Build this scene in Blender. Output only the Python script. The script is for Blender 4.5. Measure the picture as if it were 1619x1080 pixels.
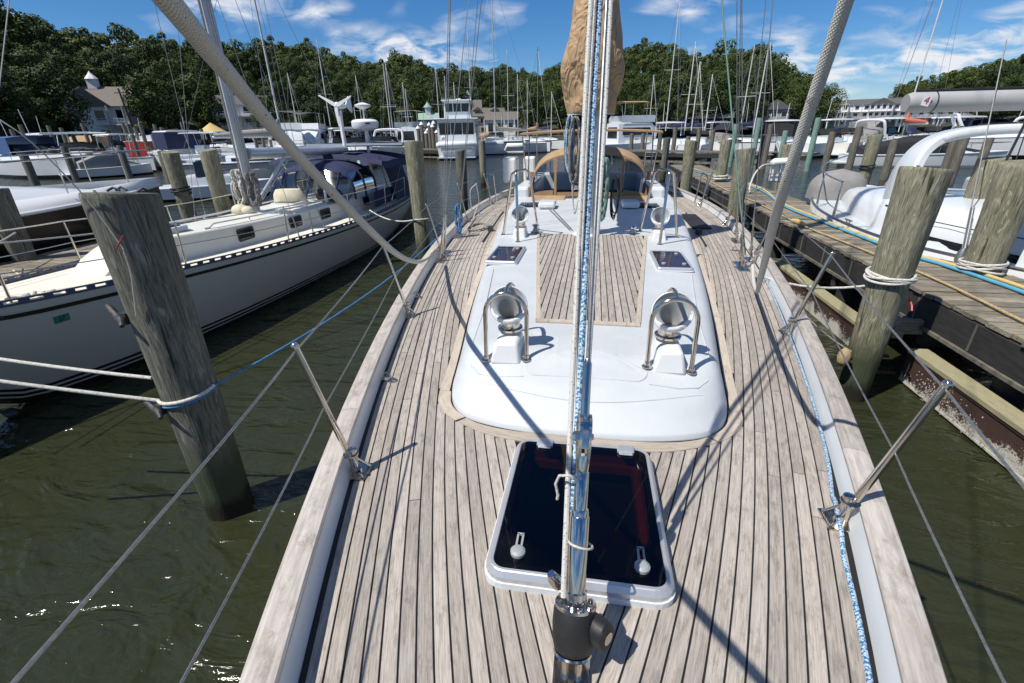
import bpy, math, random
import numpy as np
from mathutils import Vector, Matrix
rad = math.radians
random.seed(11)
for o in list(bpy.data.objects): bpy.data.objects.remove(o)
S = bpy.context.scene
COL = S.collection
# ------------------------------------------------------------------ camera
FPX, PITCH, ROLL, YAW, CAMX, CAMZ = 733.7, .428483, -.0185155, .1700501, -.0121, 2.62
def cam_axes():
    c, s = math.cos(YAW), math.sin(YAW)
    r = np.array([c, s, 0]); fh = np.array([-s, c, 0]); z = np.array([0, 0, 1.])
    f = fh*math.cos(PITCH) - z*math.sin(PITCH); u = fh*math.sin(PITCH) + z*math.cos(PITCH)
    return r*math.cos(ROLL)+u*math.sin(ROLL), -r*math.sin(ROLL)+u*math.cos(ROLL), f
CR, CU, CF = cam_axes()
CO = np.array([CAMX, 0, CAMZ])
cam = bpy.data.cameras.new('camera'); camo = bpy.data.objects.new('camera', cam); COL.objects.link(camo)
cam.sensor_width = 36; cam.lens = 36*FPX/1619; cam.clip_start = .05; cam.clip_end = 3000
m = Matrix.Identity(4)
for i in range(3):
    m[i][0], m[i][1], m[i][2], m[i][3] = CR[i], CU[i], -CF[i], CO[i]
camo.matrix_world = m
S.camera = camo
# ------------------------------------------------------------------ sky, sun, exposure
SUN = Vector((-.33, -.27, .65)).normalized()          # towards the sun
SUN_EL = math.asin(SUN.z); SUN_AZ = math.atan2(SUN.x, SUN.y)
W = bpy.data.worlds.new('World'); S.world = W; W.use_nodes = True
nt = W.node_tree; nt.nodes.clear()
N = nt.nodes.new; L = nt.links.new
out = N('ShaderNodeOutputWorld'); bg = N('ShaderNodeBackground')
sky = N('ShaderNodeTexSky'); sky.sky_type = 'NISHITA'; sky.sun_disc = False
sky.sun_elevation = SUN_EL; sky.sun_rotation = SUN_AZ; sky.air_density = 1.0; sky.dust_density = 0.0; sky.ozone_density = 8.0
tc = N('ShaderNodeTexCoord'); sep = N('ShaderNodeSeparateXYZ'); L(tc.outputs['Generated'], sep.inputs[0])
zc = N('ShaderNodeMath'); zc.operation = 'MAXIMUM'; zc.inputs[1].default_value = .0; L(sep.outputs['Z'], zc.inputs[0])
za = N('ShaderNodeMath'); za.operation = 'ADD'; za.inputs[1].default_value = .3; L(zc.outputs[0], za.inputs[0])
dv = N('ShaderNodeVectorMath'); dv.operation = 'DIVIDE'; L(tc.outputs['Generated'], dv.inputs[0])
cb = N('ShaderNodeCombineXYZ')
for i in range(3): L(za.outputs[0], cb.inputs[i])
L(cb.outputs[0], dv.inputs[1])
mp = N('ShaderNodeMapping'); mp.inputs['Scale'].default_value = (1, 1.25, 0); mp.inputs['Location'].default_value = (2.4, 6.7, 0)
L(dv.outputs[0], mp.inputs[0])
n1 = N('ShaderNodeTexNoise'); n1.inputs['Scale'].default_value = 1.5; n1.inputs['Detail'].default_value = 3; n1.inputs['Roughness'].default_value = .5
n2 = N('ShaderNodeTexNoise'); n2.inputs['Scale'].default_value = 6.; n2.inputs['Detail'].default_value = 9; n2.inputs['Roughness'].default_value = .58; n2.inputs['Distortion'].default_value = .5
L(mp.outputs[0], n1.inputs['Vector']); L(mp.outputs[0], n2.inputs['Vector'])
r1 = N('ShaderNodeMapRange'); r1.inputs['From Min'].default_value = .485; r1.inputs['From Max'].default_value = .68; L(n1.outputs['Fac'], r1.inputs[0])
r2 = N('ShaderNodeMapRange'); r2.inputs['From Min'].default_value = .42; r2.inputs['From Max'].default_value = .74; L(n2.outputs['Fac'], r2.inputs[0])
mu = N('ShaderNodeMath'); mu.operation = 'MULTIPLY'; L(r1.outputs[0], mu.inputs[0]); L(r2.outputs[0], mu.inputs[1])
mu2 = N('ShaderNodeMath'); mu2.operation = 'MULTIPLY'; mu2.use_clamp = True; mu2.inputs[1].default_value = 2.1; L(mu.outputs[0], mu2.inputs[0])
hs = N('ShaderNodeHueSaturation'); hs.inputs["Saturation"].default_value = 1.15; hs.inputs['Value'].default_value = 1.0; tn = N('ShaderNodeMix'); tn.data_type = 'RGBA'; tn.blend_type = 'MULTIPLY'; tn.inputs['Factor'].default_value = 1; tn.inputs[7].default_value = (.82, .9, 1.0, 1); L(sky.outputs[0], tn.inputs[6]); L(tn.outputs[2], hs.inputs['Color'])
mx = N('ShaderNodeMix'); mx.data_type = 'RGBA'; L(mu2.outputs[0], mx.inputs['Factor']); L(hs.outputs[0], mx.inputs[6]); mx.inputs[7].default_value = (8.2, 8.5, 9.0, 1)
L(mx.outputs[2], bg.inputs['Color']); bg.inputs['Strength'].default_value = .075
L(bg.outputs[0], out.inputs['Surface'])
sl = bpy.data.lights.new('sun', 'SUN'); sl.energy = 4.3; sl.angle = rad(.53); sl.color = (1, .95, .87)
so = bpy.data.objects.new('sun', sl); COL.objects.link(so); so.rotation_euler = SUN.to_track_quat('Z', 'Y').to_euler(); so.location = (-20, -20, 40)
S.view_settings.view_transform = 'Standard'; S.view_settings.look = 'None'; S.view_settings.gamma = 1; S.view_settings.use_curve_mapping = False
S.view_settings.exposure = .42
S.render.engine = 'CYCLES'

# ------------------------------------------------------------------ points on planes (world metres)
def ray(x, y): return CF + (x-809.5)/FPX*CR + (540.-y)/FPX*CU
def at_z(x, y, z): d = ray(x, y); return CO + d*(z-CAMZ)/d[2]
def at_y(x, y, Y): d = ray(x, y); return CO + d*Y/d[1]
def at_d(x, y, t): return CO + ray(x, y)*t
def far(x, dist, z=0.):                                # a point at a bearing and a distance over the water
    d = ray(x, 205); d = d[:2]/np.hypot(d[0], d[1]); return np.array([CO[0]+d[0]*dist, CO[1]+d[1]*dist, z])

# ------------------------------------------------------------------ materials
MAT = {}
def newmat(name):
    m = bpy.data.materials.new(name); m.use_nodes = True; MAT[name] = m
    t = m.node_tree; b = t.nodes['Principled BSDF']; return m, t, b
def c4(c): return (c[0], c[1], c[2], 1)
def plain(name, col, rough=.5, metal=0., var=.12, scale=6., bump=0., bscale=60., stretch=(1, 1, 1), coat=0., col2=None, spec=.5, detail=5.):
    """base colour varied by noise (grain, dirt), with fine relief"""
    m, t, b = newmat(name); N = t.nodes.new; L = t.links.new
    tc = N('ShaderNodeTexCoord'); mp = N('ShaderNodeMapping'); mp.inputs['Scale'].default_value = stretch
    L(tc.outputs['Object'], mp.inputs[0])
    n = N('ShaderNodeTexNoise'); n.inputs['Scale'].default_value = scale; n.inputs['Detail'].default_value = detail; n.inputs['Roughness'].default_value = .6
    L(mp.outputs[0], n.inputs['Vector'])
    r = N('ShaderNodeMapRange'); r.inputs['From Min'].default_value = .3; r.inputs['From Max'].default_value = .7; L(n.outputs['Fac'], r.inputs[0])
    x = N('ShaderNodeMix'); x.data_type = 'RGBA'
    c2 = col2 or tuple(v*(1-var*2) for v in col)
    x.inputs[6].default_value = c4(c2); x.inputs[7].default_value = c4(col); L(r.outputs[0], x.inputs['Factor'])
    L(x.outputs[2], b.inputs['Base Color'])
    b.inputs['Roughness'].default_value = rough; b.inputs['Metallic'].default_value = metal; b.inputs['Coat Weight'].default_value = coat
    b.inputs['Specular IOR Level'].default_value = spec
    if bump:
        n2 = N('ShaderNodeTexNoise'); n2.inputs['Scale'].default_value = bscale; n2.inputs['Detail'].default_value = 4; L(mp.outputs[0], n2.inputs['Vector'])
        bp = N('ShaderNodeBump'); bp.inputs['Strength'].default_value = bump; bp.inputs['Distance'].default_value = .01; L(n2.outputs['Fac'], bp.inputs['Height']); L(bp.outputs[0], b.inputs['Normal'])
    return m
def teak(name, c1, c2, c3, gscale=1.0):
    """weathered wood: grain along UV v, tone changes from piece to piece, grey blotches"""
    m, t, b = newmat(name); N = t.nodes.new; L = t.links.new
    uv = N('ShaderNodeUVMap'); oi = N('ShaderNodeObjectInfo')
    ad = N('ShaderNodeVectorMath'); ad.operation = 'MULTIPLY_ADD'; cb = N('ShaderNodeCombineXYZ')
    L(oi.outputs['Random'], cb.inputs[0]); L(oi.outputs['Random'], cb.inputs[1]); L(oi.outputs['Random'], cb.inputs[2])
    L(cb.outputs[0], ad.inputs[0]); ad.inputs[1].default_value = (17, 31, 5); L(uv.outputs[0], ad.inputs[2])
    def noise(sc, scale, det, rough=.6):
        mp = N('ShaderNodeMapping'); mp.inputs['Scale'].default_value = sc; L(ad.outputs[0], mp.inputs[0])
        n = N('ShaderNodeTexNoise'); n.inputs['Scale'].default_value = scale; n.inputs['Detail'].default_value = det; n.inputs['Roughness'].default_value = rough; L(mp.outputs[0], n.inputs['Vector']); return n
    g = noise((1, .035, 1), 260*gscale, 4); bl = noise((1, .22, 1), 44*gscale, 6, .75); big = noise((1, .5, 1), 3, 3)
    a = N('ShaderNodeMix'); a.data_type = 'RGBA'; a.inputs[6].default_value = c4(c1); a.inputs[7].default_value = c4(c2)
    rr = N('ShaderNodeMapRange'); rr.inputs['From Min'].default_value = .36; rr.inputs['From Max'].default_value = .66; L(g.outputs['Fac'], rr.inputs[0]); L(rr.outputs[0], a.inputs['Factor'])
    d = N('ShaderNodeMix'); d.data_type = 'RGBA'; d.inputs[7].default_value = c4(c3)
    r3 = N('ShaderNodeMapRange'); r3.inputs['From Min'].default_value = .5; r3.inputs['From Max'].default_value = .7; r3.inputs['To Max'].default_value = .8; L(bl.outputs['Fac'], r3.inputs[0]); L(r3.outputs[0], d.inputs['Factor']); L(a.outputs[2], d.inputs[6])
    v = N('ShaderNodeMath'); v.operation = 'MULTIPLY_ADD'; v.inputs[1].default_value = .3; v.inputs[2].default_value = .72; L(oi.outputs['Random'], v.inputs[0])
    v2 = N('ShaderNodeMath'); v2.operation = 'MULTIPLY_ADD'; v2.inputs[1].default_value = .5; L(big.outputs['Fac'], v2.inputs[0]); v2.inputs[2].default_value = -.12
    v3 = N('ShaderNodeMath'); v3.operation = 'ADD'; L(v.outputs[0], v3.inputs[0]); L(v2.outputs[0], v3.inputs[1])
    hv = N('ShaderNodeHueSaturation'); L(d.outputs[2], hv.inputs['Color']); L(v3.outputs[0], hv.inputs['Value']); L(hv.outputs[0], b.inputs['Base Color'])
    b.inputs['Roughness'].default_value = .75; b.inputs['Specular IOR Level'].default_value = .25
    bp = N('ShaderNodeBump'); bp.inputs['Strength'].default_value = .5; bp.inputs['Distance'].default_value = .002; L(g.outputs['Fac'], bp.inputs['Height']); L(bp.outputs[0], b.inputs['Normal'])
    return m
def ropemat(name, base, fleck, amount=.5, us=4, vs=40., fleck2=None, darkening=.15):
    """plaited cover: diamonds in the tube's UVs, with coloured tracer yarns"""
    m, t, b = newmat(name); N = t.nodes.new; L = t.links.new
    uv = N('ShaderNodeUVMap'); sp = N('ShaderNodeSeparateXYZ'); L(uv.outputs[0], sp.inputs[0])
    def mad(i, k, j=None, k2=0.):
        n = N('ShaderNodeMath'); n.operation = 'MULTIPLY'; L(i, n.inputs[0]); n.inputs[1].default_value = k
        if j is None: return n.outputs[0]
        q = N('ShaderNodeMath'); q.operation = 'MULTIPLY_ADD'; L(j, q.inputs[0]); q.inputs[1].default_value = k2; L(n.outputs[0], q.inputs[2]); return q.outputs[0]
    U, V = sp.outputs[0], sp.outputs[1]
    a = mad(U, us*6.2832, V, vs*6.2832); c = mad(U, us*6.2832, V, -vs*6.2832)
    def sn(x): n = N('ShaderNodeMath'); n.operation = 'SINE'; L(x, n.inputs[0]); return n.outputs[0]
    pr = N('ShaderNodeMath'); pr.operation = 'MULTIPLY'; L(sn(a), pr.inputs[0]); L(sn(c), pr.inputs[1])
    ab = N('ShaderNodeMath'); ab.operation = 'ABSOLUTE'; L(pr.outputs[0], ab.inputs[0])
    ns = N('ShaderNodeTexNoise'); ns.inputs['Scale'].default_value = 1.; ns.inputs['Detail'].default_value = 1
    mp = N('ShaderNodeMapping'); mp.inputs['Scale'].default_value = (us*1.7, vs*1.3, 1); L(uv.outputs[0], mp.inputs[0]); L(mp.outputs[0], ns.inputs['Vector'])
    fr = N('ShaderNodeMapRange'); fr.inputs['From Min'].default_value = .62-amount*.3; fr.inputs['From Max'].default_value = .66-amount*.3; L(ns.outputs['Fac'], fr.inputs[0])
    x = N('ShaderNodeMix'); x.data_type = 'RGBA'; x.inputs[6].default_value = c4(base); x.inputs[7].default_value = c4(fleck); L(fr.outputs[0], x.inputs['Factor'])
    dk = N('ShaderNodeMix'); dk.data_type = 'RGBA'; dk.blend_type = 'MULTIPLY'; L(x.outputs[2], dk.inputs[6])
    rm = N('ShaderNodeMapRange'); rm.inputs['From Min'].default_value = .0; rm.inputs['From Max'].default_value = .35; rm.inputs['To Min'].default_value = 1-darkening*2; L(ab.outputs[0], rm.inputs[0])  # darker colour in the grooves between the plaits
    cb = N('ShaderNodeCombineXYZ')
    for i in range(3): L(rm.outputs[0], cb.inputs[i])
    L(cb.outputs[0], dk.inputs[7]); dk.inputs['Factor'].default_value = 1; L(dk.outputs[2], b.inputs['Base Color'])
    b.inputs['Roughness'].default_value = .8; b.inputs['Specular IOR Level'].default_value = .2
    bp = N('ShaderNodeBump'); bp.inputs['Strength'].default_value = .6; bp.inputs['Distance'].default_value = .003; L(ab.outputs[0], bp.inputs['Height']); L(bp.outputs[0], b.inputs['Normal'])
    return m
def glass(name, tint, rough=.03, ior=1.5, boost=1.):
    m = bpy.data.materials.new(name); m.use_nodes = True; MAT[name] = m; t = m.node_tree; t.nodes.clear(); N = t.nodes.new; L = t.links.new
    o = N('ShaderNodeOutputMaterial'); x = N('ShaderNodeMixShader'); tr = N('ShaderNodeBsdfTransparent'); gl = N('ShaderNodeBsdfGlossy'); fr = N('ShaderNodeFresnel')
    fr.inputs['IOR'].default_value = ior; tr.inputs['Color'].default_value = c4(tint); gl.inputs['Roughness'].default_value = rough
    L(fr.outputs[0], x.inputs[0]); L(tr.outputs[0], x.inputs[1]); L(gl.outputs[0], x.inputs[2]); L(x.outputs[0], o.inputs[0]); return m
def dockmat():
    m, t, b = newmat('dock_wood'); N = t.nodes.new; L = t.links.new
    tc = N('ShaderNodeTexCoord'); oi = N('ShaderNodeObjectInfo'); ad = N('ShaderNodeVectorMath'); ad.operation = 'MULTIPLY_ADD'; cb = N('ShaderNodeCombineXYZ')
    for i in range(3): L(oi.outputs['Random'], cb.inputs[i])
    L(cb.outputs[0], ad.inputs[0]); ad.inputs[1].default_value = (9, 23, 3); L(tc.outputs['Object'], ad.inputs[2])
    def noise(s, sc, det):
        mp = N('ShaderNodeMapping'); mp.inputs['Scale'].default_value = s; L(ad.outputs[0], mp.inputs[0]); n = N('ShaderNodeTexNoise'); n.inputs['Scale'].default_value = sc; n.inputs['Detail'].default_value = det; n.inputs['Roughness'].default_value = .65; L(mp.outputs[0], n.inputs['Vector']); return n.outputs['Fac']
    g = noise((.12, 1, 1), 60, 5); bl = noise((.5, 1, 1), 5, 5)
    r = N('ShaderNodeMapRange'); r.inputs['From Min'].default_value = .34; r.inputs['From Max'].default_value = .66; L(g, r.inputs[0])
    x = N('ShaderNodeMix'); x.data_type = 'RGBA'; x.inputs[6].default_value = (.12, .1, .072, 1); x.inputs[7].default_value = (.3, .265, .205, 1); L(r.outputs[0], x.inputs['Factor'])
    y = N('ShaderNodeMix'); y.data_type = 'RGBA'; y.inputs[7].default_value = (.13, .12, .045, 1); r2 = N('ShaderNodeMapRange'); r2.inputs['From Min'].default_value = .52; r2.inputs['From Max'].default_value = .75; r2.inputs['To Max'].default_value = .7; L(bl, r2.inputs[0]); L(r2.outputs[0], y.inputs['Factor']); L(x.outputs[2], y.inputs[6])
    h = N('ShaderNodeHueSaturation'); v = N('ShaderNodeMath'); v.operation = 'MULTIPLY_ADD'; v.inputs[1].default_value = .75; v.inputs[2].default_value = .6; L(oi.outputs['Random'], v.inputs[0]); L(v.outputs[0], h.inputs['Value']); L(y.outputs[2], h.inputs['Color']); L(h.outputs[0], b.inputs['Base Color'])
    b.inputs['Roughness'].default_value = .85; bp = N('ShaderNodeBump'); bp.inputs['Strength'].default_value = .7; bp.inputs['Distance'].default_value = .006; L(g, bp.inputs['Height']); L(bp.outputs[0], b.inputs['Normal'])
plain('boom_grey', (.4, .4, .4), .5, .1, var=.06, scale=4)
plain('gelcoat', (.66, .69, .7), .28, var=.03, scale=3, coat=.2)
plain('gelcoat_cream', (.74, .72, .63), .35, var=.04, scale=4)
plain('nonskid_cream', (.74, .7, .58), .7, var=.05, scale=8, bump=.3, bscale=300)
plain('nonskid_white', (.53, .56, .575), .5, var=.07, scale=3.2, bump=.25, bscale=350, detail=10)
plain('vent_white', (.68, .69, .69), .3, var=.03)
plain('vent_grey', (.3, .315, .325), .5, var=.05)
plain('steel', (.66, .6, .53), .12, 1., var=.1, scale=12)
plain('steel_dull', (.5, .5, .49), .3, 1., var=.2, scale=30)
plain('wire', (.38, .38, .37), .42, .8, var=.2, scale=80)
plain('aluminium', (.62, .63, .64), .35, .6, var=.06)
plain('mast_paint', (.52, .53, .54), .35, .3, var=.08, scale=3)
plain('far_mast', (.6, .6, .58), .5, .0, var=.1)
plain('caulk', (.012, .012, .013), .6, var=.2)
plain('rubber', (.018, .018, .018), .55, var=.3, scale=20, bump=.1)
plain('black_gloss', (.012, .012, .014), .15, var=.1)
plain('tan_shaded', (.24, .145, .07), .85, var=.15)  # tan canvas darkened: shade under the dodger arch put into the colour
plain('tan_canvas', (.4, .265, .145), .85, var=.14, scale=5, bump=.25, bscale=400)
plain('navy_canvas', (.016, .024, .08), .75, var=.25, scale=6, bump=.2, bscale=300)
plain('grey_canvas', (.27, .26, .25), .85, var=.12, scale=6, bump=.2, bscale=300)
plain('cream_canvas', (.62, .57, .42), .85, var=.1, scale=8)
plain('coral_canvas', (.5, .13, .08), .8, var=.1)
plain('blue_canvas', (.04, .1, .25), .8, var=.1)
plain('black_canvas', (.015, .016, .02), .8, var=.1)
plain('red_paint', (.45, .05, .05), .4, var=.1)
plain('mahogany', (.22, .05, .02), .35, var=.25, scale=8, stretch=(1, 1, 8))
plain('dark_interior', (.02, .02, .022), .8)
plain('hull_grey', (.45, .445, .39), .3, var=.03, scale=2, coat=.2)
plain('hull_white', (.68, .69, .69), .3, var=.03, scale=2)
plain('hull_navy', (.03, .05, .12), .25, var=.1)
plain('hull_black', (.012, .012, .013), .25, var=.1)
plain('hull_green', (.03, .1, .09), .3, var=.1)
plain('toe_rail_blue', (.05, .07, .13), .4, .3, var=.1)
plain('boat_glass', (.012, .015, .02), .06, var=.1)
plain('rust', (.07, .028, .02), .85, var=.3, scale=14, bump=.5, bscale=60)
def crust():
    m, t, b = newmat('crusted_rust'); N = t.nodes.new; L = t.links.new
    tc = N('ShaderNodeTexCoord')
    def nz(sc, det):
        n = N('ShaderNodeTexNoise'); n.inputs['Scale'].default_value = sc; n.inputs['Detail'].default_value = det; n.inputs['Roughness'].default_value = .7; L(tc.outputs['Object'], n.inputs['Vector']); return n.outputs['Fac']
    big = nz(3., 5); fine = nz(55., 4); a = N('ShaderNodeMath'); a.operation = 'MULTIPLY_ADD'; a.inputs[1].default_value = .55; L(fine, a.inputs[0]); L(big, a.inputs[2])
    sp = N('ShaderNodeSeparateXYZ'); L(tc.outputs['Object'], sp.inputs[0]); zb = N('ShaderNodeMapRange'); zb.inputs['From Min'].default_value = .24; zb.inputs['From Max'].default_value = .02; zb.inputs['To Min'].default_value = -.25; zb.inputs['To Max'].default_value = .12; L(sp.outputs['Z'], zb.inputs[0])
    a2 = N('ShaderNodeMath'); a2.operation = 'ADD'; L(a.outputs[0], a2.inputs[0]); L(zb.outputs[0], a2.inputs[1])
    r = N('ShaderNodeMapRange'); r.inputs['From Min'].default_value = .7; r.inputs['From Max'].default_value = .8; L(a2.outputs[0], r.inputs[0])
    x = N('ShaderNodeMix'); x.data_type = 'RGBA'; x.inputs[6].default_value = (.05, .024, .018, 1); x.inputs[7].default_value = (.5, .48, .42, 1); L(r.outputs[0], x.inputs['Factor']); L(x.outputs[2], b.inputs['Base Color']); b.inputs['Roughness'].default_value = .9
    bp = N('ShaderNodeBump'); bp.inputs['Strength'].default_value = .9; bp.inputs['Distance'].default_value = .012; L(a2.outputs[0], bp.inputs['Height']); L(bp.outputs[0], b.inputs['Normal'])
crust()
plain('rust_red', (.16, .05, .035), .8, var=.3, scale=10)
plain('pale_wood', (.36, .33, .2), .85, var=.2, scale=14, stretch=(6, .4, 6), bump=.2)
dockmat()
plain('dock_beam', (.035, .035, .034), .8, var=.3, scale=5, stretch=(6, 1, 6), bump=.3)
plain('far_dock', (.2, .18, .15), .85, var=.3, scale=4)
plain('far_pile', (.17, .155, .125), .9, var=.3, scale=4, stretch=(4, 4, .6))
plain('teal_pile', (.18, .3, .25), .8, var=.2, scale=4)
plain('white_plastic', (.8, .8, .78), .4, var=.04)
plain('cast_iron', (.06, .06, .06), .6, .3, var=.3, scale=40, bump=.4)
plain('house_white', (.72, .73, .74), .7, var=.05, scale=2)
plain('house_beige', (.38, .34, .28), .8, var=.1, scale=2)
plain('house_grey', (.3, .31, .32), .8, var=.1, scale=2)
plain('roof_dark', (.11, .11, .115), .8, var=.2, scale=8)
plain('roof_brown', (.17, .15, .13), .8, var=.2, scale=8)
plain('roof_copper', (.28, .4, .33), .7, var=.1)
plain('stone', (.2, .19, .17), .9, var=.25, scale=5)
plain('coral_line', (.42, .27, .24), .6)
plain('pebbles', (.55, .53, .48), .9, var=.3, scale=60, bump=.6, bscale=200)
plain('yellow_hose', (.62, .46, .17), .5, var=.1, scale=20)
plain('blue_hose', (.1, .36, .52), .5, var=.1, scale=20)
plain('ground', (.05, .06, .025), .95, var=.3, scale=.3)
plain('bark', (.06, .05, .04), .9, var=.3, scale=4, stretch=(4, 4, 1))
plain('sticker_green', (.02, .2, .12), .5)
plain('seabed', (.02, .02, .01), 1.)
teak('teak', (.43, .39, .345), (.285, .25, .215), (.16, .14, .12))
teak('teak_margin', (.5, .435, .36), (.36, .31, .25), (.28, .24, .2))
teak('teak_cap', (.46, .425, .385), (.33, .295, .265), (.2, .16, .135), .6)
def covermat():
    m = plain('cover_canvas', (.42, .28, .155), .85, var=.1, scale=4); t = m.node_tree; b = t.nodes['Principled BSDF']; N = t.nodes.new; L = t.links.new
    tc = N('ShaderNodeTexCoord'); mp = N('ShaderNodeMapping'); mp.inputs['Rotation'].default_value = (.2, .5, .1); mp.inputs['Scale'].default_value = (1.6, 1.6, 1.); L(tc.outputs['Object'], mp.inputs[0])
    a = N('ShaderNodeTexNoise'); a.inputs['Scale'].default_value = 2.6; a.inputs['Detail'].default_value = 2; a.inputs['Distortion'].default_value = 1.4; L(mp.outputs[0], a.inputs['Vector'])
    r = N('ShaderNodeMath'); r.operation = 'PINGPONG'; r.inputs[1].default_value = .11; L(a.outputs['Fac'], r.inputs[0])
    c = N('ShaderNodeTexNoise'); c.inputs['Scale'].default_value = 9; c.inputs['Detail'].default_value = 3; L(mp.outputs[0], c.inputs['Vector'])
    s = N('ShaderNodeMath'); s.operation = 'MULTIPLY_ADD'; s.inputs[1].default_value = .07; L(c.outputs['Fac'], s.inputs[0]); L(r.outputs[0], s.inputs[2])
    bp = N('ShaderNodeBump'); bp.inputs['Strength'].default_value = .9; bp.inputs['Distance'].default_value = .13; L(s.outputs[0], bp.inputs['Height']); L(bp.outputs[0], b.inputs['Normal'])
covermat()
ropemat('rope_sheet', (.6, .58, .52), (.38, .08, .08), -.26, 6, 52., darkening=.13)
ropemat('rope_white', (.68, .67, .63), (.25, .25, .28), -.02, 3, 110.)
ropemat('rope_blue', (.05, .2, .42), (.55, .68, .78), .5, 3, 105.)
ropemat('rope_plain', (.66, .64, .58), (.5, .48, .42), .3, 3, 40.)
ropemat('rope_tan', (.5, .38, .2), (.36, .27, .15), .3, 3, 30.)
ropemat('rope_cyan', (.06, .2, .42), (.1, .28, .5), .4, 3, 30.)
ropemat('rope_grey', (.3, .29, .27), (.16, .15, .15), .4, 3, 40.)
glass('hatch_glass', (.3, .22, .25), .02, 1.5)
glass('clear_vinyl', (.72, .74, .76), .08, 1.6)
glass('smoke_vinyl', (.4, .42, .46), .06, 1.6)
# piling wood: grain up the post, checks, algae and a wet foot (object space, z = 0 at the water)
def pilemat(name, c1, c2, c3):
    m, t, b = newmat(name); N = t.nodes.new; L = t.links.new
    tc = N('ShaderNodeTexCoord'); oi = N('ShaderNodeObjectInfo')
    ad = N('ShaderNodeVectorMath'); ad.operation = 'ADD'; sc = N('ShaderNodeVectorMath'); sc.operation = 'SCALE'; sc.inputs['Scale'].default_value = 13
    cb = N('ShaderNodeCombineXYZ'); L(oi.outputs['Random'], cb.inputs[0]); L(oi.outputs['Random'], cb.inputs[1]); L(cb.outputs[0], sc.inputs[0])
    L(tc.outputs['Object'], ad.inputs[0]); L(sc.outputs[0], ad.inputs[1])
    def noise(s, scale, det, dist=0.):
        mp = N('ShaderNodeMapping'); mp.inputs['Scale'].default_value = s; L(ad.outputs[0], mp.inputs[0])
        n = N('ShaderNodeTexNoise'); n.inputs['Scale'].default_value = scale; n.inputs['Detail'].default_value = det; n.inputs['Roughness'].default_value = .65; n.inputs['Distortion'].default_value = dist; L(mp.outputs[0], n.inputs['Vector']); return n
    g = noise((1, 1, .1), 34, 8, 1.6); bl = noise((1, 1, .3), 5, 7, .6); ch = noise((1, 1, .05), 18, 4, 1.4); fi = noise((1, 1, .06), 110, 4); wv = noise((1, 1, .22), 12, 5, 2.5)
    def mix(f, a, c, lo, hi, mx=1.):
        r = N('ShaderNodeMapRange'); r.inputs['From Min'].default_value = lo; r.inputs['From Max'].default_value = hi; r.inputs['To Max'].default_value = mx; L(f, r.inputs[0])
        x = N('ShaderNodeMix'); x.data_type = 'RGBA'; L(r.outputs[0], x.inputs['Factor'])
        for s, v in ((6, a), (7, c)):
            if isinstance(v, tuple): x.inputs[s].default_value = c4(v)
            else: L(v, x.inputs[s])
        return x.outputs[2]
    k = mix(g.outputs['Fac'], c2, c1, .35, .65)
    k = mix(bl.outputs['Fac'], k, c3, .48, .68, .8)
    k = mix(wv.outputs['Fac'], k, tuple(v*1.55 for v in c1), .56, .66, .75)
    k = mix(ch.outputs['Fac'], (.03, .028, .022), k, .32, .4)
    k = mix(fi.outputs['Fac'], tuple(v*.35 for v in c2), k, .32, .46)
    sp = N('ShaderNodeSeparateXYZ'); L(tc.outputs['Object'], sp.inputs[0])
    zz = N('ShaderNodeMath'); zz.operation = 'MULTIPLY_ADD'; zz.inputs[1].default_value = -.35; L(bl.outputs['Fac'], zz.inputs[0]); L(sp.outputs['Z'], zz.inputs[2])
    k = mix(zz.outputs[0], (.05, .062, .035), k, .25, .55, 1.)
    k = mix(zz.outputs[0], (.016, .015, .01), k, -.06, .05)
    L(k, b.inputs['Base Color']); b.inputs['Roughness'].default_value = .85; b.inputs['Specular IOR Level'].default_value = .25
    bp = N('ShaderNodeBump'); bp.inputs['Strength'].default_value = .9; bp.inputs['Distance'].default_value = .012; L(g.outputs['Fac'], bp.inputs['Height']); L(bp.outputs[0], b.inputs['Normal'])
    return m
pilemat('pile_grey', (.19, .185, .15), (.09, .088, .07), (.065, .072, .055))
pilemat('pile_green', (.31, .295, .215), (.16, .15, .1), (.13, .13, .07))
# foliage: tone differs from tree to tree and from clump to clump
def leafmat(name, cols):
    m, t, b = newmat(name); N = t.nodes.new; L = t.links.new
    oi = N('ShaderNodeObjectInfo'); ge = N('ShaderNodeTexCoord'); n = N('ShaderNodeTexNoise'); n.inputs['Scale'].default_value = .55; n.inputs['Detail'].default_value = 4
    L(ge.outputs['Object'], n.inputs['Vector'])
    ad = N('ShaderNodeMath'); ad.operation = 'MULTIPLY_ADD'; ad.inputs[1].default_value = .55; L(oi.outputs['Random'], ad.inputs[0])
    s = N('ShaderNodeMath'); s.operation = 'MULTIPLY'; s.inputs[1].default_value = .6; L(n.outputs['Fac'], s.inputs[0]); L(s.outputs[0], ad.inputs[2])
    cr = N('ShaderNodeValToRGB'); e = cr.color_ramp.elements
    e[0].position = .15; e[0].color = c4(cols[0]); e[1].position = .85; e[1].color = c4(cols[2]); k = e.new(.5); k.color = c4(cols[1])
    L(ad.outputs[0], cr.inputs[0]); L(cr.outputs[0], b.inputs['Base Color']); b.inputs['Roughness'].default_value = .6; b.inputs['Specular IOR Level'].default_value = .2
    return m
leafmat('leaves', [(.016, .034, .01), (.036, .062, .014), (.064, .086, .019)])
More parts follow.
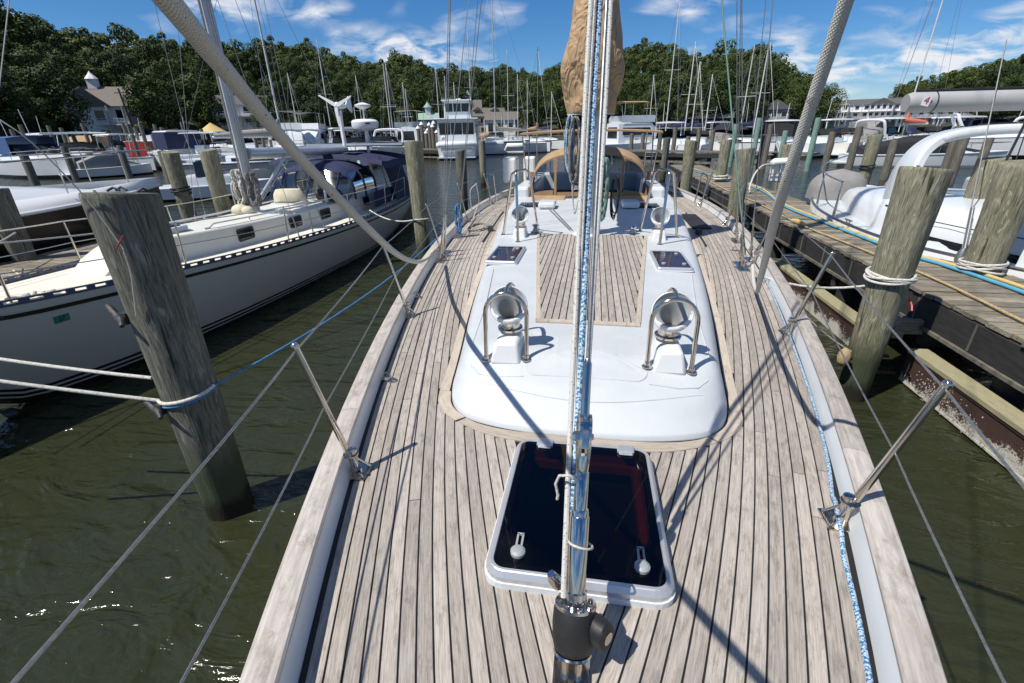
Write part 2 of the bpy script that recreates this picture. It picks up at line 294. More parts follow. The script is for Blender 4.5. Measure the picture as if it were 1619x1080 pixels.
# water: dark olive and murky, a ruffled skin that mirrors the sky
m, t, b = newmat('water'); N = t.nodes.new; L = t.links.new
tc = N('ShaderNodeTexCoord')
def wn(sc, scale, det, rot=0., dist=0.):
    mp = N('ShaderNodeMapping'); mp.inputs['Scale'].default_value = sc; mp.inputs['Rotation'].default_value = (0, 0, rot); L(tc.outputs['Object'], mp.inputs[0])
    n = N('ShaderNodeTexNoise'); n.inputs['Scale'].default_value = scale; n.inputs['Detail'].default_value = det; n.inputs['Distortion'].default_value = dist; L(mp.outputs[0], n.inputs['Vector']); return n.outputs['Fac']
w1 = wn((1, 2.2, 1), 1.3, 3, .6, .9); w2 = wn((1, 1.9, 1), 4.5, 5, .45, .8); w3 = wn((1, 1, 1), .12, 2)
ca = N('ShaderNodeMath'); ca.operation = 'MULTIPLY'; L(w2, ca.inputs[0]); ca.inputs[1].default_value = .24
cs = N('ShaderNodeMath'); cs.operation = 'ADD'; L(w1, cs.inputs[0]); L(ca.outputs[0], cs.inputs[1])
bp = N('ShaderNodeBump'); bp.inputs['Strength'].default_value = 1.; bp.inputs['Distance'].default_value = .1; L(cs.outputs[0], bp.inputs['Height']); L(bp.outputs[0], b.inputs['Normal'])
xx = N('ShaderNodeMix'); xx.data_type = 'RGBA'; xx.inputs[6].default_value = (.028, .0315, .0145, 1); xx.inputs[7].default_value = (.02, .024, .011, 1); L(w3, xx.inputs['Factor']); L(xx.outputs[2], b.inputs['Base Color'])
b.inputs['Roughness'].default_value = .08; b.inputs['IOR'].default_value = 1.33

# ------------------------------------------------------------------ mesh builder
class MB:
    def __init__(s): s.v = []; s.f = []; s.uv = []; s.mi = []
    def add(s, vs, fs, uvs=None, mat=0):
        o = len(s.v); s.v += [tuple(float(c) for c in v) for v in vs]
        for k, f in enumerate(fs):
            s.f.append([o+i for i in f]); s.mi.append(mat)
            s.uv.append([uvs[i] for i in f] if uvs else None)
        return s
    def box(s, c, d, rot=None, mat=0, top=(1, 1)):
        x, y, z = d[0]/2, d[1]/2, d[2]/2; tx, ty = top
        vs = [(-x, -y, -z), (x, -y, -z), (x, y, -z), (-x, y, -z), (-x*tx, -y*ty, z), (x*tx, -y*ty, z), (x*tx, y*ty, z), (-x*tx, y*ty, z)]
        if rot is not None: vs = [rot @ Vector(v) for v in vs]
        vs = [(v[0]+c[0], v[1]+c[1], v[2]+c[2]) for v in vs]
        uv = [(v[0]-c[0]+v[2], v[1]-c[1]) for v in vs]
        return s.add(vs, [(0, 3, 2, 1), (4, 5, 6, 7), (0, 1, 5, 4), (1, 2, 6, 5), (2, 3, 7, 6), (3, 0, 4, 7)], uv, mat)
    def tube(s, pts, r, n=8, mat=0, caps=True, closed=False, flat=1.):
        P = [Vector([float(c) for c in p]) for p in pts]; k = len(P)
        rs = r if hasattr(r, '__len__') else [r]*k
        T = []
        for i in range(k):
            a = P[(i+1) % k] if closed or i < k-1 else P[i]; c = P[i-1] if closed or i > 0 else P[i]
            d = a-c; T.append(d.normalized() if d.length > 1e-9 else Vector((0, 0, 1)))
        up = Vector((0, 0, 1)) if abs(T[0].z) < .9 else Vector((1, 0, 0))
        nrm = (up - T[0]*up.dot(T[0])).normalized(); vs = []; uv = []; ln = 0
        for i in range(k):
            if i:
                nrm = nrm - T[i]*nrm.dot(T[i]); nrm = nrm.normalized() if nrm.length > 1e-6 else T[i].orthogonal().normalized(); ln += (P[i]-P[i-1]).length
            bi = T[i].cross(nrm)
            for j in range(n+1):
                a = 2*math.pi*j/n; vs.append(P[i] + (nrm*math.cos(a)+bi*math.sin(a)*flat)*rs[i]); uv.append((j/n, ln))
        m1 = n+1; fs = []
        for i in range(k if closed else k-1):
            q = (i+1) % k
            for j in range(n): fs.append((i*m1+j, i*m1+j+1, q*m1+j+1, q*m1+j))
        if caps and not closed:
            fs.append(tuple(range(n-1, -1, -1))); fs.append(tuple((k-1)*m1+j for j in range(n)))
        return s.add(vs, fs, uv, mat)
    def rod(s, a, b, r, n=8, mat=0, r2=None): return s.tube([a, b], [r, r if r2 is None else r2], n, mat)
    def lathe(s, prof, n=16, M=None, mat=0, sx=1., sy=1., caps=True):
        vs = []; fs = []; uv = []; ln = 0
        for i, (r, z) in enumerate(prof):
            if i: ln += math.hypot(r-prof[i-1][0], z-prof[i-1][1])
            for j in range(n+1):
                a = 2*math.pi*j/n; v = Vector((r*math.cos(a)*sx, r*math.sin(a)*sy, z)); vs.append(M @ v if M is not None else v); uv.append((j/n, ln))
        m1 = n+1
        for i in range(len(prof)-1):
            for j in range(n): fs.append((i*m1+j, i*m1+j+1, (i+1)*m1+j+1, (i+1)*m1+j))
        if caps:
            if prof[0][0] > 1e-6: fs.append(tuple(range(n-1, -1, -1)))
            if prof[-1][0] > 1e-6: fs.append(tuple((len(prof)-1)*m1+j for j in range(n)))
        return s.add(vs, fs, uv, mat)
    def grid(s, P, mat=0, uvf=None, flip=False):
        r = len(P); c = len(P[0]); vs = [p for row in P for p in row]; uv = [(j, i) if uvf is None else uvf(i, j) for i in range(r) for j in range(c)]
        fs = [(i*c+j, i*c+j+1, (i+1)*c+j+1, (i+1)*c+j) for i in range(r-1) for j in range(c-1)]
        if flip: fs = [f[::-1] for f in fs]
        return s.add(vs, fs, uv, mat)
    def prism(s, poly, z0, z1, mat=0, M=None, inset=0., uvs=None):
        n = len(poly); cx = sum(p[0] for p in poly)/n; cy = sum(p[1] for p in poly)/n; k = 1-inset
        lo = [(p[0], p[1], z0) for p in poly]; hi = [(cx+(p[0]-cx)*k, cy+(p[1]-cy)*k, z1) for p in poly]; vs = lo+hi
        if M is not None: vs = [M @ Vector(v) for v in vs]
        uv = [(p[0], p[1]) for p in poly]*2
        return s.add(vs, [tuple(range(n-1, -1, -1)), tuple(range(n, 2*n))]+[(i, (i+1) % n, n+(i+1) % n, n+i) for i in range(n)], uv, mat)
    def ball(s, c, r, n=10, k=6, mat=0, zmin=-1.):
        pr = []
        for i in range(k+1):
            a = -math.pi/2 + math.pi*i/k; z = math.sin(a)
            if z < zmin-1e-6: continue
            pr.append((max(math.cos(a), 1e-5), z))
        r = (r, r, r) if not hasattr(r, '__len__') else r
        return s.lathe(pr, n, Matrix.Translation(Vector([float(q) for q in c])) @ Matrix.Diagonal((r[0], r[1], r[2], 1)), mat)
    def mesh(s, name, mats, smooth=None):
        me = bpy.data.meshes.new(name); me.from_pydata(s.v, [], s.f)
        for q in mats: me.materials.append(MAT[q] if isinstance(q, str) else q)
        me.polygons.foreach_set('material_index', s.mi)
        if any(u for u in s.uv):
            ul = me.uv_layers.new(name='UVMap'); flat = []
            for f, u in zip(s.f, s.uv):
                for i in range(len(f)): flat += list(u[i]) if u else (0., 0.)
            ul.data.foreach_set('uv', flat)
        if smooth is not None:
            me.shade_smooth()
            if smooth < 180: me.set_sharp_from_angle(angle=rad(smooth))
        me.update(); return me
    def build(s, name, mats, parent=None, smooth=None, bevel=None, label=None, stuff=False):
        mats = mats if isinstance(mats, (list, tuple)) else [mats]
        return link(name, s.mesh(name, mats, smooth), parent, bevel, label, stuff)
WORLD = {}
def link(name, me, parent=None, bevel=None, label=None, stuff=False):
    o = bpy.data.objects.new(name, me); COL.objects.link(o)
    if parent is not None:
        o.parent = parent
        if parent.name in WORLD: o.matrix_parent_inverse = WORLD[parent.name]
    if bevel:
        b = o.modifiers.new('bevel', 'BEVEL'); b.width = bevel; b.segments = 2; b.limit_method = 'ANGLE'; b.angle_limit = rad(35)
    if label: o['label'] = label
    if stuff: o['kind'] = 'stuff'
    return o
def tag(o, label, cat, group=None):
    o['label'] = label; o['category'] = cat
    if group: o['group'] = group
    return o
def thing(name, label, cat, loc=(0, 0, 0), rotz=0., group=None, world=False):
    """an Empty at the thing's base; world=True: its parts are given in world coordinates"""
    o = bpy.data.objects.new(name, None); COL.objects.link(o); o.location = [float(c) for c in loc]; o.rotation_euler = (0, 0, rotz); o.empty_display_size = .1
    if world: WORLD[o.name] = (Matrix.Translation(Vector([float(c) for c in loc])) @ Matrix.Rotation(rotz, 4, 'Z')).inverted()
    return tag(o, label, cat, group)
def dup(root, loc, rotz=0., label=None, group=None, scale=None):
    def cp(o, p):
        c = o.copy(); COL.objects.link(c); c.parent = p
        for ch in o.children: cp(ch, c)
        return c
    r = root.copy(); COL.objects.link(r); r.location = [float(c) for c in loc]; r.rotation_euler = (0, 0, rotz)
    if scale: r.scale = scale
    for ch in root.children: cp(ch, r)
    if label: r['label'] = label
    if group: r['group'] = group
    return r
def struct(name, o): o.name = name; o['kind'] = 'structure'; return o
def interp(tab, x): return float(np.interp(x, [a for a, b in tab], [b for a, b in tab]))
def spline(pts, n=8):
    """Catmull-Rom through points"""
    P = [np.array([float(c) for c in p]) for p in pts]; P = [2*P[0]-P[1]]+P+[2*P[-1]-P[-2]]; o = []
    for i in range(1, len(P)-2):
        for k in range(n):
            t = k/n; o.append(.5*((2*P[i])+(-P[i-1]+P[i+1])*t+(2*P[i-1]-5*P[i]+4*P[i+1]-P[i+2])*t*t+(-P[i-1]+3*P[i]-3*P[i+1]+P[i+2])*t**3))
    o.append(P[-2]); return o
def sag(a, b, d, n=12):
    a = np.array([float(c) for c in a]); b = np.array([float(c) for c in b]); return [a+(b-a)*i/n-np.array([0, 0, d])*4*(i/n)*(1-i/n) for i in range(n+1)]
def rope(label, pts, r, mat, cat='rope', name='rope', n=8, group=None, extra=None):
    b = MB().tube(pts, r, n)
    if extra: extra(b)
    return tag(b.build(name, [mat], smooth=60), label, cat, group)
# ------------------------------------------------------------------ setting: water
b = MB(); xs = [-900, -60, -20, 20, 60, 900]; ys = [-300, -20, 20, 60, 900]
b.grid([[(x, y, 0) for x in xs] for y in ys]); struct('water', b.build('water', 'water'))
b = MB(); b.grid([[(x, y, -3) for x in (-900, 900)] for y in (-300, 900)]); struct('seabed', b.build('seabed', 'seabed'))
# ================================================================== the teak-decked sailing yacht
def zd(y):
    t = min(y, 8.)-1; return CAMZ-1.38196-.045876*t+.00469874*t*t
def dense(tab):
    d = spline([(a, c) for a, c in tab], 10); return [p[0] for p in d], [p[1] for p in d]
_hp = np.polyfit([-.9, -.3, .1, .66, .8, 1.32, 1.64, 1.76, 2.16, 2.52, 2.89, 3.95, 5., 6.2, 7.5, 8.7, 10, 11.5, 13, 14.2], [.1, .35, .52, .745, .81, .965, 1.07, 1.105, 1.21, 1.3, 1.395, 1.63, 1.85, 2.03, 2.14, 2.19, 2.2, 2.08, 1.86, 1.6], 6)
HX = np.linspace(-1.15, 14.2, 400); HY = np.maximum(np.polyval(_hp, HX), .0)
def hw(y): return float(np.interp(y, HX, HY))
def hwd(y): return (hw(y+.05)-hw(y-.05))/.1
def off(y, d, s=1):                                   # a point d inboard of the rail at station y
    q = hwd(y); l = math.hypot(1, q); return s*(hw(y)-d/l), y+d*q/l
MY, MX = dense([(2.32, .86), (2.6, .9), (3, .965), (3.7, 1.08), (4.83, 1.235), (6.35, 1.41), (8, 1.56), (9.6, 1.68), (12, 1.74)])
def margin(y):                                        # outer edge of the margin boards round the coachroof
    if y < 1.87: return 0.
    if y < 2.32: return float(np.interp(y, [1.87, 1.885, 1.91, 1.95, 2.0, 2.06, 2.13, 2.22, 2.32], [.0, .3, .42, .53, .62, .71, .78, .835, .86]))
    return float(np.interp(y, MY, MX))
def croof(y):                                         # foot of the coachroof
    if y < 1.965: return 0.
    if y < 2.4: return float(np.interp(y, [1.965, 1.975, 2.0, 2.04, 2.09, 2.16, 2.24, 2.32, 2.4], [.0, .28, .45, .58, .66, .72, .758, .782, .8]))
    return float(np.interp(y, MY, MX))-.072
YL = (0, 6.5, 0)
yacht = thing('sailing_yacht', 'large sailing yacht in the foreground with bleached teak deck and white coachroof', 'sailing yacht', YL, world=True)
def yp(mb, name, mats, smooth=None, bevel=None, label=None, stuff=False, parent=yacht): return mb.build(name, mats, parent, smooth, bevel, label, stuff)
# hull
b = MB(); rows = []
for y in np.linspace(-1.1, 14.2, 60):
    z = zd(y); w = max(hw(y), .02); k = max(0, min(1, (y+1.1)/5)); row = []
    for q, zz in ((w+.1, z+.07), (w+.1, z-.1), (w*(.9+.06*k)+.03, z*.55), (w*(.72+.16*k), 0), (w*.6, -.4), (0, -.9)): row.append((q, y, zz))
    rows.append([(-p[0], p[1], p[2]) for p in row] + [p for p in row[::-1]][1:])
b.grid(rows); yp(b, 'hull', ['hull_white'], 60)
# caulked deck sheet with an opening under the hatch
b = MB(); HR = (.265, 1.09, 1.80)
def sheet(y0, y1, xa, xb, n):
    rows = []
    for y in np.linspace(y0, y1, n): rows.append([(xa(y), y, zd(y)-.005), (xb(y), y, zd(y)-.005)])
    b.grid(rows)
sheet(-1.1, HR[1], lambda y: -hw(y)-.02, lambda y: hw(y)+.02, 24)
sheet(HR[1], HR[2], lambda y: -hw(y)-.02, lambda y: -HR[0], 10); sheet(HR[1], HR[2], lambda y: HR[0], lambda y: hw(y)+.02, 10)
sheet(HR[2], 14.2, lambda y: -hw(y)-.02, lambda y: hw(y)+.02, 70)
deck = yp(b, 'deck', ['caulk'])
# planks, sprung parallel to the rail and nibbed into the king plank and the margin boards
def strip(b, ctr, w, h=.006):
    """a plank along a list of (left point, right point) pairs in plan"""
    vs = []; uv = []; ln = 0
    for i, (p, q) in enumerate(ctr):
        if i: ln += math.hypot(p[0]-ctr[i-1][0][0], p[1]-ctr[i-1][0][1])
        zp, zq = zd(p[1]), zd(q[1]); e = .0012
        dx, dy = q[0]-p[0], q[1]-p[1]; l = math.hypot(dx, dy) or 1; dx *= e/l; dy *= e/l
        vs += [(p[0], p[1], zp-h), (p[0], p[1], zp-.0012), (p[0]+dx, p[1]+dy, zp), (q[0]-dx, q[1]-dy, zq), (q[0], q[1], zq-.0012), (q[0], q[1], zq-h)]
        uv += [(0, ln), (.004, ln), (.005, ln), (w, ln), (w+.001, ln), (w+.004, ln)]
    n = len(ctr); fs = [(i*6+j, i*6+j+1, i*6+j+7, i*6+j+6) for i in range(n-1) for j in range(5)]
    fs += [tuple(range(5, -1, -1)), tuple((n-1)*6+j for j in range(6))]
    b.add(vs, fs, uv)
PITCHW, SEAM, GAP, KING = .0502, .0058, .024, .05
rnd = random.Random(5)
nplank = 0
for s in (-1, 1):
    for k in range(40):
        d0 = GAP+k*PITCHW; d1 = d0+PITCHW-SEAM; dm = (d0+d1)/2
        run = []; runs = []
        for y in np.arange(-.4, 12.2, .02):
            xm, ym = off(y, dm, 1)
            lim = max(KING-.02, margin(ym)-.012 if ym > 1.87 else 0)
            ok = xm > lim and .28 < ym < 12.0 and not (xm-.025 < HR[0] and HR[1] < ym < HR[2])
            if ok: run.append(y)
            elif run: runs.append(run); run = []
        if run: runs.append(run)
        for rr in runs:
            if len(rr) < 8: continue
            a, e = rr[0], rr[-1]; y = a; cuts = []
            y = a + rnd.uniform(.9, 2.7)
            while y < e-.7: cuts.append(y); y += rnd.uniform(2.1, 2.9)
            st = [a]+cuts; en = cuts+[e]
            for y0, y1 in zip(st, en):
                g = .0026; n = max(2, int((y1-y0)/.16)+1); ctr = []
                for y in np.linspace(y0+g, y1-g, n):
                    p, q = off(y, d0, s), off(y, d1, s); ctr.append((p, q) if s < 0 else (q, p))
                b = MB(); strip(b, ctr, PITCHW-SEAM); yp(b, 'plank', ['teak'], parent=deck); nplank += 1
# king plank
for y0, y1 in ((.3, 1.085),):
    b = MB(); strip(b, [((-KING, y), (KING, y)) for y in np.linspace(y0, y1, 6)], KING*2); yp(b, 'king_plank', ['teak'], parent=deck)
# margin boards: 3 mm proud of the planks
def board(pts_out, pts_in, name='margin_board', mat='teak_margin', top=.003, zf=zd, parent=deck):
    b = MB(); vs = []; uv = []; ln = 0
    for i, (p, q) in enumerate(zip(pts_out, pts_in)):
        if i: ln += math.hypot(p[0]-pts_out[i-1][0], p[1]-pts_out[i-1][1])
        for r, u in ((p, 0), (p, .004), (q, .07), (q, .074)): pass
        vs += [(p[0], p[1], zf(p[1])-.006), (p[0], p[1], zf(p[1])+top), (q[0], q[1], zf(q[1])+top), (q[0], q[1], zf(q[1])-.006)]
        uv += [(0, ln), (.004, ln), (.075, ln), (.08, ln)]
    n = len(pts_out); fs = [(i*4+j, i*4+j+1, i*4+j+5, i*4+j+4) for i in range(n-1) for j in range(3)]+[(3, 2, 1, 0), tuple((n-1)*4+j for j in range(4))]
    # wind so that tops face up
    b.add(vs, fs, uv)
    o = b.build(name, [mat], parent)
    me = o.data
    bm = __import__('bmesh').new(); bm.from_mesh(me); __import__('bmesh').ops.recalc_face_normals(bm, faces=bm.faces); bm.to_mesh(me); bm.free(); return o
frontc = [(x, y) for y in np.concatenate([np.linspace(1.875, 1.9, 8), np.linspace(1.91, 2.32, 22)]) for x in (margin(y),)]
def inner(x, y):                                      # matching point on the coachroof foot
    return None
fo = [(0, 1.868), (.2, 1.874), (.38, 1.892), (.5, 1.925), (.6, 1.975), (.69, 2.03), (.765, 2.1), (.83, 2.2), (.862, 2.33)]
fi = [(0, 1.951), (.2, 1.956), (.38, 1.968), (.49, 1.99), (.58, 2.024), (.645, 2.068), (.706, 2.126), (.756, 2.206), (.792, 2.33)]
FO = [tuple(p) for p in spline(fo, 6)]; FI = [tuple(p) for p in spline(fi, 6)]
mir = lambda P: [(-p[0], p[1]) for p in P]
board(mir(FO[:29])[::-1]+FO[1:29], mir(FI[:29])[::-1]+FI[1:29])
board(FO[29:], FI[29:]); board(mir(FO[29:]), mir(FI[29:]))
for s in (-1, 1):
    for y0, y1 in ((2.333, 3.9), (3.904, 6.3), (6.304, 9.0), (9.004, 12.)):
        ys = np.linspace(y0, y1, 12); board([(s*margin(y), y) for y in ys], [(s*(croof(y)+.017), y) for y in ys])
# bulwark and teak cap rail with bungs
for s, nm in ((-1, 'port'), (1, 'starboard')):
    b = MB(); rows = []
    for y in np.linspace(-.4, 13.5, 80):
        w = hw(y); z = zd(y); rows.append([(s*(w-.004), y, z-.004), (s*(w+.02), y, z+.086), (s*(w+.05), y, z+.088), (s*(w+.05), y, z-.004)])
    b.grid(rows, flip=s < 0); yp(b, 'bulwark', ['gelcoat'], 40)
    for y0, y1 in ((-.4, 1.9), (1.903, 4.6), (4.603, 7.3), (7.303, 10), (10.003, 13.5)):
        b = MB(); rows = []; ys = np.linspace(y0, y1, 22); ln = 0
        prof = [(.02, .086), (.012, .09), (.011, .1), (.017, .107), (.045, .111), (.085, .11), (.105, .105), (.112, .095), (.11, .078), (.095, .072), (.045, .086)]
        for i, y in enumerate(ys):
            q = hwd(y); l = math.hypot(1, q); rows.append([(s*(hw(y)+p/l), y-p*q/l, zd(y)+z) for p, z in prof])
        uvf = lambda i, j: (j*.016, ys[i]*1.05)
        b.grid(rows, uvf=uvf, flip=s < 0); b.add(rows[0], [tuple(range(len(prof)))]); b.add(rows[-1], [tuple(range(len(prof)))[::-1]])
        cap = yp(b, 'rail_cap', ['teak_cap'], 40)
        bb = MB()
        for y in np.arange(y0+.2, y1, .31):
            q = hwd(y); l = math.hypot(1, q); p = .063+.014*math.sin(y*9); bb.lathe([(.011, 0), (.0105, .0012)], 10, Matrix.Translation((s*(hw(y)+p/l), y-p*q/l, zd(y)+.1105)))
        yp(bb, 'wood_bung', ['teak_margin'], stuff=True, parent=cap)
# coachroof: a moulded white height field with soft edges
RH = .24
cyl = np.concatenate([[1.9642, 1.966, 1.969, 1.974, 1.981, 1.99], np.linspace(2.0, 2.5, 36), np.linspace(2.58, 10.2, 50)])
_ft = spline([(0, 1.964), (.15, 1.966), (.3, 1.975), (.45, 2.0), (.58, 2.04), (.66, 2.09), (.72, 2.16), (.758, 2.24), (.785, 2.33), (.803, 2.42), (.82, 2.55)], 12)
_ft = [tuple(p) for p in _ft]; _sd = [(croof(y), y) for y in np.linspace(2.6, 10.3, 120)]
outl = np.array(_ft+_sd); _ya = [p[1] for p in outl]; _xa = [p[0] for p in outl]
def croofs(y): return float(np.interp(y, _ya, _xa))
_A = outl[:-1]; _D = outl[1:]-outl[:-1]; _LL = (_D**2).sum(1)
def roofh(x, y):
    ax = abs(x); sc_ = np.array([1.8, .34+1.46*min(1, max(0, (y-2.35)/.75))]); P_ = np.array([ax, y]); A_ = _A*sc_; D_ = _D*sc_; t_ = np.clip((((P_*sc_)-A_)*D_).sum(1)/(D_**2).sum(1), 0, 1)
    d = float(np.sqrt((((A_+D_*t_[:, None])-P_*sc_)**2).sum(1)).min())
    h = float(np.interp(d, [0, .004, .02, .05, .08, .11, .15, .2, .26, .5], [0, .022, .05, .105, .15, .184, .213, .23, .238, .24]))
    camber = .02*(1-(ax/1.4)**2) if d > .1 else .02*(1-(ax/1.4)**2)*d/.1
    return h+camber
us = [math.copysign(1-(1-abs(t))**1.9, t) for t in np.linspace(-1, 1, 91)]
rows = []
for y in cyl:
    w = croofs(y)
    rows.append([(u*w, y, zd(y)-.02 if abs(u) > .9999 else zd(y)+roofh(u*w, y)) for u in us])
b = MB(); b.grid(rows); roof = yp(b, 'coachroof', ['nonskid_white'], 180)
def zr(x, y): return zd(y)+roofh(x, y)
# raised moulding on the coachroof front, low ribs
def rrect(cx, cy, w, h, r, n=5):
    o = []
    for sx, sy, a0 in ((1, 1, 0), (-1, 1, 90), (-1, -1, 180), (1, -1, 270)):
        for k in range(n+1):
            a = rad(a0+90*k/n); o.append((cx+sx*(w/2-r)+r*math.cos(a), cy+sy*(h/2-r)+r*math.sin(a)))
    return o
def drape(b, poly, h, zf=None):
    zf = zf or zr; n = len(poly); cx = sum(p[0] for p in poly)/n; cy = sum(p[1] for p in poly)/n
    rings = []
    for k, hh in ((1, -.004), (.985, h), (.8, h), (.5, h), (.2, h)): rings.append([(cx+(p[0]-cx)*k, cy+(p[1]-cy)*k) for p in poly]); rings[-1] = [(x, y, zf(x, y)+hh) for x, y in rings[-1]]
    for i in range(4):
        for j in range(n): q = (j+1) % n; b.add([rings[i][j], rings[i][q], rings[i+1][q], rings[i+1][j]], [(0, 1, 2, 3)])
    b.add(rings[-1], [tuple(range(n))])
b = MB(); drape(b, rrect(0, 2.53, .68, .56, .07), .006); yp(b, 'raised_panel', ['nonskid_white'], 30, parent=roof)
for s in (-1, 1):
    b = MB(); b.tube([(s*x, y, zr(s*x, y)+.0005) for x, y in ((.34, 2.25), (.5, 2.25), (.6, 2.28), (.66, 2.35), (.69, 2.5), (.76, 3.2), (.92, 4.3))], .005, 6, flat=1); yp(b, 'moulded_rib', ['nonskid_white'], 60, parent=roof)
b = MB(); b.tube([(x, 2.12+.12*(x/.6)**2, zr(x, 2.12+.12*(x/.6)**2)) for x in np.linspace(-.62, .62, 25)], .004, 6); yp(b, 'moulded_rib', ['nonskid_white'], 60, parent=roof)
# inset teak panel on the coachroof
def pw(y): return .345+(y-2.9)*(.69-.345)/(6.0-2.9)
b = MB(); rows = []
for y in np.linspace(2.9, 6.02, 24): rows.append([(x*pw(y), y, zr(x*pw(y), y)+.002) for x in np.linspace(-1, 1, 9)])
b.grid(rows); panel = yp(b, 'teak_panel', ['caulk'], parent=roof)
for k in range(-13, 13):
    x0 = k*.0485+.003; x1 = x0+.0425; xm = min(abs(x0), abs(x1))+.01
    y0 = 2.955 if xm < .31 else 2.9+(xm-.31)/((.69-.345)/3.1)
    if y0 > 5.7: continue
    ends = [y0]; y = y0+rnd.uniform(.5, 2.)
    while y < 5.6: ends.append(y); y += rnd.uniform(1.6, 2.4)
    ends.append(6.0)
    for a, e in zip(ends[:-1], ends[1:]):
        b = MB(); rows = []; n = max(2, int((e-a)/.2)+1); ys = np.linspace(a+.0025, e-.0025, n)
        for y in ys: rows.append([(x0, y, zr(x0, y)+.001), (x0+.001, y, zr(x0, y)+.0075), (x1-.001, y, zr(x1, y)+.0075), (x1, y, zr(x1, y)+.001)])
        b.grid(rows, uvf=lambda i, j: ((0, .002, .04, .042)[j], ys[i])); b.add(rows[0], [(0, 1, 2, 3)]); yp(b, 'plank', ['teak'], parent=panel)
def rboard(P, Q):
    b = MB(); rows = [[(p[0], p[1], zr(*p)+.001), (p[0], p[1], zr(*p)+.009), (q[0], q[1], zr(*q)+.009), (q[0], q[1], zr(*q)+.001)] for p, q in zip(P, Q)]
    b.grid(rows, uvf=lambda i, j: ((0, .004, .05, .055)[j], i*.2), flip=True); b.add(rows[0], [(3, 2, 1, 0)]); b.add(rows[-1], [(0, 1, 2, 3)]); yp(b, 'margin_board', ['teak_margin'], parent=panel)
for x0, x1 in ((-.345, -.26), (-.257, .257), (.26, .345)):
    xs = np.linspace(x0, x1, 8); rboard([(x, 2.96) for x in xs], [(x, 2.90) for x in xs])
for s in (-1, 1):
    for y0, y1 in ((2.962, 4.4), (4.403, 6.0)):
        ys = np.linspace(y0, y1, 8); P = [(s*(pw(y)-.035), y) for y in ys]; Q = [(s*pw(y), y) for y in ys]
        rboard(P, Q) if s < 0 else rboard(Q, P)
# ------------------------------------------------ hatches
def ring(b, cx, cy, w, h, r, prof, zf, mat=0, n=5):
    """profile of (inset, height) swept round a rounded rectangle"""
    rr = [[(p[0], p[1], zf(cx, p[1])+z) for p in rrect(cx, cy, w-2*i, h-2*i, max(r-i, .004), n)] for i, z in prof]; k = len(rr[0])
    for a in range(len(rr)-1):
        for j in range(k): q = (j+1) % k; b.add([rr[a][j], rr[a][q], rr[a+1][q], rr[a+1][j]], [(0, 1, 2, 3)], None, mat)
    return rr[-1]
def hatch(cx, cy, w, h, zf, big=False):
    lift = .03 if big else .012
    b = MB(); ring(b, cx, cy, w+.012, h+.012, .07 if big else .03, [(0, 0), (0, lift-.004), (.012, lift)], zf); fr0 = yp(b, 'hatch_coaming', ['gelcoat'], 40)
    b = MB(); t = .036 if big else .024
    ring(b, cx, cy, w+.004, h+.004, .07 if big else .03, [(0, lift-.002), (.002, lift+.014), (.014 if big else .008, lift+t-.003), (.018 if big else .012, lift+t), (.027 if big else .024, lift+t), (.03 if big else .027, lift+t-.006)], zf)
    f = yp(b, 'hatch_frame', ['aluminium'], 30)
    b = MB(); i = .026 if big else .024; P = rrect(cx, cy, w-2*i, h-2*i, .035); b.add([(p[0], p[1], zf(cx, p[1])+lift+t-.004) for p in P], [tuple(range(len(P)))]); yp(b, 'hatch_pane', ['hatch_glass'], parent=f)
    b = MB(); ring(b, cx, cy, w-.054, h-.054, .04, [(0, lift+t-.0055), (.022 if big else .006, lift+t-.006)], zf); yp(b, 'hatch_seal', ['rubber'], parent=f)
    return f, lift+t
HC = (0.005, 1.435)
f, ht = hatch(HC[0], HC[1], .62, .79, lambda x, y: zd(y), True)
for x in (-.2, .215):
    b = MB(); y = 1.135; z = zd(y)+ht-.004
    b.lathe([(.026, 0), (.026, .012), (.02, .018), (.012, .02)], 14, Matrix.Translation((x, y, z)))
    for dx in (-.009, .009): b.box((x+dx, y+.045, z+.008), (.007, .06, .008))
    b.box((x, y+.075, z+.008), (.025, .007, .008)); yp(b, 'hatch_handle', ['vent_grey'], 40, parent=f)
for x in (-.17, .2):
    b = MB(); b.box((x, 1.79, zd(1.79)+ht+.004), (.075, .05, .016)); b.box((x, 1.765, zd(1.765)+ht+.002), (.06, .03, .008)); yp(b, 'hatch_hinge', ['aluminium'], bevel=.004, parent=f)
b = MB(); zt = zd(1.45); x, y0, y1 = .264, 1.092, 1.798
for xa, ya, xb, yb in ((-x, y0, x, y0), (x, y0, x, y1), (x, y1, -x, y1), (-x, y1, -x, y0)):
    b.add([(xa, ya, zt+.03), (xb, yb, zt+.03), (xb, yb, zt-.14), (xa, ya, zt-.14)], [(0, 1, 2, 3)], None, 0)
    b.add([(xa, ya, zt-.14), (xb, yb, zt-.14), (xb, yb, zt-.9), (xa, ya, zt-.9)], [(0, 1, 2, 3)], None, 1)
b.add([(-x, y0, zt-.9), (x, y0, zt-.9), (x, y1, zt-.9), (-x, y1, zt-.9)], [(0, 1, 2, 3)], None, 1)
ring(b, 0, 1.445, .525, .70, .02, [(0, -.02), (.028, -.02), (.03, -.06)], lambda x, y: zd(y)); yp(b, 'hatch_well', ['mahogany', 'dark_interior'], parent=f)
rope('coil of pinkish rope lying below the dark foredeck hatch', [(.15+.06*math.cos(a*1.3)*(1+.2*math.sin(a*.7)), 1.19+.05*math.sin(a*1.3), zd(1.2)-.25+.006*a) for a in np.linspace(0, 20, 90)], .011, 'rope_plain', 'rope', 'rope_coil')
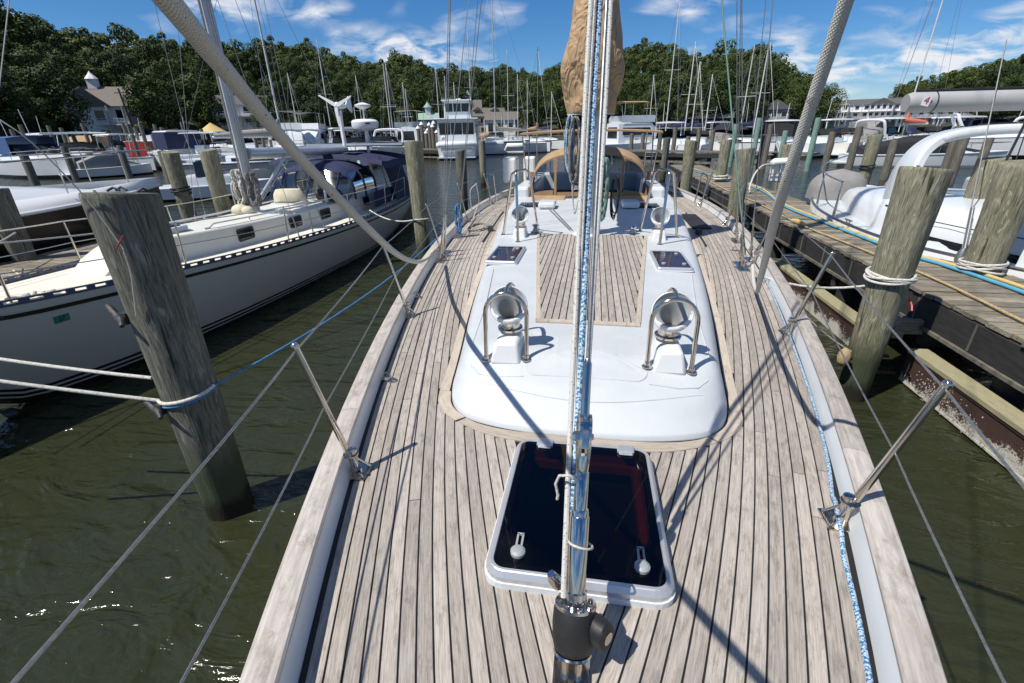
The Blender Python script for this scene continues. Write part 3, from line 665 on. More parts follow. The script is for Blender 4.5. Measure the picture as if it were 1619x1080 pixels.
for s, cx, cy in ((-1, -.885, 4.83), (1, .79, 4.74)):
    cz = lambda x, y: zr(x*.98, y)+.002
    f2, h2 = hatch(cx, cy, .33, .72, cz)
    for dx, dy in ((-.09, -.2), (.09, .22), (.1, -.2)):
        b = MB(); b.lathe([(.022, 0), (.02, .01), (.01, .013)], 10, Matrix.Translation((cx+dx, cy+dy, cz(cx, cy+dy)+h2-.003))); yp(b, 'hatch_handle', ['vent_grey'], 40, parent=f2)
# ------------------------------------------------ dorade vents and their guard hoops
def foot(b, x, y, z, r=.026): b.lathe([(r, 0), (r, .005), (r*.55, .012), (r*.5, .03)], 14, Matrix.Translation((x, y, z)))
def vent(x, y, cowl_y, s, k=1.):
    z = zr(x, y); bx = MB()
    bx.box((x, y+.1, z+.04), (.185*k, .27, .13), None, 0, (.7, .78)); bo = yp(bx, 'dorade_box', ['vent_white'], 40, bevel=.018)
    cz = zr(x, cowl_y)+.098; c = MB()
    c.lathe([(.075, 0), (.075, .012), (.058, .018), (.055, .055), (.058, .06)], 20, Matrix.Translation((x, cowl_y, cz))); yp(c, 'vent_collar', ['steel'], 40, parent=bo)
    # cowl: a bent trumpet, mouth to the bow
    c = MB(); ang = np.linspace(0, rad(72), 8); R0 = .055; prev = []
    rr = [.052, .053, .055, .06, .067, .078, .095, .113]
    def rings(add):
        o = []
        for a, r in zip(ang, rr):
            cy_ = cowl_y+.06-.06*math.cos(a)-.10*math.sin(a)**1.2; cz_ = cz+.055+.115*math.sin(a)**.8 if a > 0 else cz+.055
            d = Vector((0, -math.sin(a), math.cos(a))); e = Vector((0, math.cos(a), math.sin(a))); C = Vector((x, cy_, cz_))
            o.append([C+Vector((math.cos(t)*(r+add), 0, 0))+e*math.sin(t)*(r+add) for t in np.linspace(0, 2*math.pi, 25)])
        return o
    A = rings(0); B = rings(-.008)
    c.grid(A, mat=0); c.grid([A[-1], [(p+q)/2-Vector((0, .006, -.002)) for p, q in zip(A[-1], B[-1])], B[-1]], mat=0); c.grid(B[::-1], mat=1); m_ = Vector((0, 0, 0))
    for p in B[0]: m_ += p/len(B[0])
    c.add(B[0], [tuple(range(25))], None, 1); yp(c, 'vent_cowl', ['vent_white', 'vent_grey'], 50, parent=bo)
for s in (-1, 1):
    xv = s*.455; vent(xv, 2.37, 2.53, s)
    b = MB(); xl, xr = xv-.118, xv+.118; yb = 2.37; zf = zr(xv, yb)
    arch = [(xl, yb, zf)] + [(xv-.118*math.cos(a), yb+.02, zf+.27+.125*math.sin(a)) for a in np.linspace(0, math.pi, 15)] + [(xr, yb, zf)]
    b.tube(arch, .0125, 10); b.tube(spline([(xv, yb+.02, zf+.395), (xv, yb+.12, zf+.405), (xv, yb+.25, zf+.37), (xv, yb+.33, zf+.28), (xv, yb+.345, zr(xv, yb+.34))], 5), .0125, 10)
    for q in ((xl, yb), (xr, yb), (xv, yb+.345)): foot(b, q[0], q[1], zr(*q)-.002, .03)
    yp(b, 'guard_hoop', ['steel'], 50)
    xa = s*.85-.04; vent(xa, 5.8, 5.95, s)
    for g, (ya, yo) in enumerate(((5.56, 6.9),)):
        b = MB(); zt = 2.18; xi, xo = xa+.04*s-s*.03, xa+.17*s
        P = [(xa-.02*s, ya, zr(xa, ya)), (xa+.0*s, ya+.05, zt-.06), (xa+.01*s, ya+.09, zt), (xa+.01*s-.1*s, ya+.16, zt+.01), (xa-.13*s, ya+.25, zt-.03), (xa-.18*s, 6.3, zr(xa-.18*s, 6.3))]
        b.tube(P, .016, 10); b.tube([(xa+.01*s, ya+.12, zt), (xa+.07*s, ya+.18, zt-.04), (xa+.24*s, 6.0, zr(xa+.24*s, 6.0))], .016, 10)
        for q in ((P[0][0], ya), (xa-.18*s, 6.3), (xa+.24*s, 6.0)): foot(b, q[0], q[1], zr(*q)-.002, .036)
        yp(b, 'mast_guard_rail', ['steel'], 50)
# ------------------------------------------------ stanchions and lifelines
def stanchion(s, y):
    x = s*(hw(y)-.045); z = zd(y); b = MB()
    b.box((x, y, z+.005), (.085, .11, .01)); b.box((x-s*.012, y-.03, z+.03), (.03, .012, .05)); b.rod((x-s*.03, y-.04, z+.01), (x+s*.03, y, z+.1), .007, 8); b.rod((x-s*.03, y+.04, z+.01), (x+s*.03, y, z+.1), .007, 8)
    b.lathe([(.019, 0), (.019, .11), (.022, .112), (.022, .125), (.015, .127)], 14, Matrix.Translation((x+s*.02, y, z+.005)))
    b.lathe([(.034, .0), (.034, .006)], 12, Matrix.Translation((x+s*.028, y, z+.1)))
    top = (x+s*.165, y-.02, z+.635); b.tube([(x+s*.02, y, z+.03), top], .0135, 12); b.ball(top, .0165, 10, 6)
    yp(b, 'stanchion', ['steel'], 50); return top, (x+s*.1, y-.012, z+.35)
SY = [1.53, 3.58, 5.87, 8.1, 10.2, 12.2]
for s in (-1, 1):
    T = []; M_ = []
    for y in SY: t_, m_ = stanchion(s, y); T.append(t_); M_.append(m_)
    up = [(s*.62, -.6, 1.9), (s*.84, .3, 1.87)]+[(t[0], t[1], t[2]-.02) for t in T]; lo = [(s*.5, -.6, 1.68), (s*.77, .42, 1.62)]+M_
    for P, nm in ((up, 'u'), (lo, 'l')):
        Q = []
        for a, c in zip(P[:-1], P[1:]): Q += sag(a, c, .012, 6)[:-1]
        Q.append(np.array(P[-1])); yp(MB().tube(Q, .0035 if nm == 'l' else .0042, 6), 'lifeline', ['wire'], 60)
# ------------------------------------------------ small deck fittings
for x, y in ((-1.235, 2.42), (-1.66, 4.1), (-1.0, 5.3), (1.86, 6.4)):
    b = MB(); z = zd(y); b.box((x, y, z+.004), (.1, .035, .008)); b.tube([(x-.025, y, z), (x-.02, y, z+.04), (x, y, z+.055), (x+.02, y, z+.04), (x+.025, y, z)], .006, 8); b.lathe([(.03, 0), (.03, .006), (.02, .012)], 12, Matrix.Translation((x+.035, y-.01, z+.004)))
    yp(b, 'pad_eye', ['steel'], 40, bevel=None)
# shrouds with turnbuckles on the side decks
def shroud(x, y, top, r=.0045, h=.42, mat='wire'):
    b = MB(); z = zd(y); d = (Vector(top)-Vector((x, y, z))).normalized(); p0 = Vector((x, y, z)); b.tube([p0+d*.4, p0+d*14], r, 6); yp(b, 'shroud', [mat], 60)
    b = MB(); b.box((x, y, z+.006), (.12, .2, .012)); b.box((x, y, z+.05), (.012, .06, .09))
    P = lambda t: p0+d*t
    b.tube([P(.05), P(.1), P(.101), P(.16), P(.161), P(.3), P(.301), P(.35), P(.351), P(.5)], [.012, .012, .02, .02, .013, .013, .02, .02, .009, .007], 10); b.rod(p0+d*.13+Vector((-.03, 0, 0)), p0+d*.13+Vector((.03, 0, 0)), .008, 8)
    yp(b, 'turnbuckle', ['steel'], 40)
for s in (-1, 1):
    xo = s*1.86 if s < 0 else 1.72
    shroud(xo, 5.5, (s*.35, 6.0, 9.5)); shroud(xo+s*.03, 5.72, (s*1.25, 6.02, 8.0)); shroud(s*1.93, 5.95, (s*1.25, 6.05, 8.0), .0055); shroud(s*2.02, 6.9, (s*.3, 6.2, 10.0)); shroud(s*2.05, 7.05, (s*.3, 6.2, 11.))
b = MB(); p0 = Vector((1.74, 5.05, zd(5))); q0 = Vector(at_d(1141, 0, 4.6)); b.tube([p0+Vector((0, .5, .15)), p0+(q0-p0)*.5+Vector((0, .2, 0)), q0, q0+(q0-p0)*1.2], .0085, 8); yp(b, 'shroud', ['teal_pile'], 60, label='shroud in a pale green sleeve')
# ------------------------------------------------ inner forestay: furler drum, turnbuckle, fork and wire
def ST(z): return Vector((0, .78+.478*(z-1.25), z))
sd = (ST(2)-ST(1)).normalized(); sR = sd.to_track_quat('Z', 'Y').to_matrix().to_4x4()
def SM(z): return Matrix.Translation(ST(z)) @ sR
stay = MB(); stay.tube([ST(2.0), ST(12)], .0055, 8); stay = yp(stay, 'inner_forestay', ['wire'], 60)
sp = lambda mb, nm, mats, sm=40, bv=None: mb.build(nm, mats, yacht, sm, bv)
b = MB(); b.box((0, .78, zd(.78)+.006), (.1, .16, .012)); b.box((.0, .78, zd(.78)+.03), (.016, .08, .06)); 
for dx in (-.016, .016): b.rod(ST(1.25)+Vector((dx, 0, 0)), ST(1.335)+Vector((dx, 0, 0)), .0125, 12)
b.rod(ST(1.27), ST(1.33), .012, 10); sp(b, 'stay_chainplate', ['steel'])
L0 = 1/sd.z
b = MB(); b.lathe([(.046, 0), (.052, .006), (.057, .03), (.059, .07), (.0575, .105), (.054, .12)], 28, SM(1.327)); dr = sp(b, 'furling_drum', ['rubber'])
b = MB(); b.lathe([(.05, -.008), (.053, -.004), (.05, .001)], 24, SM(1.325)); sp(b, 'drum_rim', ['steel'])
b = MB(); b.lathe([(.0545, 0), (.0545, .008), (.035, .01)], 28, SM(1.434))
for k in range(8):
    a = k*math.pi/4+.3; q = MB(); q.lathe([(.0075, 0), (.0075, .006), (.004, .008)], 8, SM(1.434) @ Matrix.Translation((.044*math.cos(a), .044*math.sin(a), .008))); sp(q, 'bolt_head', ['steel'])
b.lathe([(.029, 0), (.031, .002), (.031, .03), (.027, .034)], 20, SM(1.443)); sp(b, 'drum_flange', ['steel'])
c0 = ST(1.39)+Vector((.062, -.012, 0)); ld_ = Vector((.8, -.58, .12)).normalized(); Mx = Matrix.Translation(c0) @ ld_.to_track_quat('Z', 'Y').to_matrix().to_4x4()
b = MB(); b.lathe([(.036, -.03), (.037, .0), (.036, .028), (.031, .034), (.018, .035)], 20, Mx, sx=.95, sy=1.2); lead = sp(b, 'line_lead', ['rubber'], 40)
sp(MB().lathe([(.0175, .035), (.0175, .037)], 16, Mx), 'lead_pin', ['steel'])
sp(MB().lathe([(.018, 0), (.02, .01), (.02, .03), (.012, .05)], 14, Matrix.Translation((-.047, .93, 1.425)) @ Matrix.Rotation(rad(-30), 4, 'Y')), 'drum_bolt', ['steel'])
b = MB(); b.lathe([(.0265, 0), (.0268, .22), (.0235, .225)], 24, SM(1.455)); b.lathe([(.0195, .22), (.0195, .34), (.017, .343)], 20, SM(1.455)); b.lathe([(.024, .19), (.0245, .2), (.0245, .235), (.0225, .24)], 20, SM(1.455)); sp(b, 'turnbuckle', ['steel'])
b = MB()
FM = SM(1.85) @ Matrix.Rotation(rad(14), 4, 'Z')
cheek = [(-.011, -.075), (-.005, -.08), (.005, -.08), (.011, -.075), (.02, -.025), (.022, .025), (.019, .05), (.01, .062), (-.01, .062), (-.019, .05), (-.022, .025), (-.02, -.025)]
for dx in (-.017, .009):
    b.prism(cheek, dx, dx+.008, 0, FM @ Matrix(((0, 0, 1, 0), (1, 0, 0, 0), (0, 1, 0, 0), (0, 0, 0, 1))))
b.prism([(-.018, -.03), (.018, -.03), (.02, .02), (.012, .05), (-.012, .05), (-.02, .02)], -.0085, .0085, 0, FM @ Matrix(((0, 0, 1, 0), (1, 0, 0, 0), (0, 1, 0, 0), (0, 0, 0, 1))))
b.lathe([(.0085, -.026), (.0085, .03)], 12, FM @ Matrix.Rotation(rad(90), 4, 'Y')); b.lathe([(.0145, .017), (.0145, .027), (.009, .033)], 6, FM @ Matrix.Rotation(rad(90), 4, 'Y'))
b.lathe([(.0165, -.1), (.0185, -.085), (.0185, -.05)], 14, SM(1.85)); sp(b, 'toggle_fork', ['steel'], 35)
b = MB(); b.lathe([(.0125, .04), (.0135, .06), (.012, .065), (.0118, .20), (.0065, .215)], 16, SM(1.85)); sp(b, 'swage_terminal', ['steel'])
# headstay and bow pulpit, unseen behind the camera, added to neutralise chrome reflections
b = MB(); b.rod((0, -1.05, 1.5), (0, 5.6, 17), .006, 6); yp(b, 'headstay', ['wire'], 60)
b = MB(); b.tube(spline([(.78, -.05, 1.88), (.62, -.6, 1.9), (.3, -1.15, 1.93), (-.3, -1.15, 1.93), (-.62, -.6, 1.9), (-.78, -.05, 1.88)], 6), .0125, 8)
for s in (-1, 1): b.rod((s*.5, -.85, 1.91), (s*.2, -.6, zd(-.6)), .0125, 8)
yp(b, 'bow_pulpit', ['steel'], 50)
# ------------------------------------------------ mast, boom, dodger, bimini
MXC = -.04
b = MB(); b.lathe([(.105, 1.3), (.105, 17)], 24, Matrix.Translation((MXC, 6.05, 0)), sx=.85, sy=1.15); mast = yp(b, 'mast', ['mast_paint'], 50)
b = MB(); b.lathe([(.2, 0), (.2, .015), (.15, .03), (.135, .1), (.115, .105)], 24, Matrix.Translation((MXC-.03, 6.05, zr(0, 6.05)-.005)), sx=.85, sy=1.1); yp(b, 'mast_collar', ['gelcoat'], 40)
for s in (-1, 1):
    b = MB(); b.lathe([(.06, 0), (.055, .03), (.042, .05), (.045, .09), (.055, .1)], 16, Matrix.Translation((MXC+s*.1, 6.0, 1.98)) @ Matrix.Rotation(rad(90*s), 4, 'Y')); yp(b, 'mast_winch', ['steel'], 40)
    b = MB(); b.tube([(MXC+s*.3, 6.05, 7.6), (MXC, 6.05, 7.7), ], .03, 8); b.tube([(MXC, 6.05, 7.7), (MXC+s*1.25, 6.02, 8.0)], [.04, .02], 8); yp(b, 'spreader', ['mast_paint'], 50)
b = MB(); b.tube([(MXC, 6.2, 2.7), (MXC, 10.8, 2.66)], .08, 12); yp(b, 'boom', ['mast_paint'], 50)
# dodger
def arch(u, w, z0, z1): 
    a = math.pi*(1-(u+1)/2); return w*math.copysign(abs(math.cos(a))**.75, math.cos(a)), z0+(z1-z0)*abs(math.sin(a))**.62
DX = -.1
b = MB(); rows = []
for y, w, z1 in ((9.5, 1.08, 2.2), (9.62, 1.1, 2.25), (9.8, 1.12, 2.28), (10.1, 1.14, 2.3), (10.5, 1.16, 2.28)):
    rows.append([(DX+p[0], y+.0*p[1], p[1]) for p in [arch(u, w, 1.45, z1) for u in np.linspace(-1, 1, 33)]])
b.grid(rows); dodger = yp(b, 'dodger', ['tan_canvas'], 60)
def fz(u, v):                                         # the raked front of the dodger: v=0 foot, v=1 arch
    ax, az = arch(u, 1.08, 1.45, 2.2); return (DX+ax*(.96+.04*v), 9.2+.3*((az-1.45)*v/.75), 1.45+(az-1.45)*v)
def panel(u0, u1, v0, v1, mat, name, n=8):
    b = MB(); rows = []
    for v in np.linspace(v0, v1, 7): rows.append([fz(u, v) for u in np.linspace(u0, u1, n)])
    b.grid(rows); return b
for u0, u1, m_ in ((-.93, -.36, 'clear_vinyl'), (-.3, .3, 'clear_vinyl'), (.36, .93, 'smoke_vinyl')):
    yp(panel(u0, u1, .16, .95, m_, ''), 'dodger_window', [m_], 60, parent=dodger)
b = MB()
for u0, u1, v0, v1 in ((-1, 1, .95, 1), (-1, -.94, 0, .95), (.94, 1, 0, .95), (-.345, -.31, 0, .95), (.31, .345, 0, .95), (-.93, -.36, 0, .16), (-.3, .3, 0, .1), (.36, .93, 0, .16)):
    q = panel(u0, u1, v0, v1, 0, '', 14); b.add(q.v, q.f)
yp(b, 'dodger_front', ['tan_shaded'], 60, parent=dodger)
for x0, x1 in ((-1.13, -.52), (.4, 1.0)):
    b = MB(); b.grid([[(x, y, zr(0, 9.2)+.012+(y-9.05)*.28) for x in np.linspace(x0, x1, 5)] for y in np.linspace(8.98, 9.24, 4)]); yp(b, 'canvas_flap', ['tan_canvas'], 60, parent=dodger)
bim = MB(); rows = []
for y in np.linspace(10.9, 13.2, 6): rows.append([(-.13+x, y, 2.585-.05*(x/1.5)**2+.02*math.sin((y-10.9)*2)) for x in np.linspace(-1.5, 1.5, 13)])
bim.grid(rows); rows2 = [[(-.13+x, 10.9, 2.585-.05*(x/1.5)**2-h) for x in np.linspace(-1.5, 1.5, 13)] for h in (0, .03)]; bim.grid(rows2); bimini = yp(bim, 'bimini_top', ['tan_canvas'], 60)
b = MB()
for x in (-1.58, 1.32):
    for y in (10.95, 12.2): MB().tube([(x, y, 2.53), (x*.98, 11.6, 1.25)], .014, 8).build('bimini_pole', ['steel'], bimini, 50)
    MB().tube([(x*.8, 10.95, 2.56), (x*.8, 11, 1.3)], .014, 8).build('bimini_pole', ['steel'], bimini, 50)
# cockpit, stern gear
b = MB()
for s in (-1, 1): b.box((s*1.3-.1, 11.2, 1.36), (.3, 3.4, .45))
b.box((-.1, 12.9, 1.36), (2.4, .3, .45)); yp(b, 'cockpit_coaming', ['gelcoat'], bevel=.06)
b = MB(); b.box((-1.6, 12.4, 1.7), (.3, .3, .6)); yp(b, 'stern_locker', ['white_plastic'], bevel=.05)
b = MB(); b.box((-1.95, 11.6, 1.75), (.32, .5, .55)); yp(b, 'stern_locker', ['white_plastic'], bevel=.05)
b = MB(); b.tube([(MXC+1.3*math.cos(a)*.35, 12.1, 1.85+.45*math.sin(a)) for a in np.linspace(0, 6.283, 25)], .015, 8); b.rod((MXC, 12.1, 1.3), (MXC, 12.1, 1.85), .07, 10)
for a in range(6): b.rod((MXC, 12.1, 1.85), (MXC+.45*math.cos(a), 12.1, 1.85+.45*math.sin(a)), .008, 6)
yp(b, 'steering_wheel', ['steel'], 50)
for s in (-1, 1):
    b = MB(); b.lathe([(.1, 0), (.09, .05), (.07, .08), (.075, .14), (.085, .16)], 16, Matrix.Translation((s*1.2-.08, 10.1, zr(0, 9.5)+.25))); yp(b, 'sheet_winch', ['steel'], 40)
    b = MB(); P = [(s*2.05, 9.6, 1.2), (s*2.1, 9.6, 1.72), (s*2.1, 9.75, 1.78), (s*2.1, 10.1, 1.78), (s*2.1, 10.2, 1.72), (s*2.05, 10.2, 1.2)]; b.tube(P, .013, 8); yp(b, 'gate_rail', ['steel'], 50)
    b = MB(); b.rod((s*1.55, 6.6, zd(6.6)+.012), (s*1.72, 9.2, zd(9)+.012), .014, 6); b.box((s*1.6, 7.4, zd(7.4)+.04), (.07, .12, .07)); yp(b, 'genoa_track', ['cast_iron'], 40)
    b = MB(); b.lathe([(.07, 0), (.07, .012), (.045, .02), (.03, .06), (.05, .1), (.02, .11)], 16, Matrix.Translation((s*.62-.1, 6.1, zr(.6, 6.1)))); yp(b, 'deck_block', ['steel'], 40)
b = MB(); b.rod((-.28, 6.2, zr(.2, 6.2)+.03), (-.72, 7.9, zr(.6, 7.9)+.03), .006, 6); b.rod((-.25, 6.2, zr(.2, 6.2)+.03), (-.66, 7.9, zr(.6, 7.9)+.03), .006, 6); yp(b, 'control_line', ['rope_grey'], 60)
for x, y in ((-.75, 8.1), (.62, 8.2)):
    b = MB(); b.box((x, y, zr(x, y)+.06), (.28, .4, .1)); yp(b, 'halyard_clutch_box', ['gelcoat'], bevel=.03)
for s in (-1, 1):
    b = MB(); b.box((s*.88-.08, 8.35, zr(.88, 8.35)+.016), (.6, .4, .03)); yp(b, 'side_hatch', ['boat_glass'], bevel=.01)
b = MB(); b.box((1.72, 8.4, zd(8)+.01), (.28, 1.3, .02)); yp(b, 'deck_mat', ['black_canvas'])
# ================================================================== things on and about the yacht
# sail cover bundled round the mast and carried aft along the boom
from mathutils import noise as mnoise
b = MB(); rows = []; SX = -.075
prof = [(2.765, .27, .22), (2.8, .28, .25), (2.95, .315, .3), (3.12, .345, .33), (3.3, .345, .34), (3.5, .31, .31), (3.75, .24, .25), (4.0, .2, .2), (4.4, .15, .19), (5.2, .13, .17)]
def fold(v, z): return .07*mnoise.noise(Vector((v.x*2, v.y*2, z*2.2)))-.04*max(0, 1-5*abs(mnoise.noise(Vector((v.x*1.6+z*1.1, v.y*1.6, z*1.9)))))**1.5*(1 if z < 3.25 else .5)+.012*mnoise.noise(Vector((v.x*4+z*3, v.y*4, z*7)))*max(0, 3.1-z)*3
for i, (z, wx, wy) in enumerate([tuple(p) for p in spline(prof, 12)]):
    row = []
    for j, a in enumerate(np.linspace(0, 2*math.pi, 161)):
        ca, sa = math.cos(a), math.sin(a); v = Vector((ca*.6+3, sa*.6, z)); amp = 1.15*max(.15, min(1, (z-2.77)*6)); k = 1+fold(v, z)*amp*2.2
        x = SX+wx*k*math.copysign(abs(ca)**.9, ca); y = 6.1+wy*k*sa*(1 if sa < 0 else 2.0)
        if sa < 0: y += .05*math.exp(-(ca/.1)**2)
        row.append((x, y, z+.02*mnoise.noise(v*4)*min(1, (z-2.76)*8)))
    rows.append(row)
b.grid(rows); b.grid([[(p[0], p[1], p[2]-.006) for p in rows[0]], [(p[0]*.98-.002, 6.1+(p[1]-6.1)*.97, p[2]-.008) for p in rows[0]]])
b.tube([rows[0][j] for j in range(160)], .007, 6, 1, closed=True)
R2 = []
for y, h, w in ((6.35, .75, .3), (7.0, .62, .27), (8.2, .5, .24), (9.4, .42, .2), (10.4, .36, .17), (10.75, .3, .12)):
    R2.append([(SX+w*math.sin(a)*(1+.2*mnoise.noise(Vector((a, y*3, 0)))), y, 2.6+h*(.5-.5*math.cos(a)) if a < math.pi else 2.6+h*(.5-.5*math.cos(a))) for a in np.linspace(0, 2*math.pi, 25)])
b.grid([[Vector(p) for p in c] for c in R2])
tag(b.build('sail_cover', ['cover_canvas', 'rope_plain'], smooth=70), 'tan canvas sail cover wrapped round the mast above the coachroof', 'sail cover')
# halyards parked along the inner forestay
def along(dx, dy, z0, z1, n=24, wob=.002): return [ST(z)+Vector((dx+wob*math.sin(z*5+dx*90), dy, 0)) for z in np.linspace(z0, z1, n)]
def alongp(stops, z0, z1, n=30, wob=.0015): return [ST(z)+Vector((float(np.interp(z, [q[0] for q in stops], [q[1] for q in stops]))+wob*math.sin(z*5+stops[0][1]*90), float(np.interp(z, [q[0] for q in stops], [q[2] for q in stops])), 0)) for z in np.linspace(z0, z1, n)]
rope('white halyard with dark flecks tied along the left of the inner forestay', alongp([(1.46, -.031, -.012), (1.62, -.034, .0), (1.75, -.037, .02), (1.95, -.041, .05), (2.3, -.045, .1), (9, -.045, .12)], 1.46, 9, 90), .008, 'rope_white', 'halyard', 'halyard', 10)
rope('blue and white flecked halyard running up the middle of the inner forestay', alongp([(1.62, -.018, .01), (1.72, -.021, .02), (1.95, -.02, .06), (2.3, -.021, .12), (9, -.02, .16)], 1.62, 9, 90), .0098, 'rope_blue', 'halyard', 'halyard', 10)
rope('plain white halyard tied along the right of the inner forestay', alongp([(1.93, .002, .03), (2.1, .006, .06), (2.5, .012, .1), (9, .012, .13)], 1.93, 9, 80), .0068, 'rope_white', 'halyard', 'halyard', 10)
rope('thin white line hidden between the halyards on the inner forestay', alongp([(1.9, -.026, .05), (2.2, -.034, .1), (9, -.034, .13)], 1.9, 9, 80), .004, 'rope_plain', 'halyard', 'halyard', 8)
rope('white cord lashed round the chrome turnbuckle of the inner forestay', [SM(1.585) @ Vector((.033*math.cos(a)-.006, .035*math.sin(a), .006*math.sin(a+1))) for a in np.linspace(0, 6.4, 26)], .0035, 'rope_plain', 'lashing', 'lashing')
rope('short white cord with a knot tied below the chrome fork', [ST(1.76)+Vector(v) for v in ((.0, -.035, .01), (-.035, -.03, .012), (-.06, -.02, .0), (-.07, -.02, -.03), (-.062, -.03, -.06), (-.064, -.03, -.075))], .004, 'rope_plain', 'lashing', 'lashing')
# thick genoa sheets at both sides of the bow
P = [at_d(265, 0, .63), at_d(345, 98, .84), at_d(430, 200, 1.18), at_d(490, 267, 1.5), at_d(545, 324, 1.76), at_d(595, 374, 2.1), at_d(625, 400, 2.55), at_d(645, 411, 3.2), at_d(662, 414, 4.0), at_d(676, 408, 4.7), at_d(686, 396, 5.5)]
D0 = P[0]-P[1]; P = [P[0]+D0*9]+P
rope('thick white braided sheet with red flecks slanting in from the upper left', spline(P, 10), .0168, 'rope_sheet', 'sheet', 'sheet_rope', 20)
P = [at_d(1338, 0, 1.08), at_d(1285, 160, 1.27), at_d(1230, 330, 1.6), at_d(1210, 410, 2.2), at_d(1201, 446, 3.0), at_d(1197, 461, 4.0)]; D0 = P[0]-P[1]
rope('thick white braided sheet coming down to the right side deck', spline([P[0]+D0*9]+P+[at_d(1192, 448, 4.5), at_d(1190, 420, 4.9)], 10), .0168, 'rope_sheet', 'sheet', 'sheet_rope', 20)
# furling line led aft along the starboard bulwark
P = []
for y in np.linspace(.5, 5.4, 60):
    q = hwd(y); d = .026+.005*math.sin(y*2.1)+.02*math.exp(-((y-1.5)/.3)**2); x, yy = off(y, d); P.append((x, yy, zd(yy)+.014+(.03 if abs(y-1.5) < .12 else 0)))
rope('blue and white furling line lying along the right bulwark', P, .0085, 'rope_blue', 'line', 'furling_line')
# coils and lines by the mast
def hank(x, y, z, w, h, k, seed, dy=.05):
    r_ = random.Random(seed); P = []
    for i in range(k):
        a0 = r_.uniform(-.3, .3); ww = w*r_.uniform(.6, 1); hh = h*r_.uniform(.85, 1.05)
        for a in np.linspace(0, 2*math.pi, 14)[:-1]: P.append((x+ww*math.sin(a)*.5+a0*.04, y+dy*r_.uniform(-1, 1), z-hh/2*(1-math.cos(a))))
    return spline(P, 2)
rope('hank of grey and blue halyards hanging on the left of the mast', hank(MXC-.2, 5.9, 2.74, .13, .7, 15, 1, .07), .0105, 'rope_grey', 'rope coil', 'rope_coil', 6)
rope('pale blue halyard tail looped on the left of the mast', hank(MXC-.27, 5.93, 2.76, .1, .6, 6, 2, .06), .009, 'rope_blue', 'rope coil', 'rope_coil', 6)
rope('white rope loop hung at the left side of the mast', hank(MXC-.16, 5.9, 2.5, .1, .9, 2, 8), .007, 'rope_plain', 'rope coil', 'rope_coil', 6)
rope('dark green coil of rope hanging on the right of the mast', hank(MXC+.17, 5.95, 2.3, .08, .7, 9, 4), .009, 'teal_pile', 'rope coil', 'rope_coil', 6)
rope('black rope loops hanging low on the right of the mast', hank(MXC+.3, 6.0, 2.1, .1, .5, 4, 6), .008, 'black_canvas', 'rope coil', 'rope_coil', 6)
rope('blue rope lashed in a bundle at the shrouds on the left side deck', hank(-1.98, 6.9, 1.62, .1, .42, 6, 7, .04), .011, 'rope_cyan', 'rope coil', 'rope_coil', 6)
rope('white dock line led over the left rail near the stern', sag((-2.2, 9.0, 1.25), (-1.95, 7.2, 1.2), .05), .01, 'rope_plain', 'dock line', 'dock_line')
rope('white line looped over the lifeline by the left boarding gate', spline([(-2.08, 8.6, 1.75), (-2.2, 8.55, 1.6), (-2.18, 8.6, 1.2), (-2.1, 8.7, 1.17), (-2.06, 8.6, 1.5), (-2.08, 8.55, 1.75)], 6), .008, 'rope_plain', 'rope coil', 'rope_coil')
rope('dark mooring line lying coiled on the left side deck', [(-1.85+.12*math.cos(a)*(1+.02*a), 7.6+.3*math.sin(a), 1.14+.01*(a % 3)) for a in np.linspace(0, 22, 80)], .011, 'rope_grey', 'rope coil', 'rope_coil', 6)
# ================================================================== pilings
def piling(x, y, h, d, label, mat='pile_grey', seed=0, group=None, top='flat', lean=(0, 0), cat='piling', cap=False, foot=.8):
    r_ = random.Random(seed); rt = thing('mooring_piling', label, cat, (x, y, 0), 0, group); b = MB(); rows = []; n = 60; zs = list(np.linspace(-1.2, h-.03, 22))+[h-.008, h]
    gr = [(r_.uniform(0, 6.28), r_.uniform(.03, .07), r_.uniform(.2, h), r_.uniform(.5, 1.3), r_.uniform(.012, .035)) for _ in range(9)]; kn = [(r_.uniform(0, 6.28), r_.uniform(.4, h), r_.uniform(.06, .1)) for _ in range(4)]
    ph = [r_.uniform(0, 6) for _ in range(5)]
    for i, z in enumerate(zs):
        k = .8*d/2*(1+.02*math.sin(z*2+ph[0]))*(.985 if i == len(zs)-2 else .955 if i == len(zs)-1 else 1)*(foot+(1-foot)*max(z, 0)/h); row = []
        for j in range(n+1):
            a = 2*math.pi*j/n; rr_ = k*(1+.022*math.sin(3*a+ph[1]+z*.4)+.012*math.sin(7*a+ph[2])+.008*math.sin(11*a+z*3+ph[3])); rr_ *= 1-sum(g_[4]*math.exp(-((((a-g_[0]-.15*math.sin(z*2+g_[0])+3.14) % 6.283)-3.14)/g_[1])**2)*(1 if abs(z-g_[2]) < g_[3] else .0) for g_ in gr)+sum(.03*math.exp(-((((a-q_[0]+3.14) % 6.283)-3.14)/.25)**2-((z-q_[1])/q_[2])**2) for q_ in kn); row.append((rr_*math.cos(a)+lean[0]*z/h, rr_*math.sin(a)+lean[1]*z/h, z+(.02*math.sin(a+ph[4]) if i > 19 else 0)))
        rows.append(row)
    b.grid(rows); b.add(rows[-1][:-1], [tuple(range(n))]); b.build('post', [mat], rt, 50)
    if cap:
        MB().lathe([(d*.56, h-.02), (d*.5, h+.04), (.02, h+.2)], 14).build('cap', ['white_plastic'], rt, 40)
    return rt
p = piling(-2.66, 2.35, 2.33, .46, 'big grey weathered piling standing in the water left of the teak deck', 'pile_grey', 1, foot=.84)
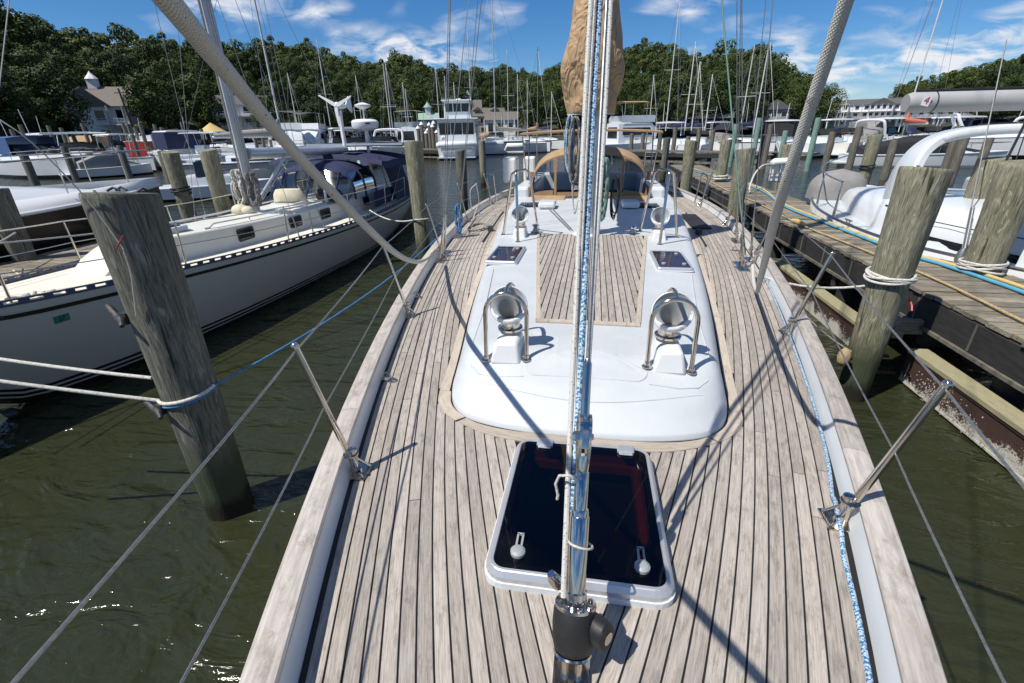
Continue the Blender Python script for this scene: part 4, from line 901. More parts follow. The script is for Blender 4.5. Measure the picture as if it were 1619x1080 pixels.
for z, a in ((1.62, 172), (.98, 178)):
    b = MB(); a = rad(a+62); c = Vector((.165*math.cos(a), .165*math.sin(a), z)); t = Vector((-math.sin(a), math.cos(a), 0)); o_ = Vector((math.cos(a), math.sin(a), 0))
    b.box(c+o_*.012, (.05, .05, .07)); b.tube(spline([c-t*.15+o_*.07+Vector((0, 0, .06)), c-t*.1+o_*.06+Vector((0, 0, .035)), c-t*.03+o_*.045, c+t*.03+o_*.04, c+t*.09+o_*.05-Vector((0, 0, .02))], 4), [.012, .016, .019, .021, .022, .022, .022, .024, .026, .026, .026, .025, .023, .021, .019, .016, .012], 10); b.build('piling_cleat', ['cast_iron'], p, 50)
b = MB()
for a in range(4): b.tube([(.11*math.cos(a*2.2+2), .1*math.sin(a*2.2+2), 2.335), (.13*math.cos(a*2.2+2.2), .11*math.sin(a*2.2+2.2), 2.352), (.15*math.cos(a*2.2+2.4), .12*math.sin(a*2.2+2.4), 2.335)], .007, 6)
b.build('wire_end', ['cast_iron'], p, 50, stuff=True)
piling(-3.46, 9.28, 2.44, .44, 'tall brown piling beyond the stern of the grey-hulled sailboat', 'pile_green', 2)
piling(-4.2, 15.4, 2.05, .44, 'darker piling left of the teak deck, behind the shrouds', 'pile_grey', 3)
piling(-5.55, 24.5, 2.15, .44, 'slim far piling standing alone in open water in front of the white ketch', 'pile_green', 4)
piling(-9.75, 10.2, 2.28, .46, 'piling at the bow of the white motorboat, with black rope round it', 'pile_green', 5)
piling(-8.35, 9.75, 2.33, .46, 'piling close behind the mast of the grey-hulled sailboat', 'pile_green', 6)
piling(-9.3, 6.2, 1.9, .44, 'dark piling cut by the left edge of the photo beside the finger pier', 'pile_grey', 7)
piling(2.8, 4.75, 2.26, .46, 'big mossy piling with white line wrapped round it at the right dock', 'pile_green', 8, foot=.76)
piling(4.62, 6.25, 2.2, .5, 'thick piling on the far side of the right dock, cut by the right edge', 'pile_green', 9)
piling(5.75, 8.3, 2.12, .46, 'piling half hidden behind the thick one at the right edge', 'pile_green', 10)
piling(3.15, 11.3, 2.17, .44, 'piling at the near edge of the right dock beyond the shrouds', 'pile_green', 11)
piling(2.75, 15.3, 2.25, .44, 'leaning piling second farthest along the near edge of the right dock', 'pile_green', 12)
piling(3.5, 26, 2.1, .44, 'thin piling farthest along the right dock, beside the bimini', 'pile_grey', 13)
piling(4.1, 16.9, 2.2, .42, 'piling on the far side of the right dock with white line at its foot', 'pile_green', 14)
piling(5.5, 15.6, 2.1, .42, 'piling just left of the thick sheet, beside the white fender rack', 'pile_green', 15)
piling(8.0, 16.2, 2.3, .46, 'piling with black band just left of the white radar arch', 'pile_green', 16)
for (x, y, r, lab) in ((-9.75, 10.2, .19, 'black rope wound round the piling at the bow of the white motorboat'), (8.0, 16.2, .19, 'black band of rope on the piling left of the white radar arch')):
    rope(lab, [(x+(r+.012*math.sin(a*2))*math.cos(a), y+(r+.012)*math.sin(a), 1.35+.012*a) for a in np.linspace(0, 13, 60)], .018, 'rubber', 'rope', 'rope_wrap')
# lines on the big left piling
px, py, r = -2.66, 2.35, .176
loop = lambda z, a0, a1, dz=0, rr_=r: [(px+rr_*math.cos(a), py+rr_*math.sin(a), z+dz*(a-a0)) for a in np.linspace(a0, a1, 26)]
rope('white dock line ending in a loop round the big left piling, upper of the two', sag((-4.4, 2.0, 1.47), (px-.155, py-.09, 1.17), .02, 8), .012, 'rope_plain', 'dock line', 'dock_line')
r = .174
rope('white dock line wrapped round the front of the big left piling, lower of the two', sag((-4.5, 1.6, 1.62), (px-.12, py-.125, 1.02), .02, 8)+loop(1.02, rad(225), rad(370), .02), .0125, 'rope_plain', 'dock line', 'dock_line')
rope('bright blue dock line from the big left piling to the rail of the teak-decked yacht', loop(.985, rad(215), rad(372), .025)+sag((px+.17, py+.05, 1.06), (-2.18, 6.4, 1.22), .1, 14), .0085, 'rope_cyan', 'dock line', 'dock_line')
rope('thin line with a red tie hanging slack on the face of the big left piling', spline([(-3.2, 1.88, 2.89), (-2.78, 2.0, 2.70), (-2.66, 2.13, 2.38), (-2.575, 2.17, 2.09), (-2.56, 2.165, 2.03), (-2.57, 2.165, 1.9), (-2.63, 2.16, 1.66)], 6), .0033, 'rope_plain', 'line', 'line')
b = MB(); b.tube(spline([(-2.6, 2.16, 2.05), (-2.575, 2.155, 2.07), (-2.54, 2.16, 2.11), (-2.525, 2.165, 2.13)], 4), .0038, 6); tag(b.build('cord', ['red_paint'], smooth=60), 'small red cord tied to the thin line on the big left piling', 'cord')
px, py, r = 2.8, 4.75, .182
P = [(px+(r+.012*math.sin(a*.7))*math.cos(a), py+(r+.012)*math.sin(a), 1.28+.022*math.sin(a*1.3)+.012*((a/6.28) % 4)) for a in np.linspace(0, 6.28*4, 120)]
rope('worn white line wound several turns round the big mossy piling', P+sag(P[-1], (1.75, 5.0, 1.2), .12, 10), .0125, 'rope_plain', 'dock line', 'dock_line')
b = MB(); b.tube([(px+.17, py-.08, 1.12), (px+.19, py-.12, 1.06), (px+.18, py-.16, 1.02)], .009, 6); tag(b.build('cord', ['red_paint'], smooth=60), 'faded red cord end on the big mossy piling under the wound line', 'cord')
px, py = 4.62, 6.25
rope('white lines wound round the thick piling at the right edge above the dock', [(px+.208*math.cos(a), py+.208*math.sin(a), 1.03+.05*math.sin(a*.8)+.01*(a/6.28)) for a in np.linspace(0, 6.28*4, 100)], .015, 'rope_plain', 'dock line', 'dock_line')
rope('white line coiled at the foot of the piling across the right dock', [(4.1+.2*math.cos(a), 16.9+.2*math.sin(a), 1.0+.012*a) for a in np.linspace(0, 12.5, 50)], .03, 'rope_plain', 'dock line', 'dock_line')
rope('white line round the piling behind the grey-hulled sailboat stern', sag((-5.0, 10.2, 1.0), (-3.5, 9.1, 1.0), .12)+[(-3.46+.185*math.cos(a), 9.28+.185*math.sin(a), 1.0) for a in np.linspace(-1.6, 1.2, 12)], .014, 'rope_plain', 'dock line', 'dock_line')
# ================================================================== the right dock
DZ = .95; DX0, DX1 = 3.6, 4.95
dk = thing('finger_pier', 'weathered wooden finger pier with dark fascia on the right', 'dock', (4.2, 8, 0), 0, world=True)
rd = random.Random(9); plankm = []
for k in range(6):
    b = MB(); b.box((0, 0, 0), (DX1-DX0, .134, .04)); me = b.mesh('plank', ['dock_wood']); plankm.append(me)
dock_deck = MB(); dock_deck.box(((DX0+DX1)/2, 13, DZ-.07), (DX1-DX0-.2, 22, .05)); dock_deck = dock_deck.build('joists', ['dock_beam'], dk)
y = 2.6; i = 0
while y < 24.6:
    o = link('plank', plankm[i % 6], dk); o.location = ((DX0+DX1)/2+rd.uniform(-.025, .025), y, DZ-.02+rd.uniform(-.006, .006)); o.rotation_euler = (rd.uniform(-.012, .012), rd.uniform(-.006, .006), rd.uniform(-.012, .012)); y += .147; i += 1
for x in (DX0+.03, DX1-.03):
    y = 2.5
    for ln in (3.2, 3.6, 3.6, 3.6, 3.6, 3.9):
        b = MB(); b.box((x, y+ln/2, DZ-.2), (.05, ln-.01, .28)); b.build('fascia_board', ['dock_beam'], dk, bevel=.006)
        if x < 4:
            for yy in np.arange(y+.45, y+ln, .85):
                q = MB(); q.box((x-.028, yy, DZ-.2), (.006, .022, .27)); q.build('strap', ['far_pile'], dk)
        y += ln
b = MB(); b.box((DX0+.0, 12, DZ-.36), (.05, 19, .035)); b.build('lower_batten', ['far_pile'], dk)
for yb in np.arange(3.2, 24, 2.1):
    b = MB(); b.box(((DX0+DX1)/2, yb, .48), (1.3, .12, .18)); b.build('cross_beam', ['dock_beam'], dk)
for yb in np.arange(4.3, 24, 3.): 
    for x in (DX0+.2, DX1-.15): b = MB(); b.lathe([(.13, -1), (.13, .8)], 14, Matrix.Translation((x, yb, 0))); b.build('pier_post', ['dock_beam'], dk, 50)
b = MB(); b.box((3.45, 5.35, .58), (.42, .09, .16)); b.box((3.3, 5.3, .58), (.1, .3, .14)); b.build('pile_bracket', ['dock_wood'], dk, bevel=.005, stuff=True)
b = MB(); b.box((3.25, 5.5, .14), (.5, .05, .03)); b.box((3.25, 5.3, .02), (.5, .05, .03)); b.build('steel_bracket', ['rust_red'], dk, bevel=.004, stuff=True)
# steel fender beams crusted with barnacles
for (x0, y0, x1, y1, z, lab) in ((3.5, 2.4, 3.45, 5.15, .36, 'near rusty steel beam under the right dock, white barnacles on its side'), (3.4, 5.75, 3.35, 9.2, .3, 'far rusty steel beam under the right dock beyond the mossy piling')):
    t_ = thing('steel_beam', lab, 'beam', ((x0+x1)/2, (y0+y1)/2, z-.2), 0, 'steel beams below the dock', True)
    b = MB(); L_ = y1-y0; xm, ym = (x0+x1)/2, (y0+y1)/2
    b.box((xm+.0, ym, z-.17), (.03, L_, .29)); b.box((xm+.06, ym, z-.325), (.16, L_, .02)); b.box((xm+.06, ym, z-.02), (.17, L_, .02)); b.build('beam_web', ['crusted_rust'], t_)
    b = MB(); b.box((xm+.06, ym, z+.02), (.19, L_, .05)); b.build('timber_cap', ['pale_wood'], t_, bevel=.006)
    b = MB(); rb = random.Random(4)
    for k in range(1500):
        yy = rb.uniform(y0+.05, y1-.05); zz = z-.26+rb.gauss(.03, .06); zz = min(zz, z-.06)
        if rb.random() < .1+.9*max(0, math.sin(yy*4.3+1)+.5*math.sin(yy*11))**2*.6: 
            s_ = rb.uniform(.004, .01); b.box((xm-.016, yy, zz), (s_, s_*1.2, s_*1.4), None, 0, (.4, .4))
    b.build('barnacles', ['pebbles'], t_, stuff=True)
rope('pale blue hose lying along the right dock', spline([(4.44, 2.6, .978), (4.47, 4.4, .978), (4.5, 5.45, .978), (4.4, 6.5, .978), (4.28, 7.2, .978), (4.2, 9.6, .978), (4.2, 11.5, .978), (4.6, 15.1, .978), (4.05, 20.6, .978), (4.2, 23.5, .978)], 8), .022, 'blue_hose', 'hose', 'hose')
rope('yellow hose lying along the right dock beside the blue hose', spline([(4.56, 2.6, .98), (4.6, 4.4, .98), (4.62, 5.6, .98), (4.5, 6.5, .98), (4.34, 7.3, .98), (4.28, 9.7, .98), (4.3, 12, .98), (4.72, 15.3, .98), (4.2, 20.8, .98), (4.3, 23.5, .98)], 8), .023, 'yellow_hose', 'hose', 'hose')
rope('tan rope lying along the near edge of the right dock', spline([(3.78, 2.8, .975), (3.86, 4.4, .975), (3.93, 5.9, .975), (3.83, 7.6, .975), (3.72, 9.3, .975), (3.78, 12., .975), (3.7, 15, .975), (3.85, 19, .975)], 8), .014, 'rope_tan', 'rope', 'rope')
b = MB(); b.tube([(3.75, 9.15, .99), (3.72, 9.4, 1.0), (3.7, 9.55, .99)], [.03, .045, .03], 10); tag(b.build('connector', ['yellow_hose'], smooth=60), 'yellow plug connector on the edge of the right dock', 'plug')
rope('grey spring line from the teak-decked yacht down to the frayed knot by the mossy piling', sag((1.95, 5.4, 1.2), (2.62, 4.65, .55), .1), .008, 'rope_grey', 'dock line', 'dock_line')
b = MB(); b.ball((2.55, 4.62, .5), (.06, .06, .1), 10, 6); tag(b.build('line_knot', ['rope_tan'], smooth=60), 'frayed knot of rope hanging beside the mossy piling', 'knot')
# ================================================================== sailboat with the grey hull
def lax(y): return -5.95-.055*(y-3.3)
_hx, _hy = dense([(1.9, .02), (2.5, .22), (3.3, .47), (3.8, .6), (5.3, .88), (7.1, 1.12), (9, 1.32), (11, 1.42), (12.5, 1.38), (14, 1.2)])
lhw = lambda y: float(np.interp(y, _hx, _hy))
_zx, _zy = dense([(1.9, 1.3), (3.3, 1.16), (5.3, 1.02), (7.1, .93), (9, .88), (11, .87), (14, .9)])
lz = lambda y: float(np.interp(y, _zx, _zy))
_wx, _wy = dense([(1.9, .0), (3.2, .0), (3.6, .16), (4.2, .42), (5.2, .68), (6.4, .86), (8.6, 1.06), (10.6, 1.16), (12.5, .95), (14, .5)])
lwl = lambda y: float(np.interp(y, _wx, _wy))
LB = thing('moored_sailboat', 'sailboat with a shaded grey hull and navy canopies moored on the left', 'sailboat', (-6.2, 8, 0), 0, world=True)
def lp(mb, name, mats, smooth=None, bevel=None, parent=LB, **k): return mb.build(name, mats, parent, smooth, bevel, **k)
lys = np.linspace(1.9, 14, 60)
def side(y, f):                                        # f: 0 sheer .. 1 waterline
    z = lz(y)*(1-f); w = lhw(y)+(lwl(y)-lhw(y))*f**1.7
    k = max(0, (3.4-y)/1.5)
    if k > 0 and f > .0: z = max(z, lz(y)-(lz(y)-0)*f*(1-.75*k))
    return w, z
def band(f0, f1, out_, n=8, s_=(-1, 1)):
    b = MB()
    for s in s_:
        rows = []
        for y in lys:
            row = []
            for f in np.linspace(f0, f1, n): w, z = side(y, f); row.append((lax(y)+s*(w+out_), y, z))
            rows.append(row)
        b.grid(rows, flip=s > 0)
    return b
hullL = lp(band(0, .94, 0, 14), 'hull', ['hull_grey'], 60)
lp(band(.07, .108, .006, 3), 'rub_stripe', ['black_gloss'], 60, parent=hullL); lp(band(.83, .86, .004, 3), 'boot_stripe', ['black_gloss'], 60, parent=hullL); lp(band(.885, .915, .004, 3), 'boot_stripe', ['black_gloss'], 60, parent=hullL)
b = band(.935, 1.0, .003, 3); 
for s in (-1, 1): b.grid([[(lax(y)+s*lwl(y), y, .0), (lax(y)+s*lwl(y)*.5, y, -.5)] for y in lys])
lp(b, 'bottom', ['hull_black'], 60)
b = MB(); b.grid([[(lax(14)+x, 14, z) for x in np.linspace(-1.2, 1.2, 5)] for z in (0, .45, .9)]); lp(b, 'transom', ['hull_grey'])
rows = [[(lax(y)+u*lhw(y), y, lz(y)-.005+.03*(1-u*u)) for u in np.linspace(-1, 1, 9)] for y in lys]
b = MB(); b.grid(rows); ldeck = lp(b, 'deck', ['nonskid_cream'], 60)
for s in (-1, 1):
    b = MB(); pt = lambda y, h, o=0: (lax(y)+s*(lhw(y)+o), y, lz(y)+h)
    for h0, h1 in ((0, .022), (.05, .066)):
        b.grid([[pt(y, h0, .004), pt(y, h1, .004), pt(y, h1, -.02), pt(y, h0, -.02)] for y in lys], flip=s > 0)
    for y in np.arange(2.1, 13.9, .19):
        ya, yb = y, y+.075; q = [pt(ya, .02, .003), pt(yb, .02, .003), pt(yb, .052, .003), pt(ya, .052, .003), pt(ya, .02, -.018), pt(yb, .02, -.018), pt(yb, .052, -.018), pt(ya, .052, -.018)]
        b.add(q, [(0, 1, 2, 3), (4, 7, 6, 5), (1, 5, 6, 2), (0, 3, 7, 4)])
    lp(b, 'toe_rail', ['toe_rail_blue'])
# cabin
_cx, _cy = dense([(4.6, .26), (5.2, .36), (6, .46), (7.5, .58), (9, .7), (10.5, .78), (13, .84)])
cw = lambda y: float(np.interp(y, _cx, _cy)); rows = []
for y in np.linspace(4.55, 13, 40):
    h = .33*min(1, max(0, (y-4.55)/.75))**.6+.02; w = cw(max(y, 4.6)); z = lz(y)
    rows.append([(lax(y)+sx*w*k, y, z+h*hh) for sx, k, hh in ((-1, 1.02, -.05), (-1, 1, 0.), (-1, .97, .86), (-1, .955, .95), (-1, .92, 1.0), (-1, .45, 1.13), (0, 0, 1.17), (1, .45, 1.13), (1, .92, 1.0), (1, .955, .95), (1, .97, .86), (1, 1, 0), (1, 1.02, -.05))])
b = MB(); b.grid(rows, flip=True); b.add(rows[0], [tuple(range(13))]); lcab = lp(b, 'cabin', ['gelcoat_cream'], 28)
ltop = lambda y, u=0: lz(y)+.35*(1.17-.17*u*u)
for y in (6.9, 8.25, 9.3, 11.3, 12.1):
    w = cw(y); xx = lax(y)+w*.988; b = MB(); L_ = .34 if y < 10 else .26
    M_ = Matrix.Translation((xx, y, lz(y)+.19)) @ Matrix.Rotation(rad(90), 4, 'Z') @ Matrix.Rotation(rad(90), 4, 'X') 
    b.prism(rrect(0, 0, L_+.05, .2, .04), -.012, .008, 0, M_); b.prism(rrect(0, 0, L_-.0, .15, .035), .007, .011, 1, M_); lp(b, 'cabin_window', ['cast_iron', 'boat_glass'], 40, parent=lcab)
for y in (5.75, 9.2):
    b = MB(); u = .0; z = ltop(y)
    b.prism(rrect(lax(y), y, .56, .56, .06), z-.03, z+.035, 0); b.prism(rrect(lax(y), y, .44, .44, .05), z+.03, z+.045, 1); lp(b, 'cabin_hatch', ['gelcoat', 'boat_glass'], 30, parent=lcab)
b = MB(); b.lathe([(.13, 0), (.12, .02), (.08, .03), (.08, .06), (.06, .07)], 18, Matrix.Translation((lax(5.2)+.12, 5.25, lz(5.2)+.37))); lp(b, 'mushroom_vent', ['steel'], 40, parent=lcab)
for s in (-1, 1):
    b = MB(); P = [(lax(y)+s*cw(y)*.78, y, ltop(y, .78)+(.05 if 6.3 < y < 9.7 else 0)) for y in (6.2, 6.3, 6.4, 7.5, 8.6, 9.6, 9.7)]; b.tube(P, .014, 8)
    for y in (7.2, 8.0, 8.9): b.rod((lax(y)+s*cw(y)*.78, y, ltop(y, .78)), (lax(y)+s*cw(y)*.78, y, ltop(y, .78)+.05), .012, 6)
    lp(b, 'hand_rail', ['gelcoat'], 50, parent=lcab)
lmx, lmy = lax(8)+.02, 8.0
b = MB(); b.lathe([(.085, 1.25), (.085, 15)], 18, Matrix.Translation((lmx, lmy, 0)), sx=.75, sy=1.2); lp(b, 'mast', ['mast_paint'], 50)
b = MB(); b.rod((lmx-.09, lmy-.06, 1.4), (lmx-.07, lmy-.05, 14), .012, 6); b.rod((lmx+.09, lmy-.06, 1.4), (lmx+.06, lmy-.05, 14), .01, 6); b.rod((lmx-.02, lmy-.13, 1.4), (lmx, lmy-.1, 14), .009, 6); lp(b, 'mast_halyard', ['rope_grey'], 60, stuff=True)
b = MB(); b.tube([(lmx, lmy+.1, 2.3), (lmx-.1, 11.9, 2.22)], .1, 14, flat=1.15); lp(b, 'boom', ['aluminium'], 50)
b = MB(); b.tube([(lmx+.02, lmy+.12, 1.5), (lmx+.08, 9.1, 2.2)], .03, 10); b.tube([(lmx+.02, lmy+.2, 1.48), (lmx+.12, 9.1, 2.12)], .012, 8); lp(b, 'boom_vang', ['aluminium'], 50)
for s in (-1, 1):
    b = MB(); b.rod((lmx, lmy, 6.6), (lmx+s*.9, lmy+.1, 6.7), .02, 6); lp(b, 'spreader', ['mast_paint'], 50)
for x, y, tx, ty, tz in ((1.05, 7.6, .0, -.1, 6.4), (1.1, 8.0, .9, .1, 6.7), (1.08, 8.5, .0, .1, 6.5), (-1.05, 7.6, 0, -.1, 6.4), (-1.1, 8., -.9, .1, 6.7)):
    b = MB(); b.rod((lax(y)+x, y, lz(y)), (lmx+tx, lmy+ty, tz), .0045, 6); b.rod((lax(y)+x, y, lz(y)), (lax(y)+x+(lmx+tx-lax(y)-x)*.07, y+(lmy+ty-y)*.07, lz(y)+(tz-lz(y))*.07), .012, 8); lp(b, 'shroud', ['wire'], 50)
b = MB(); b.rod((lax(2.2), 2.2, lz(2.2)+.1), (lmx, lmy-.1, 14), .012, 6); b.rod((lax(3.4), 3.4, lz(3.4)), (lmx, lmy-.1, 9.5), .006, 6); lp(b, 'forestay', ['wire'], 50, stuff=True)
# canopies
def arch2(w, z0, z1, n=21): return [(w*math.copysign(abs(math.cos(a))**.7, math.cos(a)), z0+(z1-z0)*abs(math.sin(a))**.6) for a in np.linspace(math.pi, 0, n)]
DA = lambda w, z1: [(p[0]*w, 1.25+(z1-1.25)*p[1]) for p in [(math.copysign(abs(math.cos(a))**.7, math.cos(a)), abs(math.sin(a))**.6) for a in np.linspace(math.pi, 0, 61)]]
rows = []
for y, w, z1 in ((10.15, .98, 1.9), (10.35, 1.0, 1.98), (10.8, 1.04, 2.03), (11.2, 1.06, 2.02)): rows.append([(lax(y)+.08+p[0], y, p[1]) for p in DA(w, z1)[13:48]])
b = MB(); b.grid(rows); b.grid([[(p[0], p[1], p[2]) for p in rows[0]], [(p[0], p[1]-.02, p[2]-.05) for p in rows[0]]]); ld = lp(b, 'dodger', ['navy_canvas'], 60)
for s in (-1, 1):
    for ya, yb in ((10.18, 10.62), (10.7, 11.18)):
        b = MB(); rr_ = []
        for y in (ya, yb):
            A_ = DA(.98+.08*(y-10.15), 1.92+.1*min(1, (y-10.1)*2)); A_ = A_[::-1] if s > 0 else A_; rr_.append([(lax(y)+.08+p[0], y, p[1]) for p in A_[1:14]])
        b.grid(rr_); lp(b, 'dodger_window', ['clear_vinyl'], 60, parent=ld)
    for y in (10.15, 10.66, 11.2):
        A_ = DA(.98+.08*(y-10.15), 1.92+.1*min(1, (y-10.1)*2)); A_ = A_[::-1] if s > 0 else A_; lp(MB().tube([(lax(y)+.08+p[0], y, p[1]) for p in A_[0:14]], .028, 6), 'dodger_seam', ['navy_canvas'], 60, parent=ld)
A_ = DA(.98, 1.9)
for i0, i1 in ((4, 17), (19, 29), (31, 41), (43, 56)):
    b = MB(); rr_ = [[(lax(10)+.08+A_[i][0], 9.7+.45*v, 1.27+(A_[i][1]-1.27)*v) for i in range(i0, i1+1)] for v in np.linspace(0, .96, 6)]; b.grid(rr_); lp(b, 'dodger_window', ['clear_vinyl'], 60, parent=ld)
for i in (3, 18, 30, 42, 57): lp(MB().tube([(lax(10)+.08+A_[i][0], 9.7, 1.25), (lax(10)+.08+A_[i][0], 10.15, A_[i][1])], .024, 6), 'dodger_seam', ['navy_canvas'], 60, parent=ld)
rows = []
for y in np.linspace(10.9, 13.2, 7): rows.append([(lax(y)+.05+x, y, 2.16-.16*abs(x/1.45)**2.5+.02*math.sin(y*6)) for x in np.linspace(-1.45, 1.45, 13)])
b = MB(); b.grid(rows); b.grid([[(p[0], p[1], p[2]) for p in rows[0]], [(p[0], p[1]-.04, p[2]-.1) for p in rows[0]]]); b.grid([[r_[-1] for r_ in rows], [(r_[-1][0]+.06, r_[-1][1], r_[-1][2]-.16) for r_ in rows]]); lb = lp(b, 'bimini', ['navy_canvas'], 60)
b = MB()
for u0, v0 in ((-.9, 11.2), (-.3, 11.15), (.3, 11.25)): b.grid([[(lax(11.5)+.05+u0+dx+.1*dy, v0+dy, 2.185-.16*abs((u0+dx)/1.45)**2.5) for dx in np.linspace(0, .35, 4)] for dy in (0, .3, .6)])
lp(b, 'bimini_patch', ['hull_navy'], 60, parent=lb, stuff=True)
b = MB(); b.box((lax(12.6)+.4, 12.6, 2.32), (2.6, 1.2, .06)); lp(b, 'solar_panel', ['black_gloss'])
b = MB(); b.box((lax(12.6)+.4, 11.985, 2.34), (2.6, .03, .05)); lp(b, 'panel_edge', ['aluminium'])
b = MB()
for x in (-1.2, 1.2):
    for y in (11.2, 13): b.tube([(lax(y)+x*1.1, y, 2.1), (lax(12)+x, 12, .95)], .014, 6)
lp(b, 'bimini_frame', ['steel'], 50, parent=lb)
rows = [[(lax(y)+1.15, y, z) for z in (.95, 1.3)] for y in (11, 12, 13)]; b = MB(); b.grid(rows); b.grid([[(lax(y)+1.3-.3*(z-.9), y, z) for z in (.95, 1.5, 1.95)] for y in (12.2, 13, 13.6)]); lp(b, 'weather_cloth', ['navy_canvas'], stuff=True)
# stern pole with wind generator, radar dome
wx, wy = lax(12)+.12, 12.0
b = MB(); b.rod((wx, wy, .9), (wx, wy, 3.12), .05, 12); pole = lp(b, 'generator_pole', ['white_plastic'], 50)
b = MB(); b.tube([(wx, wy-.16, 3.22), (wx, wy-.1, 3.22), (wx, wy+.15, 3.22), (wx, wy+.4, 3.24)], [.03, .085, .07, .03], 14); b.prism([(-.02, 0), (.28, -.16), (.34, -.1), (.3, .2), (.18, .22)], -.01, .01, 0, Matrix.Translation((wx, wy+.35, 3.24)) @ Matrix.Rotation(rad(90), 4, 'Z') @ Matrix.Rotation(rad(90), 4, 'X')); lp(b, 'generator_body', ['white_plastic'], 50, parent=pole)
for a in (-15, -140, -262):
    M_ = Matrix.Translation((wx, wy-.15, 3.22)) @ Matrix.Rotation(rad(a-10), 4, 'Y'); b = MB(); b.prism([(0, -.03), (.1, -.05), (.46, -.018), (.48, .012), (.09, .036), (0, .03)], -.008, .008, 0, M_ @ Matrix.Rotation(rad(90), 4, 'X')); lp(b, 'generator_blade', ['white_plastic'], parent=pole)
rx, ry = lax(12)+.65, 12.2
b = MB(); b.rod((rx, ry, .9), (rx, ry, 2.68), .04, 10); pole = lp(b, 'radar_pole', ['white_plastic'], 50)
b = MB(); b.lathe([(.2, 2.66), (.3, 2.7), (.33, 2.76), (.335, 2.86), (.3, 2.9), (.2, 2.92)], 28, Matrix.Translation((rx, ry, 0))); b.box((rx+.2, ry-.27, 2.815), (.11, .012, .03), Matrix.Rotation(rad(36), 3, 'Z'), 1); lp(b, 'radar_dome', ['white_plastic', 'cast_iron'], 40, parent=pole)
b = MB(); b.rod((rx, ry, 2.9), (rx, ry, 3.15), .02, 8); b.lathe([(.05, 3.14), (.19, 3.2), (.2, 3.24), (.05, 3.29)], 20, Matrix.Translation((rx, ry, 0))); lp(b, 'antenna_dome', ['white_plastic'], 40, parent=pole)
# stanchions, lifelines, sundry
T = []
for s in (-1, 1):
    for y in (3.4, 5.2, 7.2, 9.2, 11.1, 12.8):
        x = lax(y)+s*(lhw(y)-.05); b = MB(); b.rod((x, y, lz(y)), (x+s*.03, y, lz(y)+.6), .0125, 8); lp(b, 'stanchion', ['steel'], 50); T.append((x+s*.03, y, lz(y)+.59))
    for h in (0, .28):
        Q = [(t[0], t[1], t[2]-h) for t in T[-6:]]; P = []
        for a, c in zip(Q[:-1], Q[1:]): P += sag(a, c, .015, 5)[:-1]
        P = [np.array((lax(2)+s*.3, 2.0, 1.95-h))]+P+[np.array(Q[-1])]; lp(MB().tube(P, .006 if h else .008, 6), 'lifeline', ['rope_plain' if not h else 'wire'], 60)
def lthing(mb, name, mats, label, cat, smooth=50, bevel=None): return tag(mb.build(name, mats, None, smooth, bevel), label, cat)
tz = ltop(8)
lthing(MB().tube(hank(lmx-.12, lmy-.12, 2.05, .22, .6, 9, 21, .1), .013, 6), 'rope_coil', ['rope_plain'], 'tangled coil of pale rope hanging on the mast of the grey-hulled sailboat, left side', 'rope coil')
lthing(MB().tube(hank(lmx+.14, lmy-.1, 2.0, .2, .55, 9, 22, .1), .012, 6), 'rope_coil', ['rope_grey'], 'grey coil of rope hanging on the mast of the grey-hulled sailboat, right side', 'rope coil')
lthing(MB().tube(hank(lmx-.2, lmy-.05, 1.75, .16, .4, 5, 24, .1), .012, 6), 'rope_coil', ['rust_red'], 'reddish rope hanging low on the mast of the grey-hulled sailboat', 'rope coil')
b = MB(); b.ball((lmx-.15, lmy-.2, tz+.06), (.16, .14, .1), 12, 8); b.ball((lmx-.0, lmy-.22, tz+.05), (.12, .1, .08), 12, 8); lthing(b, 'cloth', ['cream_canvas'], 'pale bundled cloth at the foot of the sailboat mast on the left', 'cloth')
b = MB(); rows = []
for i, v in enumerate(np.linspace(0, 1, 7)): rows.append([(lax(9.75)-.05+.36*math.cos(a)*(1-.25*v**3)+.012*math.sin(6*a+v*3), 9.35+.2*math.sin(a)*(1-.25*v**3), ltop(9.5)-.03+.3*v) for a in np.linspace(0, 6.283, 33)])
b.grid(rows); b.add(rows[-1][:-1], [tuple(range(32))]); lthing(b, 'canvas_cover', ['cream_canvas'], 'cream canvas cover over a hatch before the navy dodger', 'cover')
b = MB(); x, y = lax(10)+.62, 9.75; z = ltop(10)+.1; b.tube([(x-.3, y+.1, z), (x-.25, y+.09, z), (x+.25, y, z), (x+.3, y-.02, z)], [.05, .13, .13, .05], 14); b.box((x, y, z), (.03, .27, .27), None, 1); lthing(b, 'fender', ['rubber', 'white_plastic'], 'black round-ended fender lying on the cabin by the navy dodger', 'fender')
rq = random.Random(8); P = []
for k in range(46): y = 2.75+1.1*k/46; P.append((lax(y)+lhw(y)-.1-.11*rq.random(), y+.05*math.sin(k*2.1), lz(y)+.03+.03*rq.random()))
lthing(MB().tube(spline(P, 3), .016, 6), 'rope_coil', ['rope_plain'], 'loose white line flaked along the bow gunwale of the grey-hulled sailboat', 'rope coil')
b = MB(); c = Vector((lax(3)+.1, 2.95, 1.42)); d = Vector((.35, .28, -.32)).normalized(); b.rod(c-d*.6, c+d*.6, .015, 8); b.rod(c-d*.2, c+d*.14, .05, 10); b.tube([c+Vector((.1+.07*math.cos(a), .0, .02+.07*math.sin(a))) for a in np.linspace(0, 6.28, 16)], .022, 8); lp(b, 'jib_furler', ['rubber'], 50)
b = MB(); P = [(lax(2.9)+.02, 2.9, .3), (lax(3.0)+.1, 3.05, .14), (lax(3.1)+.14, 3.15, .05)]; b.tube(P, .022, 8); b.ball(P[-1], (.09, .06, .05), 8, 6); lp(b, 'bobstay', ['rubber'], 50)
